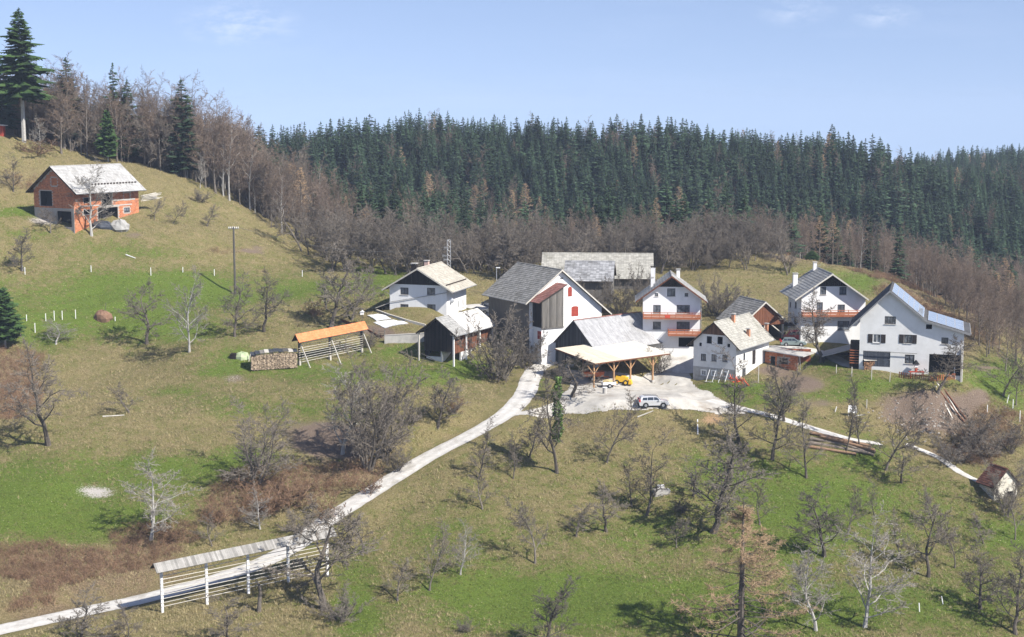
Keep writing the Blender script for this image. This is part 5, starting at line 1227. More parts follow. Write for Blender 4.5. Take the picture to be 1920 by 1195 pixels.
def put(px, py, ty, half, kind, label, name='fruit_tree', cat='tree', rz=None, group=None, tilt=(0,0), dy=0, Y=None):
    if Y:
        q = ray_at(px, py, Y); z = gz(q.x, Y); return plant(kind, (q.x, Y, z-.1), ray_at(px, ty, Y).z-z, half*Y/FPX, random.Random(int(px*7+py)).uniform(0, 6.28), name, label, cat, group)
    g = ground(px, py); dist = g.y*CP - (g.z-CAMH)*SP
    h = (py-ty)*dist/FPX/CP*1.04; w = half*dist/FPX*1.16
    return plant(kind, (g.x, g.y+dy, g.z-.05), h, w*.95, random.Random(int(px*7+py)).uniform(0, 6.28) if rz is None else rz, name, label, cat, group, tilt)
OT = [
 (92,835,640,72,GNARL[0],'old many-limbed bare fruit tree on the left slope above the white ash patch'),
 (243,775,722,36,FRUIT[0],'small leaning bare fruit tree alone on the left slope'),
 (275,645,530,42,GNARL[1],'dark gnarled apple tree with broken limbs left of the pale slender tree'),
 (355,660,508,40,PALE_T[0],'pale slender bare tree on the left slope beside the gnarled apple tree'),
 (440,632,520,34,DENSE[0],'dark dense bare tree in front of the utility pole'),
 (495,622,508,44,GNARL[0],'dark spreading bare tree right of the utility pole'),
 (620,616,470,58,DENSE[1],'tall dense grey bare pear tree behind the orange hayrack'),
 (660,600,500,50,FRUIT[2],'spreading bare fruit tree between the tall pear tree and the white house'),
 (40,508,430,28,DENSE[0],'small dense bare tree by the white fence posts at the far left'),
 (172,442,308,46,PALE_T[1],'bare tree with pale trunk standing before the brick barn'),
 (95,437,392,30,FRUIT[1],'low bare tree before the brick barn garage door'),
 (282,1012,850,62,PALE_T[1],'pale bare tree in the brown brambles left of the lane'),
 (480,915,758,80,MULTI[0],'wide many-stemmed bare tree at the end of the green strip'),
 (642,852,690,62,PALE_T[0],'pale bare tree leftmost in the clump by the brown ring'),
 (690,880,665,82,MULTI[1],'tall many-stemmed bare tree in the clump above the lane'),
 (722,862,690,60,MULTI[0],'bare many-stemmed tree rightmost in the clump above the lane'),
 (820,800,695,40,DENSE[1],'dark bare tree with ivy on its trunk above the lane bend'),
 (605,1142,935,92,GNARL[1],'large wide bare tree at the right end of the plank-roofed hayrack'),
 (680,1036,945,46,FRUIT[1],'bare fruit tree just below the lane right of the large wide tree'),
 (897,898,785,30,SLIM[0],'slender bare tree below the lane, nearest to its edge'),
 (905,955,880,30,FRUIT[0],'small bare tree with short trunk below the slender lane-side tree'),
 (962,898,800,20,SLIM[1],'thin bare tree with an ivy tuft left of the ivy-clad tree'),
 (992,857,765,32,SLIM[0],'thin dark bare tree between the ivy tuft tree and the ivy-clad tree'),
 (1137,868,738,54,FRUIT[2],'bare fruit tree in front of the silver car'),
 (1212,967,815,42,SLIM[1],'tall bare tree with bent trunk beside the stone trough'),
 (1185,950,850,28,SLIM[0],'thin bare tree just left of the bent tree by the trough'),
 (1137,997,898,44,GNARL[0],'crooked bare fruit tree left of the stone trough'),
 (1080,1007,945,32,FRUIT[0],'small slanting bare tree in the middle of the meadow'),
 (1003,1056,940,50,FRUIT[1],'bare forked tree above the bright green patch'),
 (863,1078,978,30,PALE_T[0],'pale thin bare tree in the lower meadow'),
 (805,1108,983,48,FRUIT[2],'bare tree in the lower meadow left of the pale thin tree'),
 (745,1127,1048,34,FRUIT[0],'small bare tree at the cart track in the lower meadow'),
 (1022,1222,1078,52,DENSE[0],'dense dark bare tree cut by the bottom edge of the photo'),
 (1335,998,785,84,DENSE[1],'largest leaning bare tree in the meadow above the larch'),
 (1268,1027,962,34,FRUIT[1],'small bare tree left of the larch'),
 (1448,862,690,46,DENSE[0],'tall dark bare tree right of the concrete track with ivy at its foot'),
 (1388,832,655,44,SLIM[1],'dark upright bare tree at the track beside the orange clay patch'),
 (1512,897,735,40,SLIM[0],'bent dark bare tree left of the felled logs'),
 (1586,845,715,24,SLIM[1],'very thin tall bare tree by the log pile'),
 (1612,838,705,26,SLIM[0],'thin slanting bare tree right of the log pile'),
 (1660,882,750,62,FRUIT[2],'bare tree with bowed trunk below the rubble bank'),
 (1545,1042,905,54,DENSE[1],'dense dark bare tree right of the larch'),
 (1620,1177,955,72,PALE_T[1],'large pale bare tree in the lower right meadow'),
 (1530,1182,1005,62,PALE_T[0],'pale bare tree half hidden beside the larch'),
 (1740,1082,932,44,GNARL[1],'dark bare tree with leaning mossy trunk in the right meadow'),
 (1640,967,898,16,SLIM[1],'thin young tree with white-painted foot in the right meadow'),
 (1690,1050,960,30,FRUIT[0],'small crooked bare tree left of the mossy leaning tree'),
 (1838,1142,1030,48,DENSE[0],'bare bushy tree near the two white stakes'),
 (1905,1190,1030,52,DENSE[1],'dark bare tree at the bottom right corner'),
 (1903,1012,915,36,FRUIT[1],'bare tree at the right edge below the little hut'),
 (1845,1020,960,26,SLIM[0],'thin pale sapling below the little hut'),
 (1540,678,553,60,GNARL[0],'broad bare pear tree in front of the white house with the balcony'),
 (1758,738,628,56,FRUIT[0],'bare tree in front of the white house with solar panels'),
 (1470,790,672,36,DENSE[1],'bushy bare tree below the red brick outhouse'),
 (1825,842,762,52,MULTI[1],'bushy bare tree above the little hut'),
 (1880,742,640,50,FRUIT[2],'bare fruit tree on the bright green strip at the right'),
 (1905,760,680,34,FRUIT[1],'smaller bare tree beside the bright green strip at the right edge'),
 (150,1225,1118,60,DENSE[0],'dense dark bare tree at the bottom left over the lane'),
 (240,1205,1120,30,FRUIT[0],'small bare tree at the bottom left beside the hayrack'),
 (430,1205,1105,46,SLIM[1],'bare sapling at the bottom below the plank-roofed hayrack'),
 (488,992,918,30,PALE_T[1],'leaning young birch in the red-brown brambles'),
 (398,1025,965,26,FRUIT[0],'small bare tree between the brambles and the plank-roofed hayrack'),
 (25,360,290,22,SLIM[0],'thin bare tree on the far left hill'),
 (290,412,372,18,FRUIT[1],'small bare tree right of the brick barn'),
 (325,420,378,24,FRUIT[2],'second small bare tree right of the brick barn'),
 (388,425,385,22,FRUIT[0],'third small bare tree right of the brick barn'),
 (105,645,600,34,PALE_T[0],'low pale bare bush-like tree by the small white stakes'),
 (1888,968,862,40,MULTI[0],'bushy bare tree standing before the little hut'),
 (1300,930,850,34,SLIM[1],'slender bare tree left of the largest leaning tree'),
 (1425,985,905,30,FRUIT[0],'small bare tree between the largest leaning tree and the dense dark tree'),
 (1590,1000,915,36,FRUIT[2],'bare tree right of the dense dark tree beside the larch'),
 (1790,1065,975,36,FRUIT[1],'bare tree right of the mossy leaning tree'),
 (1690,905,820,34,SLIM[1],'slender bare tree on the slope left of the little hut'),
 (1750,985,915,28,FRUIT[0],'small bare tree on the slope below the footpath'),
 (1075,745,668,52,GNARL[1],'dark bare tree with twisted crown before the left end of the carport'),
]
for t in OT: put(*t)
put(1388, 1230, 958, 105, LARCH[0], 'tall orange-brown bare larch at the bottom of the meadow', 'larch_tree')
# ivy-clad tree with bare crown
iv = put(1045, 887, 690, 50, GNARL[0], 'bare tree with trunk wrapped in green ivy beside the yard', 'ivy_tree')
def leafy(n_, f, seed, size=.16):
    rg = random.Random(seed); m = MB()
    for _ in range(n_):
        p = f(rg); d = Vector((rg.gauss(0,1), rg.gauss(0,1), rg.gauss(0,1)-.3)).normalized(); u = d.cross(Vector((.3,.2,1))).normalized(); w = d.cross(u); s_ = size*rg.uniform(.6, 1.3)
        m.raw([p-u*s_*.6, p+w*s_*.5, p+u*s_*.7, p-w*s_*.5], [(0,1,2,3)])
    return m
g = ground(1045, 887); dist = g.y*CP-(g.z-CAMH)*SP
ia, ib, ic = ((887-y)*dist/FPX/CP for y in (828, 760, 705))
def ivf(rg):
    z = rg.uniform(ia, ic); k = (z-ia)/(ic-ia); r_ = (.75-.25*k+.35*math.sin(z*2.3)*(.6))*math.sqrt(rg.random())+.05; a = rg.uniform(0, 6.28)
    return Vector((math.cos(a)*r_+.15*math.sin(z), math.sin(a)*r_, z))
io = leafy(3000, ivf, 3, .2).build('ivy', M_ivy, None); io.parent = iv; io.location = (0,0,0); io.scale = (1/iv.scale.x, 1/iv.scale.y, 1/iv.scale.z)
# hazel bushes and other shrubs
SH = [(745,885,835,34,MULTI[1],'scrub on the lane bank right of the tall clump'),(690,925,880,34,RBUSH[0],'brown scrub on the lane bank below the tall clump'),(610,975,925,34,RBUSH[1],'brown scrub on the lane bank before the red-brown thicket'),(560,1000,950,30,MULTI[0],'thin scrub just above the far end of the plank-roofed hayrack'),(850,775,740,26,RBUSH[0],'dry scrub above the lane bend'),(640,1165,1105,50,BUSH[1],'dark scrub under the large wide tree'),(935,712,585,66,BUSH[0],'big dark hazel bush beside the lane below the white barn'),(985,690,620,40,BUSH[1],'dark bush against the left wall of the white barn'),(590,592,560,24,RBUSH[1],'reddish bush left of the tall pear tree'),
 (405,985,925,30,RBUSH[0],'round brown bush at the edge of the left field'),(545,950,895,60,RBUSH[1],'red-brown thicket between the lane and the green strip'),(500,965,905,46,RBUSH[0],'red-brown thicket left of the lane-side clump'),
 (1850,860,800,44,MULTI[0],'dark thicket above the little hut at the right'),(1790,868,812,46,BUSH[1],'bramble bush left of the little hut thicket'),(1895,850,785,40,MULTI[1],'brown thicket at the right edge above the hut'),(1278,960,938,22,BUSH[0],'low dark bush beside the stone trough'),
 (1235,700,650,24,BUSH[1],'bush at the right end of the carport'),(870,1185,1160,18,BUSH[0],'tiny dark bush at the bottom centre'),(320,1012,975,36,RBUSH[1],'brown bush behind the long hayrack'),
 (1120,590,525,36,BUSH[1],'tangled bush behind the white barn'),(1165,590,520,34,BUSH[0],'tangled bush before the small old building'),(1085,555,505,34,BUSH[0],'bush before the mossy-roofed long barn'),(1200,575,500,28,BUSH[1],'bush at the end of the mossy-roofed long barn'),
 (1340,590,520,40,BUSH[1],'budding bush right of the balcony house'),(1370,600,540,36,BUSH[0],'bush behind the open barn'),(1740,600,560,30,RBUSH[1],'brown shrub behind the solar roof'),(770,795,745,26,BUSH[1],'shrub above the lane right of the clump'),(485,395,372,30,BUSH[0],'shrub on the crest of the left hill'),(375,378,355,20,BUSH[1],'small shrub on the hill crest'),
 (70,290,262,40,RBUSH[0],'brush heap with brown branches under the tall spruce'),(690,650,618,20,BUSH[0],'small shrub beside the vegetable beds')]
for a in SH: put(*a, name='shrub', cat='shrub')
put(10, 652, 545, 26, YOUNG[0], 'green spruce cut by the left edge of the photo', 'spruce_tree')
put(203, 305, 207, 17, YOUNG[0], 'small bright green spruce with bare foot on the hill crest', 'spruce_tree', Y=339)
put(45, 262, 18, 38, BIGSPR[0], 'tallest spruce with thick pale trunk at the top left', 'spruce_tree', Y=334)
put(345, 345, 150, 30, SPRUCE[0], 'tall narrow spruce at the wood edge on the left hill', 'spruce_tree', Y=345)
put(130, 290, 108, 24, SPRUCE[1], 'dark twin-topped spruce left of the small bright spruce', 'spruce_tree', Y=346)
put(217, 300, 118, 17, SPRUCE[3], 'slim spruce top rising behind the small bright spruce', 'spruce_tree', Y=350)
put(243, 310, 148, 26, SPRUCE[2], 'broad spruce right of the slim spruce top', 'spruce_tree', Y=349)
put(5, 262, 90, 30, SPRUCE[2], 'dark spruce at the left edge behind the tallest spruce', 'spruce_tree', Y=341)
put(375, 352, 285, 14, PALE_T[0], 'young white birch on the left hill crest', 'birch_tree', Y=339)
put(75, 272, 215, 16, PALE_T[1], 'small white-stemmed birch left of the woodpile tree', 'birch_tree', Y=334)
put(115, 288, 150, 36, BEECH[1], 'large bare tree with low limb behind the brick barn', 'beech_tree', Y=337)
put(1522, 500, 470, 13, YOUNG[0], 'small green conifer behind the white house with the balcony', 'spruce_tree', Y=334)
put(1885, 610, 508, 24, SPRUCE[0], 'lone dark spruce at the right edge below the wood', 'spruce_tree', dy=12)
put(1912, 620, 505, 26, SPRUCE[2], 'second dark spruce at the right edge', 'spruce_tree', dy=8)

# ------------------------------------------------------------------ the wood: 300 most visible spruces and 300 bare trees are trees of their own
rgf = random.Random(77)
cands = []
def fz(x, y): return float(vnoise(np.array([x/38.0+3]), np.array([y/38.0]))[0])
y = 334.0
while y < 830:
    stp = 5.0 if y < 400 else 4.9
    x = -190.0
    while x < 340:
        X = x + rgf.uniform(-.45, .45)*stp; Yy = y + rgf.uniform(-.45, .45)*stp; x += stp
        px, py = to_px(X, Yy, gz(X, Yy))
        if px < 560 and Yy < 400:
            for _ in range(2):
                x2, y2 = X+rgf.uniform(-2.6, 2.6), Yy+rgf.uniform(-2.6, 2.6)
                if y2 > 342: cands.append((x2, y2, gz(x2, y2), rgf.uniform(6, 19), rgf.choice((10, 11, 12, 13, 23)), rgf.uniform(0, 6.28)))
        if px < -60 or px > 1990: continue
        lim = 341 if px < 470 else (336 if px < 640 else (334 if px < 1400 else (345 if px < 1690 else 300)))
        if Yy < lim or (640 < Yy and X < 150) or Yy > 820: continue
        nz = fz(X, Yy)
        if px < 470: con = False
        elif px < 560: con = nz > .66 or Yy > 440
        elif px < 1420: con = Yy > 352 + 75*(nz-.35) + 16*math.sin(px/70)
        else: con = Yy > 415 + 80*(nz-.3)
        if px > 640 and not con and Yy > 345 and rgf.random() < .13: con = True
        if con: kind = rgf.randrange(6); h = (rgf.uniform(11, 18.5) + 6*(fz(X*1.7+90, Yy*1.7)-.4))*(1.0 if Yy > 480 else .86)
        else:
            r_ = rgf.random(); kind = 10+rgf.randrange(3) if r_ < .76 else (13 if r_ < .93 or px < 470 else 14); h = rgf.uniform(12, 19)*(.72 if Yy < 372 and px > 640 else 1.0)
            if px < 470: h = rgf.uniform(16, 23) + 1.5*(px > 330)
        if px < 430 and Yy > 420: continue
        pt_ = fz(X*.55+200, Yy*.55)
        if px >= 560 and con and rgf.random() < (.5 if pt_ > .66 else .02): kind = 14 if rgf.random() < .6 else 10+rgf.randrange(3)
        elif px >= 560 and con and rgf.random() < .07: kind = 10+rgf.randrange(3)
        cands.append((X, Yy, gz(X, Yy), h, kind, rgf.uniform(0, 6.28)))
    y += stp*.92
# right-hand slope trees nearer than the wood
for _ in range(150):
    px = rgf.uniform(1690, 1925); Yy = rgf.uniform(262, 335); X = (px-CX)/FPX*Yy*1.03
    if Yy < 262 + max(0, (1830-px))*.5: continue
    cands.append((X, Yy, gz(X, Yy), rgf.uniform(7, 13), 10+rgf.randrange(3), rgf.uniform(0, 6.28)))
# bare trees right behind the hamlet
for _ in range(190):
    px = rgf.uniform(575, 1470); Yy = rgf.uniform(303 if px < 1000 else 311, 342); X = (px-CX)/FPX*Yy*1.03
    cands.append((X, Yy, gz(X, Yy), rgf.uniform(7.5, 12.5)*(1.1 if px < 1000 else .9), 20+rgf.randrange(5), rgf.uniform(0, 6.28)))
cands.sort(key=lambda c: c[1])
cover = np.full(400, 1e9); vis = []
for c in cands:
    px, pt = to_px(c[0], c[1], c[2]+c[3]); _, pb = to_px(c[0], c[1], c[2]); hw = c[3]*(.10 if c[4] < 10 else .16)*FPX/c[1]
    i0, i1 = int((px-hw)/5)+20, int((px+hw)/5)+21; s_ = np.clip(cover[max(0,i0):min(400,max(i1,1))], None, pb)
    a = float(np.maximum(0, s_-pt).sum()) if len(s_) else 0.0
    vis.append(a); 
    if len(s_): cover[max(0,i0):min(400,max(i1,1))] = np.minimum(cover[max(0,i0):min(400,max(i1,1))], pt+6 if c[4] < 10 else pt+(pb-pt)*.55)
order = sorted(range(len(cands)), key=lambda i: -vis[i])
WOODK = {**{i: SPRUCE[i] for i in range(6)}, 10: BEECH[0], 11: BEECH[1], 12: BEECH[2], 13: PBEECH[0], 14: FLARCH[0], 20: FRUIT[0], 21: FRUIT[2], 22: GNARL[0], 23: MULTI[0], 24: DENSE[0]}
cnt = {'s': 0, 'b': 0, 'l': 0}; rest_s, rest_b = [], []
for i in order:
    X, Yy, z, h, k, rz = cands[i]; K = WOODK[k]
    t = 's' if k < 10 else ('l' if k == 14 else 'b')
    if cnt[t] < (300 if t != 'l' else 120) and vis[i] > 0:
        cnt[t] += 1
        ppx = to_px(X, Yy, z)[0]; wh = 'on the left hill behind the brick barn' if ppx < 520 else ('on the far right slope' if ppx > 1650 else 'behind the hamlet')
        nm, lb, gp = {'s': ('spruce_tree', 'dark spruce standing in the dense wood '+wh, 'spruces '+wh), 'b': ('beech_tree', ('pale-stemmed' if k == 13 else 'low spreading' if k >= 20 else 'brown-twigged')+' bare tree of the wood '+wh, ('pale-stemmed' if k == 13 else 'low spreading' if k >= 20 else 'brown-twigged')+' bare trees '+wh), 'l': ('larch_tree', 'pale orange-brown bare larch among the trees '+wh, 'larches '+wh)}[t]
        plant(K, (X, Yy, z-.3), h, K.half*h/K.h*(.75+.65*((rz*7.3) % 1)), rz, nm, lb, 'tree', gp)
    elif t == 's': rest_s.append(cands[i])
    else: rest_b.append(cands[i])
for nm, lst, ks, lb in (('distant_spruces', rest_s, [0,1,2,3,4,5], 'mass of dark spruces deeper in the wood'), ('distant_bare_trees', rest_b, [10,11,12,13,14,20,21,22,23,24], 'mass of bare brown trees deeper in the wood')):
    if lst: scatter(nm, [(c[0], c[1], c[2]-.3) for c in lst], [[c[3]/WOODK[c[4]].h*(.75+.65*((c[5]*7.3) % 1))]*2+[c[3]/WOODK[c[4]].h] for c in lst], [c[5] for c in lst], [ks.index(c[4]) for c in lst], [WOODK[k].joined() for k in ks], lb)

# ------------------------------------------------------------------ sward: dry and green tufts, brambles
def tuft(seed, m, h, n_, wd):
    rg = random.Random(seed); b = MB()
    for _ in range(n_):
        a = rg.uniform(0, 6.28); p = Vector((rg.gauss(0, .10), rg.gauss(0, .10), -.03)); d = Vector((math.cos(a), math.sin(a), 0)); s_ = Vector((-d.y, d.x, 0))*wd; hh = h*rg.uniform(.5, 1.2)
        b.raw([p-s_, p+s_, p+d*hh*rg.uniform(.3, .9)+Vector((0,0,hh))], [(0,1,2)])
    return bpy.data.objects.new('tuft', b.mesh('tuft', m))
M_dryg = mat('dry_grass_blades', (0.19, 0.155, 0.068), (0.42, 0.35, 0.20), 1.0, 0.95, objrnd=.35)
M_grng = mat('green_grass_blades', (0.085, 0.120, 0.020), (0.205, 0.245, 0.055), 1.0, 0.9, objrnd=.35)
rs = np.random.RandomState(9); N0 = 380000
Yr = 150 + 195*rs.rand(N0)**1.25; Xr = (rs.rand(N0)*2-1)*Yr*.362
ii = np.clip(np.searchsorted(xs, Xr)-1, 0, nx-2); jj = np.clip(np.searchsorted(ys, Yr)-1, 0, ny-2)
fx = (Xr-xs[ii])/(xs[ii+1]-xs[ii]); fy = (Yr-ys[jj])/(ys[jj+1]-ys[jj])
bil = lambda A: (A[jj,ii]*(1-fx)+A[jj,ii+1]*fx)*(1-fy) + (A[jj+1,ii]*(1-fx)+A[jj+1,ii+1]*fx)*fy
Zr = bil(GZ); g_, b_, d_, p_, am = bil(zG), bil(zB), bil(zD), bil(zP)+bil(zC), bil(NZAMP)
yard_o = [o for o in COL.objects if o.name == 'yard'][0]
yp = [(q.x, q.y) for q in (ground(*p) for p in [(940,785),(1060,776),(1300,769),(1400,777),(1345,746),(1296,714),(1291,690),(1298,655),(1250,652),(1050,690),(1045,750)])]
onroad = am < .3
inyard = np.array([in_poly(a, b, yp) if 5 < a < 45 and 215 < b < 270 else False for a, b in zip(Xr, Yr)])
foot = np.zeros(N0, bool)
for Hh in (H1, H2, H3, H5, H6, H7, H8, H9, H10, H11, H12):
    dx, dy = Xr-Hh.x, Yr-Hh.Y; lx = dx*math.cos(Hh.a)+dy*math.sin(Hh.a); ly = -dx*math.sin(Hh.a)+dy*math.cos(Hh.a); foot |= (lx > Hh.wl-.2) & (lx < Hh.wr+.2) & (ly > -.2) & (ly < Hh.L)
ok = ~(onroad | inyard | foot) & (p_ < .35) & (d_ < .6)
big_n = vnoise(Xr/7+50, Yr/7); r1 = rs.rand(N0)
sel_b = ok & (b_ > .32) & (b_ + (big_n-.5)*1.3 > .58) & (r1 < .22)
r2 = rs.rand(N0); wet = g_ + (big_n-.5)*.7 + (vnoise(Xr/2.3, Yr/2.3)-.5)*.8
sel_d = ok & ~sel_b & (r1 < .62) & (r2 > wet*.85 + .02)
sel_g = ok & ~sel_b & ~sel_d & (r2 < wet*1.1 + .15) & (r1 < .75)
def lay_tufts(nm, sel, objs, lab, lo, hi):
    k = np.where(sel)[0]; s_ = lo+(hi-lo)*rs.rand(len(k))**2.2; scatter(nm, np.c_[Xr[k], Yr[k], Zr[k]].tolist(), np.c_[s_, s_, s_*(.8+.5*rs.rand(len(k)))], rs.rand(len(k))*6.28, rs.randint(0, len(objs), len(k)), objs, lab)
lay_tufts('dry_grass', sel_d, [tuft(k, M_dryg, .26, 9, .022) for k in (1, 2, 3)], 'dry yellow grass tufts over the slopes', .55, 1.5)
lay_tufts('green_grass', sel_g, [tuft(k, M_grng, .15, 9, .024) for k in (4, 5)], 'short green spring grass on the meadows', .55, 1.5)
def tangle(seed):
    rg = random.Random(seed); b = MB()
    for _ in range(14):
        a = rg.uniform(0, 6.28); p = Vector((rg.gauss(0,.25), rg.gauss(0,.25), 0)); m_ = p+Vector((math.cos(a)*.4, math.sin(a)*.4, rg.uniform(.4,.9))); e = m_+Vector((math.cos(a)*.5, math.sin(a)*.5, rg.uniform(-.5,.2)))
        spike(b, p, m_, .018); spike(b, m_, e, .015)
    return bpy.data.objects.new('tangle', b.mesh('tangle', M_bramble))
lay_tufts('brambles', sel_b, [tangle(k) for k in (1, 2, 3)], 'brown bramble and dead bracken on the banks', .6, 1.3)

# ------------------------------------------------------------------ vehicles
random.seed(5)
M_tyre = mat('tyre_rubber', (0.018, 0.018, 0.018), (0.03, 0.03, 0.03), 8, 0.9)
M_rim = mat('alloy_rim', (0.50, 0.50, 0.51), (0.58, 0.58, 0.59), 8, 0.35, metal=0.7)
M_cglass = mat('car_glass', (0.020, 0.026, 0.034), (0.035, 0.042, 0.052), 3, 0.06, spec=0.9)
M_lamp_r = mat('red_lamp', (0.42, 0.02, 0.02), (0.5, 0.03, 0.03), 8, 0.3)
M_lamp_w = mat('clear_lamp', (0.6, 0.6, 0.58), (0.7, 0.7, 0.68), 8, 0.2)
M_trim = mat('black_plastic', (0.022, 0.022, 0.024), (0.035, 0.035, 0.037), 8, 0.7)
def paint(nm, c): return mat(nm, c, tuple(min(1, k*1.06) for k in c), 2, 0.28, metal=0.25, spec=0.6, coat=0.7)
def vehicle(name, label, loc, rz, L, W, low, cab, belt, roof_z, pm, wheels, wr=.34, group=None, glass=(), lower=None, tilt=0):
    """low: side outline of the body, cab: side outline of the cabin above the belt (x forward, z up)"""
    v = thing(name, label, 'car', loc, rz, group)
    hw = W/2; b = MB()
    def halfw(z): return hw - (0.0 if z < belt else (z-belt)/(roof_z-belt)*.20) - (.06 if z < .35 else 0)
    for prof in (low, cab):
        n_ = len(prof); vs = [(x, -halfw(z), z) for x, z in prof] + [(x, -halfw(z)+.09, z+ (.0)) for x, z in prof] + [(x, halfw(z)-.09, z) for x, z in prof] + [(x, halfw(z), z) for x, z in prof]
        cx_ = sum(p[0] for p in prof)/n_; cz_ = sum(p[1] for p in prof)/n_
        for k in list(range(n_)) + list(range(3*n_, 4*n_)):
            x, y_, z = vs[k]; vs[k] = (cx_+(x-cx_)*.985, y_, cz_+(z-cz_)*.965)
        fs = [tuple(range(n_)), tuple(reversed(range(3*n_, 4*n_)))]
        for r_ in range(3): fs += [((k+1) % n_ + r_*n_, k + r_*n_, k + (r_+1)*n_, (k+1) % n_ + (r_+1)*n_) for k in range(n_)]
        b.raw(vs, fs, .5)
    b.build('body', pm, v, smooth=False)
    for poly in glass:                                             # side glass on both sides
        for sg in (-1, 1):
            g = MB(); p = [(x, sg*(halfw(z)+.012), z) for x, z in poly]; q = [(x, sg*(halfw(z)-.02), z) for x, z in poly]; k = len(p)
            g.raw(p+q, [tuple(range(k)) if sg < 0 else tuple(reversed(range(k))), tuple(reversed(range(k, 2*k))) if sg < 0 else tuple(range(k, 2*k))] + [(i, (i+1) % k, k+(i+1) % k, k+i) for i in range(k)]); g.build('side_window', M_cglass, v)
    up = sorted(cab, key=lambda p: p[1]); top = [p for p in cab if p[1] > roof_z-.12]; bot = [p for p in cab if p[1] <= belt+.02]
    for nm, a, c_ in (('windscreen', max(bot), max(top)), ('rear_window', min(bot), min(top))):
        sx = 1 if nm == 'windscreen' else -1; a2 = (a[0]+(c_[0]-a[0])*.10+sx*.035, a[1]+(c_[1]-a[1])*.10+.03); c2 = (a[0]+(c_[0]-a[0])*.88+sx*.035, a[1]+(c_[1]-a[1])*.88+.03)
        g = MB(); w0, w1 = halfw(a2[1])-.1, halfw(c2[1])-.1
        g.raw([(a2[0],-w0,a2[1]),(a2[0],w0,a2[1]),(c2[0],w1,c2[1]),(c2[0],-w1,c2[1]),(a2[0]-sx*.03,-w0,a2[1]-.03),(a2[0]-sx*.03,w0,a2[1]-.03),(c2[0]-sx*.03,w1,c2[1]-.03),(c2[0]-sx*.03,-w1,c2[1]-.03)], [(0,1,2,3),(7,6,5,4),(0,4,5,1),(1,5,6,2),(2,6,7,3),(3,7,4,0)]); g.build(nm, M_cglass, v)
    for x in wheels:
        for sg in (-1, 1):
            w = MB(); w.tube((x, sg*(hw-.20), wr), (x, sg*(hw+.015), wr), wr, n=18); wo = w.build('wheel', M_tyre, v)
            r_ = MB(); r_.tube((x, sg*(hw+.0), wr), (x, sg*(hw+.03), wr), wr*.62, wr*.55, n=14); r_.build('rim', M_rim, wo)
            a = MB(); a.tube((x, sg*(hw-.15), wr), (x, sg*(hw+.004), wr), wr*1.2, n=18); a.build('wheel_arch', M_trim, v)
    fx, rx = max(p[0] for p in low), min(p[0] for p in low)
    for sg in (-1, 1):
        y0, y1 = sorted((sg*(hw-.42), sg*(hw-.02)))
        g = MB(); g.box(fx-.30, fx-.045, y0, y1, belt*.68, belt*.82); g.build('headlight', M_lamp_w, v)
        y0, y1 = sorted((sg*(hw-.24), sg*(hw-.005))); g = MB(); g.box(rx-.02, rx+.22, y0, y1, belt*.80, belt*1.18); g.build('tail_light', M_lamp_r, v)
        g = MB(); g.box(max(bot)[0]-.42, max(bot)[0]-.22, *sorted((sg*(hw+.0), sg*(hw+.18))), belt+.0, belt+.15); g.build('mirror', pm, v)
    for x0, x1, nm in ((fx-.12, fx+.03, 'front_bumper'), (rx-.03, rx+.12, 'rear_bumper')): g = MB(); g.box(x0, x1, -hw+.06, hw-.06, .30, .52); g.build(nm, lower or pm, v)
    g = MB(); g.box(rx+.3, fx-.3, -hw+.15, hw-.15, .16, .34); g.build('underbody', M_trim, v)
    if label.startswith('silver'):
        for sg in (-1, 1): g = MB(); g.beam((-1.6, sg*.58, roof_z+.06), (.55, sg*.58, roof_z+.07), .05); g.build('roof_rail', M_trim, v)
    return v
SUV_L = [(-2.28,.42),(-2.2,.3),(2.15,.3),(2.3,.45),(2.28,.85),(2.1,1.0),(1.0,1.12),(-2.2,1.12),(-2.32,.9)]
SUV_C = [(1.02,1.1),(.35,1.68),(-.3,1.74),(-1.7,1.72),(-2.0,1.62),(-2.24,1.1)]
g = ground(1226, 765)
vehicle('car', 'silver off-road car parked at the front edge of the gravel yard', (g.x, g.y+.6, g.z+.06), math.radians(4), 4.6, 1.82, SUV_L, SUV_C, 1.1, 1.74, paint('silver_paint', (.68,.68,.69)), (-1.32, 1.33), .37, glass=[[(-1.85,1.17),(-1.1,1.17),(-1.1,1.58),(-1.75,1.56)], [(-1.04,1.17),(-.15,1.17),(-.15,1.62),(-1.04,1.60)], [(-.08,1.17),(.82,1.17),(.33,1.60),(-.08,1.62)]], lower=M_trim)
WAG_L = [(-2.2,.4),(-2.1,.26),(2.0,.26),(2.18,.42),(2.14,.68),(1.9,.80),(.95,.92),(-2.1,.93),(-2.24,.75)]
WAG_C = [(.98,.9),(.2,1.38),(-.5,1.45),(-1.6,1.42),(-2.05,.92)]
wg = [[(-1.85,.97),(-1.15,.97),(-1.15,1.36),(-1.6,1.34)], [(-1.09,.97),(-.35,.97),(-.35,1.38),(-1.09,1.36)], [(-.29,.97),(.68,.97),(.15,1.32),(-.29,1.38)]]
g = ground(1487, 649); vehicle('car', 'grey-green estate car parked before the red van', (g.x, g.y, g.z+.05), math.radians(-4), 4.4, 1.72, WAG_L, WAG_C, .9, 1.45, paint('grey_green_paint', (.24,.30,.30)), (-1.3, 1.28), .31, glass=wg)
VAN_L = [(-2.4,.4),(-2.35,.28),(2.2,.28),(2.35,.45),(2.3,.9),(1.8,1.1),(-2.4,1.1)]
VAN_C = [(1.85,1.08),(1.25,1.85),(.9,1.93),(-2.2,1.93),(-2.4,1.08)]
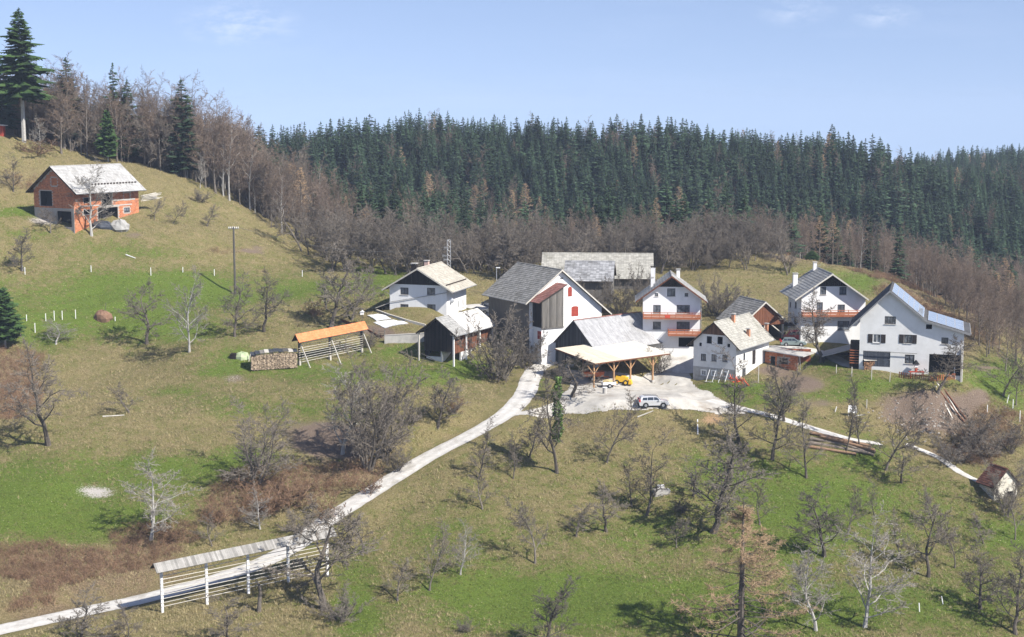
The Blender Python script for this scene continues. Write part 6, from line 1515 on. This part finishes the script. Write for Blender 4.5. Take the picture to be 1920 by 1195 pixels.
g = ground(1495, 641); vehicle('van', 'red van parked behind the grey-green estate car', (g.x, g.y+1.0, g.z+.05), math.radians(176), 4.8, 1.85, VAN_L, VAN_C, 1.08, 1.93, paint('red_paint', (.42,.022,.03)), (-1.45, 1.45), .33, glass=[[(-2.1,1.17),(-1.0,1.17),(-1.0,1.7),(-2.1,1.7)], [(-.9,1.17),(.15,1.17),(.15,1.7),(-.9,1.7)], [(.25,1.17),(1.5,1.17),(1.1,1.65),(.25,1.7)]])
g = ground(925, 590); vehicle('car', 'pale car half hidden in the shade beside the white barn', (g.x, g.y+.5, g.z+.05), math.radians(150), 4.2, 1.7, WAG_L, WAG_C, .9, 1.45, paint('pale_grey_paint', (.5,.5,.5)), (-1.3, 1.28), .31, glass=wg)
g = ground(914, 577); vehicle('car', 'dark blue car under the far eave of the white barn', (g.x+.6, g.y+1, g.z+.05), math.radians(120), 4.2, 1.7, WAG_L, WAG_C, .9, 1.45, paint('dark_blue_paint', (.03,.06,.13)), (-1.3, 1.28), .31, glass=wg)

# ------------------------------------------------------------------ farm machines under the carport
def wheel(mb_parent, x, y, z, r, w, m=M_tyre, rim=M_rim):
    k = MB(); k.tube((x, y-w/2, z), (x, y+w/2, z), r, n=16); o = k.build('wheel', m, mb_parent)
    q = MB(); q.tube((x, y-w/2-.02, z), (x, y+w/2+.02, z), r*.55, n=12); q.build('rim', rim, o)
M_yel = mat('yellow_machine_paint', (.62,.36,.02), (.70,.43,.04), 3, .5); M_ora = mat('orange_machine_paint', (.42,.10,.03), (.5,.14,.05), 3, .6); M_redm = mat('red_machine_paint', (.58,.07,.03), (.68,.11,.05), 3, .5)
g = ground(1166, 722); yl = thing('loader', 'small yellow loader behind the second carport post', 'loader', (g.x, g.y+.3, g.z+.05), math.radians(-10))
b = MB(); b.prism([(-1.0,.5),(1.0,.5),(1.1,1.1),(.5,1.35),(-.2,1.35),(-.9,1.5),(-1.05,1.1)], -.6, .6); b.build('body', M_yel, yl)
b = MB(); b.box(-.9, -.2, -.5, .5, 1.52, 1.6); b.box(-.85,-.78,-.5,-.43,.9,1.52); b.box(-.85,-.78,.43,.5,.9,1.52); b.build('roll_bar', M_trim, yl)
b = MB(); b.box(-.55, -.05, -.3, .3, 1.36, 1.5); b.build('seat', M_trim, yl)
b = MB(); b.prism([(1.15,.15),(1.75,.15),(1.5,.75),(1.2,.8)], -.75, .75); b.build('bucket', M_yel, yl)
for x in (-.75, .7):
    for y in (-.72, .72): wheel(yl, x, y, .42, .42, .3, rim=M_yel)
g = ground(1141, 727); tr_ = thing('trailer', 'small white trailer heaped with straw under the carport', 'trailer', (g.x, g.y, g.z+.05), math.radians(12))
b = MB()
for a in ((-1.1,1.1,-.65,-.6,.5,.95),(-1.1,1.1,.6,.65,.5,.95),(-1.1,-1.05,-.6,.6,.5,.95),(1.05,1.1,-.6,.6,.5,.95),(-1.1,1.1,-.6,.6,.44,.5)): b.box(*a)
b.build('tray', M_white, tr_); b = MB(); b.beam((1.1,0,.5),(2.2,0,.45),.1); b.build('drawbar', M_metal, tr_)
for y in (-.75, .75): wheel(tr_, 0, y, .34, .34, .2)
b = MB(); b.blob((-.1,0,.95),.9,.55,.35,3); b.build('straw', mat('straw', (.38,.30,.14), (.50,.41,.22), 5, .95), tr_)
g = ground(1113, 716); om = thing('spreader', 'orange farm trailer in the dark left end of the carport', 'trailer', (g.x, g.y+.5, g.z+.05), math.radians(8))
b = MB(); b.prism([(-1.6,.8),(1.5,.8),(1.7,1.6),(-1.7,1.6)], -.8, .8); b.build('tray', M_ora, om); b = MB(); b.beam((1.5,0,.7),(2.6,0,.6),.12); b.build('drawbar', M_ora, om)
for y in (-.9, .9): wheel(om, -.2, y, .5, .5, .3)
g = ground(1134, 739); cr = thing('concrete_pillar', 'short round concrete pillar before the first carport post', 'pillar', (g.x, g.y, g.z)); b = MB(); b.tube((0,0,-.2),(0,0,1.0),.36,n=14); b.build('shaft', M_conc, cr); b = MB(); b.tube((0,0,1.001),(0,0,1.08),.40,n=14); b.build('rim', M_white, cr)
g = ground(1068, 690); lg = thing('log', 'pale log section lying at the left end of the carport', 'log', (g.x, g.y, g.z), .5); b = MB(); b.tube((-.7,0,.3),(.7,0,.3),.3,n=10); b.build('bark', M_pale, lg); b = MB(); b.tube((.701,0,.3),(.72,0,.3),.26,n=10); b.build('cut_face', M_fresh, lg)
# red hay tedder and the white lattice by the old house
g = ground(1385, 726); ht = thing('hay_tedder', 'folded red hay tedder on the grass before the old house', 'farm machine', (g.x, g.y, g.z+.1), math.radians(-60))
b = MB(); b.beam((-2.4,0,.9),(1.4,0,1.3),.18); b.beam((-.6,-.7,.7),(-.6,.7,.7),.16); b.build('frame', M_redm, ht)
for k, (x, y) in enumerate(((-2.0,.0),(-1.1,.3),(-.2,-.2),(.7,.1))):
    b = MB(); b.tube((x,y-.06,1.0),(x,y+.06,1.0),.22,n=10)
    for j in range(6): a = j*1.047; b.beam((x,y,1.0),(x+math.cos(a)*.75,y+.05,1.0+math.sin(a)*.75),.07)
    b.build('tine_rotor', M_redm, ht)
for y in (-.7,.7): wheel(ht, .9, y, .25, .25, .16)
b = MB(); b.beam((1.3,0,1.2),(2.6,0,.5),.12); b.build('drawbar', M_redm, ht)
lf = thing('white_lattice_frame', 'white lattice frame leaning against the old house plinth', 'frame', H7.world(.9, H7.y0-.9, -.3), H7.a)
b = MB()
for x in (-1.7, -.6, .5, 1.6): b.beam((x,-.5,-.5),(x+.15,.75,1.6),.07)
b.build('uprights', M_white, lf, stuff=True); b = MB(); b.beam((-1.9,-.45,-.42),(1.8,-.45,-.42),.08); b.build('foot_rail', M_white, lf)
# ------------------------------------------------------------------ firewood and logs
def woodpile(name, label, p0, p1, h, dep, cover, m, seed=1, sheets=8):
    rg = random.Random(seed); a, c_ = Vector(p0), Vector(p1); d = c_-a; L = math.hypot(d.x, d.y); r = thing(name, label, 'woodpile', a, math.atan2(d.y, d.x)); sl = d.z/L
    b = MB(); x = .12
    while x < L:
        z = .06+rg.uniform(0, .12); hx = h*(.72+.25*math.sin(math.pi*x/L)**.5+rg.uniform(-.05, .06))
        while z < hx:
            q = rg.uniform(.06, .155); yy = rg.uniform(-.05, .05); n_ = rg.choice((3, 4, 6)); zz = z+sl*x
            b.tube((x+rg.uniform(-.03,.03), -dep/2+yy, zz), (x, -dep/2+.45+yy, zz), q, q*.95, n_); z += q*1.75
        x += rg.uniform(.14, .23)
    b.build('split_logs', m, r, stuff=True)
    b = MB(); b.box(.1, L-.1, -dep/2+.5, dep/2, -.4+min(0, d.z), h*.8+min(0, d.z)); b.build('stack_core', M_greyw, r)
    for k in range(sheets):
        x = L*k/sheets; w_ = L/sheets*1.25; t = MB(); zt = h*(.9+.1*math.sin(math.pi*(k+.5)/sheets))+sl*x+.05+rg.uniform(0,.1)+.05*(k % 2)
        t.raw([(x,-dep*.62,zt-.12),(x+w_,-dep*.62,zt-.1+rg.uniform(-.06,.06)),(x+w_,dep*.62,zt+.12),(x,dep*.62,zt+.16),(x,-dep*.62,zt-.15),(x+w_,-dep*.62,zt-.13),(x+w_,dep*.62,zt+.09),(x,dep*.62,zt+.13)], [(0,1,2,3),(7,6,5,4),(0,4,5,1),(1,5,6,2),(2,6,7,3),(3,7,4,0)]); t.build('cover_sheet', cover[k % len(cover)], r)
    return r
M_split = mat('split_firewood', (.27,.20,.135), (.44,.35,.25), 4, .95, rnd=.4); M_split2 = mat('brown_split_firewood', (.20,.11,.06), (.34,.20,.115), 4, .95, rnd=.4)
M_tin = mat('dark_sheet_metal', (.045,.05,.058), (.08,.085,.092), 2, .5, metal=.3); M_greent = mat('pale_green_tarpaulin', (.30,.36,.20), (.38,.44,.27), 2, .6)
g0, g1 = ground(470, 694), ground(556, 688)
woodpile('woodpile', 'long firewood stack under dark metal sheets left of the orange hayrack', g0, g1, 2.9, 1.6, [M_tin, M_tin, M_greyw, M_pale, M_tin], M_split, 2, 10)
g = ground(452, 676); gt = thing('covered_heap', 'low heap under a pale green tarpaulin left of the firewood', 'heap', (g.x, g.y+1, g.z)); b = MB(); b.blob((0,0,.2),1.5,1.0,1.1,5,.12); b.build('tarpaulin', M_greent, gt); b = MB(); b.box(-1.9,-.9,-.8,.8,-.2,1.0); b.build('crate', M_dark, gt); b = MB(); b.beam((1.3,-1.2,-.2),(1.6,-.8,1.3),.12); b.build('prop', M_pale, gt)
g0, g1 = ground(1616, 693), ground(1690, 695)
woodpile('woodpile', 'brown firewood heap against the wall of the solar house', g0+Vector((.2,.1,0)), g1+Vector((0,.2,0)), 1.7, 1.2, [M_pale, M_conc], M_split2, 4, 3)
g = ground(1700, 694); gt = thing('covered_heap', 'grey sheeted heap right of the firewood at the solar house', 'heap', (g.x, g.y+.4, g.z)); b = MB(); b.blob((0,0,.1),1.9,.8,1.2,9,.14); b.build('tarpaulin', mat('grey_tarpaulin', (.10,.10,.11), (.16,.16,.17), 3, .6), gt); b = MB(); b.blob((-.9,-.3,.9),.5,.3,.25,2); b.build('pale_patch', M_pale, gt)
for k, (px, py, L_, a, z, rr) in enumerate(((1575,826,9,-14,.05,.26),(1580,833,9.5,-13,.05,.28),(1588,836,8,-15,.5,.25),(1572,838,8.5,-12,.05,.3),(1560,846,7,-8,.05,.24),(1600,840,6,-20,.05,.22))):
    g = ground(px, py); m_ = mat('orange_log_bark', (.19,.115,.07), (.28,.18,.115), 3, .95) if k % 2 == 0 else mat('grey_log_bark', (.15,.125,.10), (.23,.19,.155), 3, .95)
    o = thing('felled_log', ['uppermost orange-barked felled log by the lower track','grey felled log second from the track','orange felled log on top of the pile','thickest grey felled log in the pile','orange felled log lowest on the slope','short grey felled log at the right of the pile'][k], 'log', (g.x, g.y, g.z+z), math.radians(a), 'felled logs by the lower track')
    x0, x1 = -L_/2, L_/2; b = MB(); b.tube((x0, 0, gz(g.x-L_/2*math.cos(math.radians(a)), g.y-L_/2*math.sin(math.radians(a)))-g.z+rr), (x1, 0, gz(g.x+L_/2*math.cos(math.radians(a)), g.y+L_/2*math.sin(math.radians(a)))-g.z+rr), rr, rr*.8, 10); b.build('bark', m_, o)
    zz = gz(g.x+L_/2*math.cos(math.radians(a)), g.y+L_/2*math.sin(math.radians(a)))-g.z+rr; b = MB(); b.tube((x1+.002,0,zz),(x1+.03,0,zz),rr*.74,n=10); b.build('cut_face', M_fresh, o)
# ------------------------------------------------------------------ garden walls, beds, deck
def wall_run(name, label, pts, h, th, m, cat='wall', cap=None):
    g = [ground(*p) for p in pts]; a = g[0]; r = thing(name, label, cat, a); b = MB()
    for p, q in zip(g[:-1], g[1:]):
        d = Vector((q.x-p.x, q.y-p.y, 0)).normalized(); s_ = Vector((-d.y, d.x, 0))*th/2; P_, Q_ = p-a, q-a
        b.raw([P_-s_-Vector((0,0,1)), Q_-s_-Vector((0,0,1)), Q_+s_-Vector((0,0,1)), P_+s_-Vector((0,0,1)), P_-s_+Vector((0,0,h)), Q_-s_+Vector((0,0,h)), Q_+s_+Vector((0,0,h)), P_+s_+Vector((0,0,h))], [(3,2,1,0),(4,5,6,7),(0,1,5,4),(1,2,6,5),(2,3,7,6),(3,0,4,7)], .5)
    b.build('masonry', m, r)
    if cap:
        for p, q in zip(g[:-1], g[1:]): c_ = MB(); c_.beam(p-a+Vector((0,0,h+.06)), q-a+Vector((0,0,h+.06)), th+.12, .1); c_.build('coping', cap, r)
    return r
wall_run('retaining_wall', 'grey concrete retaining wall below the vegetable beds', [(721,644),(755,642),(792,640),(815,637)], 1.35, .3, M_conc, cap=M_conc)
wall_run('garden_kerb', 'pale concrete kerb running along the white house to the beds', [(706,584),(728,592),(760,602),(798,612)], .35, .3, M_pale)
wall_run('bed_edge', 'dark board edging of the vegetable garden', [(640,602),(672,612),(693,622),(716,634)], .3, .12, M_brownw, 'edging')
for k, (pix, lb) in enumerate(((((688,592.5),(718,591.5),(734,599),(706,603)),'white fleece sheet on the upper vegetable bed'),(((700,606),(738,601),(766,608),(722,616)),'white fleece sheet on the lower vegetable bed'))):
    g = [ground(*p) for p in pix]; a = g[0]; b = MB(); n_ = 8; vs = []
    for i in range(n_+1):
        for j in range(n_+1):
            p = g[0].lerp(g[1], i/n_).lerp(g[3].lerp(g[2], i/n_), j/n_); vs.append((p.x-a.x, p.y-a.y, gz(p.x,p.y)-a.z+.12+random.uniform(0,.05)))
    m_ = len(vs); vs += [(x, y, z-.10) for x, y, z in vs]
    b.raw(vs, [(i*(n_+1)+j, (i+1)*(n_+1)+j, (i+1)*(n_+1)+j+1, i*(n_+1)+j+1) for i in range(n_) for j in range(n_)] + [(m_+i*(n_+1)+j+1, m_+(i+1)*(n_+1)+j+1, m_+(i+1)*(n_+1)+j, m_+i*(n_+1)+j) for i in range(n_) for j in range(n_)]); o = b.build('fleece_sheet', mat('white_fleece', (.68,.68,.67), (.76,.76,.75), 1.5, .9), None, loc=a); tag(o, lb, 'sheet')
g = ground(679, 607); o = thing('bird_house', 'white bird house on a thin pole at the garden', 'bird house', g); b = MB(); b.tube((0,0,-.2),(0,0,1.6),.05); b.build('pole', M_greyw, o); b = MB(); b.box(-.3,.3,-.25,.25,1.6,2.1); b.build('box', M_white, o); b = MB(); b.prism([(-.42,2.08),(.42,2.08),(0,2.4)],-.35,.35); b.build('roof', M_white, o)
g = ground(716, 632); o = thing('garden_gate', 'small dark gate at the corner of the vegetable garden', 'gate', g, .2); 
for x in (-.5,.5): b = MB(); b.box(x-.06,x+.06,-.06,.06,-.3,1.3); b.build('post', M_greyw, o)
for z in (.3,.65,1.0): b = MB(); b.beam((-.45,0,z),(.45,0,z),.06); b.build('bar', M_dark, o)
# deck and fence by the solar house
g0, g1, g2 = ground(1686, 708), ground(1740, 716), ground(1790, 711)
o = thing('terrace_fence', 'brown wooden fence round the terrace before the solar house', 'fence', g0)
for p, q in ((g0, g1), (g1, g2)):
    d = q-p; k = int(d.length/.34)
    for i in range(k+1):
        c_ = p.lerp(q, i/k)-g0; b = MB(); b.box(c_.x-.07,c_.x+.07,c_.y-.02,c_.y+.02,c_.z-.5,c_.z+.95); b.build('picket', M_balc if p is g1 else M_brownw, o)
    b = MB(); b.beam(p-g0+Vector((0,.05,.8)), q-g0+Vector((0,.05,.8)), .05, .1); b.build('rail', M_brownw, o)
g = ground(1722, 710); o = thing('terrace_table', 'red-brown table on the terrace before the solar house', 'table', g+Vector((0,1.2,0))); b = MB(); b.box(-1.2,1.2,-.45,.45,.85,.95); b.build('top', M_redw, o)
for x in (-1,1):
    for y in (-.35,.35): b = MB(); b.box(x-.05,x+.05,y-.05,y+.05,-.3,.849); b.build('leg', M_redw, o)
o2 = thing('red_bucket', 'bright red bucket on the terrace table', 'bucket', g+Vector((-.1,1.2,.952))); b = MB(); b.tube((0,0,0),(0,0,.5),.2,.27,12); b.build('pail', M_redm, o2); b = MB(); b.tube((-.26,0,.5),(.26,0,.62),.02); b.build('handle', M_trim, o2)
g = ground(1718, 706); o = thing('bird_house', 'dark bird house with peaked roof before the solar house wall', 'bird house', g+Vector((0,.3,0))); b = MB(); b.tube((0,0,-.3),(0,0,1.5),.06); b.build('pole', M_dark, o); b = MB(); b.box(-.28,.28,-.25,.25,1.5,1.95); b.build('box', M_white, o); b = MB(); b.prism([(-.5,1.93),(.5,1.93),(0,2.6)],-.4,.4); b.build('roof', M_trim, o)
g0, g1 = ground(1455, 676), ground(1520, 677); o = thing('red_board_wall', 'red-orange board wall beneath the parked estate car', 'wall', g0)
d = g1-g0; k = 16
for i in range(k):
    p, q = d*(i/k), d*((i+1)/k); b = MB(); b.raw([p+Vector((.01,0,-1)), q-Vector((.01,0,1)), Vector((q.x-.01,q.y,q.z+2.0)), Vector((p.x+.01,p.y,p.z+2.0)), p+Vector((.01,.08,-1)), q-Vector((.01,-.08,1)), Vector((q.x-.01,q.y+.08,q.z+2.0)), Vector((p.x+.01,p.y+.08,p.z+2.0))], [(0,1,2,3),(7,6,5,4),(0,4,5,1),(1,5,6,2),(2,6,7,3),(3,7,4,0)]); b.build('board', mat('rusty_red_boards', (.36,.105,.05), (.45,.15,.075), 3, .9, rnd=.15), o)
# ------------------------------------------------------------------ pole, lamp, posts, small things
g = ground(441, 552); up = thing('utility_pole', 'tall grey wooden utility pole with crossarm of insulators on the left slope', 'utility pole', g); hp = (552-428)*(g.y*CP)/FPX*1.03
b = MB(); b.tube((0,0,-.5),(0,0,hp),.23,.17,10); b.build('pole', M_greyw, up); b = MB(); b.box(-1.0,1.0,-.07,.07,hp-.35,hp-.2); b.build('crossarm', M_greyw, up)
for x in (-.9,-.55,-.2,.2,.55,.9): b = MB(); b.tube((x,0,hp-.2),(x,0,hp+.12),.09,.07,8); b.build('insulator', M_white, up)
pt = Vector((g.x+.9, g.y, g.z+hp)); q = ray_at(842, 467, 276); b = MB(); pv = pt
for i in range(1, 25): t = i/24; n_ = pt.lerp(q, t)-Vector((0,0,2.2*math.sin(math.pi*t))); b.tube(pv, n_, .022, n=4, caps=False); pv = n_
o = b.build('power_cable', mat('cable', (.10,.10,.10), (.16,.16,.16), 1, .6)); tag(o, 'thin overhead cable from the utility pole to the antenna mast', 'cable')
g = ground(931, 556); o = thing('street_lamp', 'street lamp with white head behind the white barn roof', 'street lamp', g); z_ = ray_at(934, 503, g.y).z-g.z; b = MB(); b.tube((0,0,-.3),(0,0,z_),.09,.06,8); b.build('pole', M_metal, o); b = MB(); b.box(-.1,.7,-.16,.16,z_,z_+.16); b.build('lamp_head', M_white, o)
def post(px, py, hpx, label, lean=0, m=M_white, grp='white fence posts'):
    g = ground(px, py); dist = g.y*CP-(g.z-CAMH)*SP; h = hpx*dist/FPX*1.02; o = thing('fence_post', label, 'post', g, 0, grp); o.rotation_euler = (0, lean, 0)
    b = MB(); b.box(-.055,.055,-.055,.055,-.4,h-.06); b.build('shaft', m, o); b = MB(); b.raw([(-.055,-.055,h-.058),(.055,-.055,h-.058),(.055,.055,h-.058),(-.055,.055,h-.058),(0,0,h)], [(0,1,4),(1,2,4),(2,3,4),(3,0,4),(3,2,1,0)]); b.build('tip', m, o)
LP = [(47,515,14),(43,508,10),(171,510,12),(283,517,15),(343,511,10),(402,517,12),(567,519,12)]
LN = ['white fence post beside the small dense tree','shorter white post behind the one beside the small dense tree','white fence post second from the left in the upper row','white fence post in the middle of the upper row','short white fence post above the pale slender tree','white fence post left of the utility pole','white fence post right of the utility pole']
for (a, b_, c_), s_ in zip(LP, LN): post(a, b_, c_, s_)
V = ['leftmost','second','third','fourth','fifth','sixth','seventh','eighth','rightmost']
for i, (a, b_, c_) in enumerate(((23,610,14),(17,627,16),(50,602,12),(66,624,18),(86,602,14),(102,601,18),(117,600,17),(142,598,17),(216,602,8))): post(a, b_, c_, f'{V[i]} small white stake of the plot on the left slope', grp='stakes of the plot')
for a, b_, c_, s_, ln in ((1724,1147,17,'left one of two white stakes in the lower right meadow',-.08),(1768,1133,16,'right one of two white stakes in the lower right meadow',-.2),(1851,773,14,'white marker post left on the green strip',0),(1888,756,16,'leaning white post under the fruit tree on the green strip',.2),(1899,767,18,'white post right of the leaning one on the green strip',0),(1912,790,20,'white post at the right edge of the photo',0),(1597,706,18,'thin wire fence post left of the terrace lawn',0),(1634,712,19,'thin wire fence post in the middle below the lawn',0),(1668,716,20,'thin wire fence post right below the lawn',.06),(1568,700,16,'thin wire fence post under the pear tree',0),(1422,718,34,'tall thin pole beside the old house',0),(1566,772,10,'short white post beside the dark strip',.25),(1789,708,20,'white stake at the corner of the solar house terrace',0),(1625,765,16,'grey stake above the rubble bank',0)): post(a, b_, c_, s_, ln, M_pale if 'thin' in s_ or 'grey' in s_ else M_white)
g = ground(193, 598); o = thing('hay_heap', 'small brown hay heap on the left slope', 'heap', g); b = MB(); b.blob((0,0,.1),1.7,1.3,1.5,4,.12,12,6); b.build('heap', mat('brown_hay', (.15,.085,.055), (.23,.14,.09), 3, .95, .6, 9), o); b = MB(); b.tube((.5,.1,0),(.6,.1,2.9),.05); b.build('stake', M_greyw, o)
g = ground(1240, 925); o = thing('stone_trough', 'pale stone trough in the meadow beside the bent tree', 'trough', g, .2); b = MB()
for a in ((-1.1,1.1,-.6,-.4,-.3,.55),(-1.1,1.1,.4,.6,-.3,.55),(-1.1,-.9,-.4,.4,-.3,.55),(.9,1.1,-.4,.4,-.3,.55),(-.9,.9,-.4,.4,-.3,.2)): b.box(*a)
b.build('basin', M_conc, o); b = MB(); b.box(-.3,.7,.9,1.2,-.2,.9); b.build('spout_stone', M_white, o)
for px, py, L_, a, s_, m_ in ((1308,802,3.6,84,'white concrete post lying on the orange clay patch',M_white),(213,781,3.2,8,'thin fallen pole on the left slope',M_pale),(1210,778,2.6,20,'fallen branch below the silver car',M_pale),(245,482,2.2,-20,'white plank lying on the slope below the brick barn',M_white)):
    g = ground(px, py); e = math.radians(a); dv = Vector((math.cos(e), math.sin(e), 0))*L_/2; A = Vector((g.x-dv.x, g.y-dv.y, gz(g.x-dv.x, g.y-dv.y)+.1)); B_ = Vector((g.x+dv.x, g.y+dv.y, gz(g.x+dv.x, g.y+dv.y)+.1)); b = MB(); b.tube(A-g, B_-g, .11, .07, 7); o = b.build('fallen_pole', m_, None, loc=g); tag(o, s_, 'pole')
g = ground(1597, 781); o = thing('sheeted_stand', 'white sheet hung over a small wooden stand beside the dark strip', 'stand', g); b = MB()
for x in (-.5,.5): b = MB(); b.box(x-.06,x+.06,-.06,.06,-.3,1.6); b.build('leg', M_pale, o)
b = MB(); b.raw([(-.7,-.3,.7),(-.55,0,1.75),(.6,0,1.7),(.75,-.3,.55),(-.6,.35,1.0),(.65,.35,.9)], [(0,3,2,1),(1,2,5,4)]); b.raw([(-.7,-.33,.7),(-.55,-.03,1.78),(.6,-.03,1.73),(.75,-.33,.55)], [(0,1,2,3)]); b.build('sheet', M_white, o); b = MB(); b.beam((.2,-.6,.2),(1.9,-.4,.35),.25,.08); b.build('board', M_pale, o)
g = ground(485, 1147); o = thing('tree_stump', 'tall pollarded tree stump right of the white hayrack posts', 'tree stump', g); b = MB(); polytube(b, [Vector((0,0,-.3)),Vector((.1,0,1.0)),Vector((.25,.1,2.2)),Vector((.1,0,3.3))], [.32,.24,.2,.17], 9); b.build('trunk', M_bark, o); b = MB(); b.tube((.12,0,3.25),(-.25,.1,3.7),.12,.06,6); b.build('limb', M_bark, o)
g = ground(190, 428); o = thing('covered_heap', 'dark tarpaulin heap before the brick barn door', 'heap', g+Vector((0,.5,0))); b = MB(); b.blob((0,0,.2),2.6,1.0,1.2,8,.15,12,6); b.build('tarpaulin', mat('dark_blue_tarpaulin', (.035,.04,.055), (.07,.078,.095), 2, .5), o); b = MB(); b.blob((3.6,0,.2),1.9,1.0,1.5,6,.2,10,5); b.build('grey_sheet', mat('grey_sheet', (.27,.26,.24), (.36,.35,.33), 2, .8), o)
# rubble on the bank below the solar house
rg = random.Random(31); b = MB()
for _ in range(260):
    px = rg.gauss(1735, 45); py = rg.gauss(790, 22)
    if py < 745 or px > 1830: continue
    g = ground(px, py); s_ = rg.uniform(.06, .24); b.blob((g.x, g.y, g.z+.02), s_, s_*.8, s_*.6, rg.randrange(999), .25, 5, 3)
o = b.build('rubble', mat('pale_rubble', (.27,.24,.21), (.42,.39,.35), 2, .95, rnd=.3)); o['kind'] = 'stuff'; o['label'] = 'pale stones and rubble on the bank below the solar house'
for k, (px, py, a) in enumerate(((1775,745,-62),(1782,752,-60),(1770,752,-66),(1790,760,-50),(1785,770,-40))):
    g = ground(px, py); e = math.radians(a); dv = Vector((math.cos(e), math.sin(e), 0))*2.2; A = Vector((g.x-dv.x, g.y-dv.y, gz(g.x-dv.x, g.y-dv.y)+.12)); B_ = Vector((g.x+dv.x, g.y+dv.y, gz(g.x+dv.x, g.y+dv.y)+.12)); b = MB(); b.beam(A-g, B_-g, .22, .08); o = b.build('old_board', M_pale if k < 3 else M_brownw, None, loc=g); tag(o, 'old board thrown down the bank at the corner of the solar house', 'board', 'boards on the bank')

# ------------------------------------------------------------------ spring haze in the air
hz = MB(); hz.box(-2700, 2700, -300, 2760, -75, 74)
ho = hz.build('haze', None); ho['kind'] = 'stuff'; ho['label'] = 'thin blue spring haze filling the air'
hm = bpy.data.materials.new('haze_air'); hm.use_nodes = True
hn, hl = hm.node_tree.nodes, hm.node_tree.links; hn.clear()
h_o = hn.new('ShaderNodeOutputMaterial'); h_v = hn.new('ShaderNodeVolumePrincipled')
h_v.inputs['Color'].default_value = (0.66, 0.79, 1.0, 1); h_v.inputs['Density'].default_value = 0.00016; h_v.inputs['Anisotropy'].default_value = 0.0
hl.new(h_v.outputs[0], h_o.inputs['Volume']); ho.data.materials.append(hm)
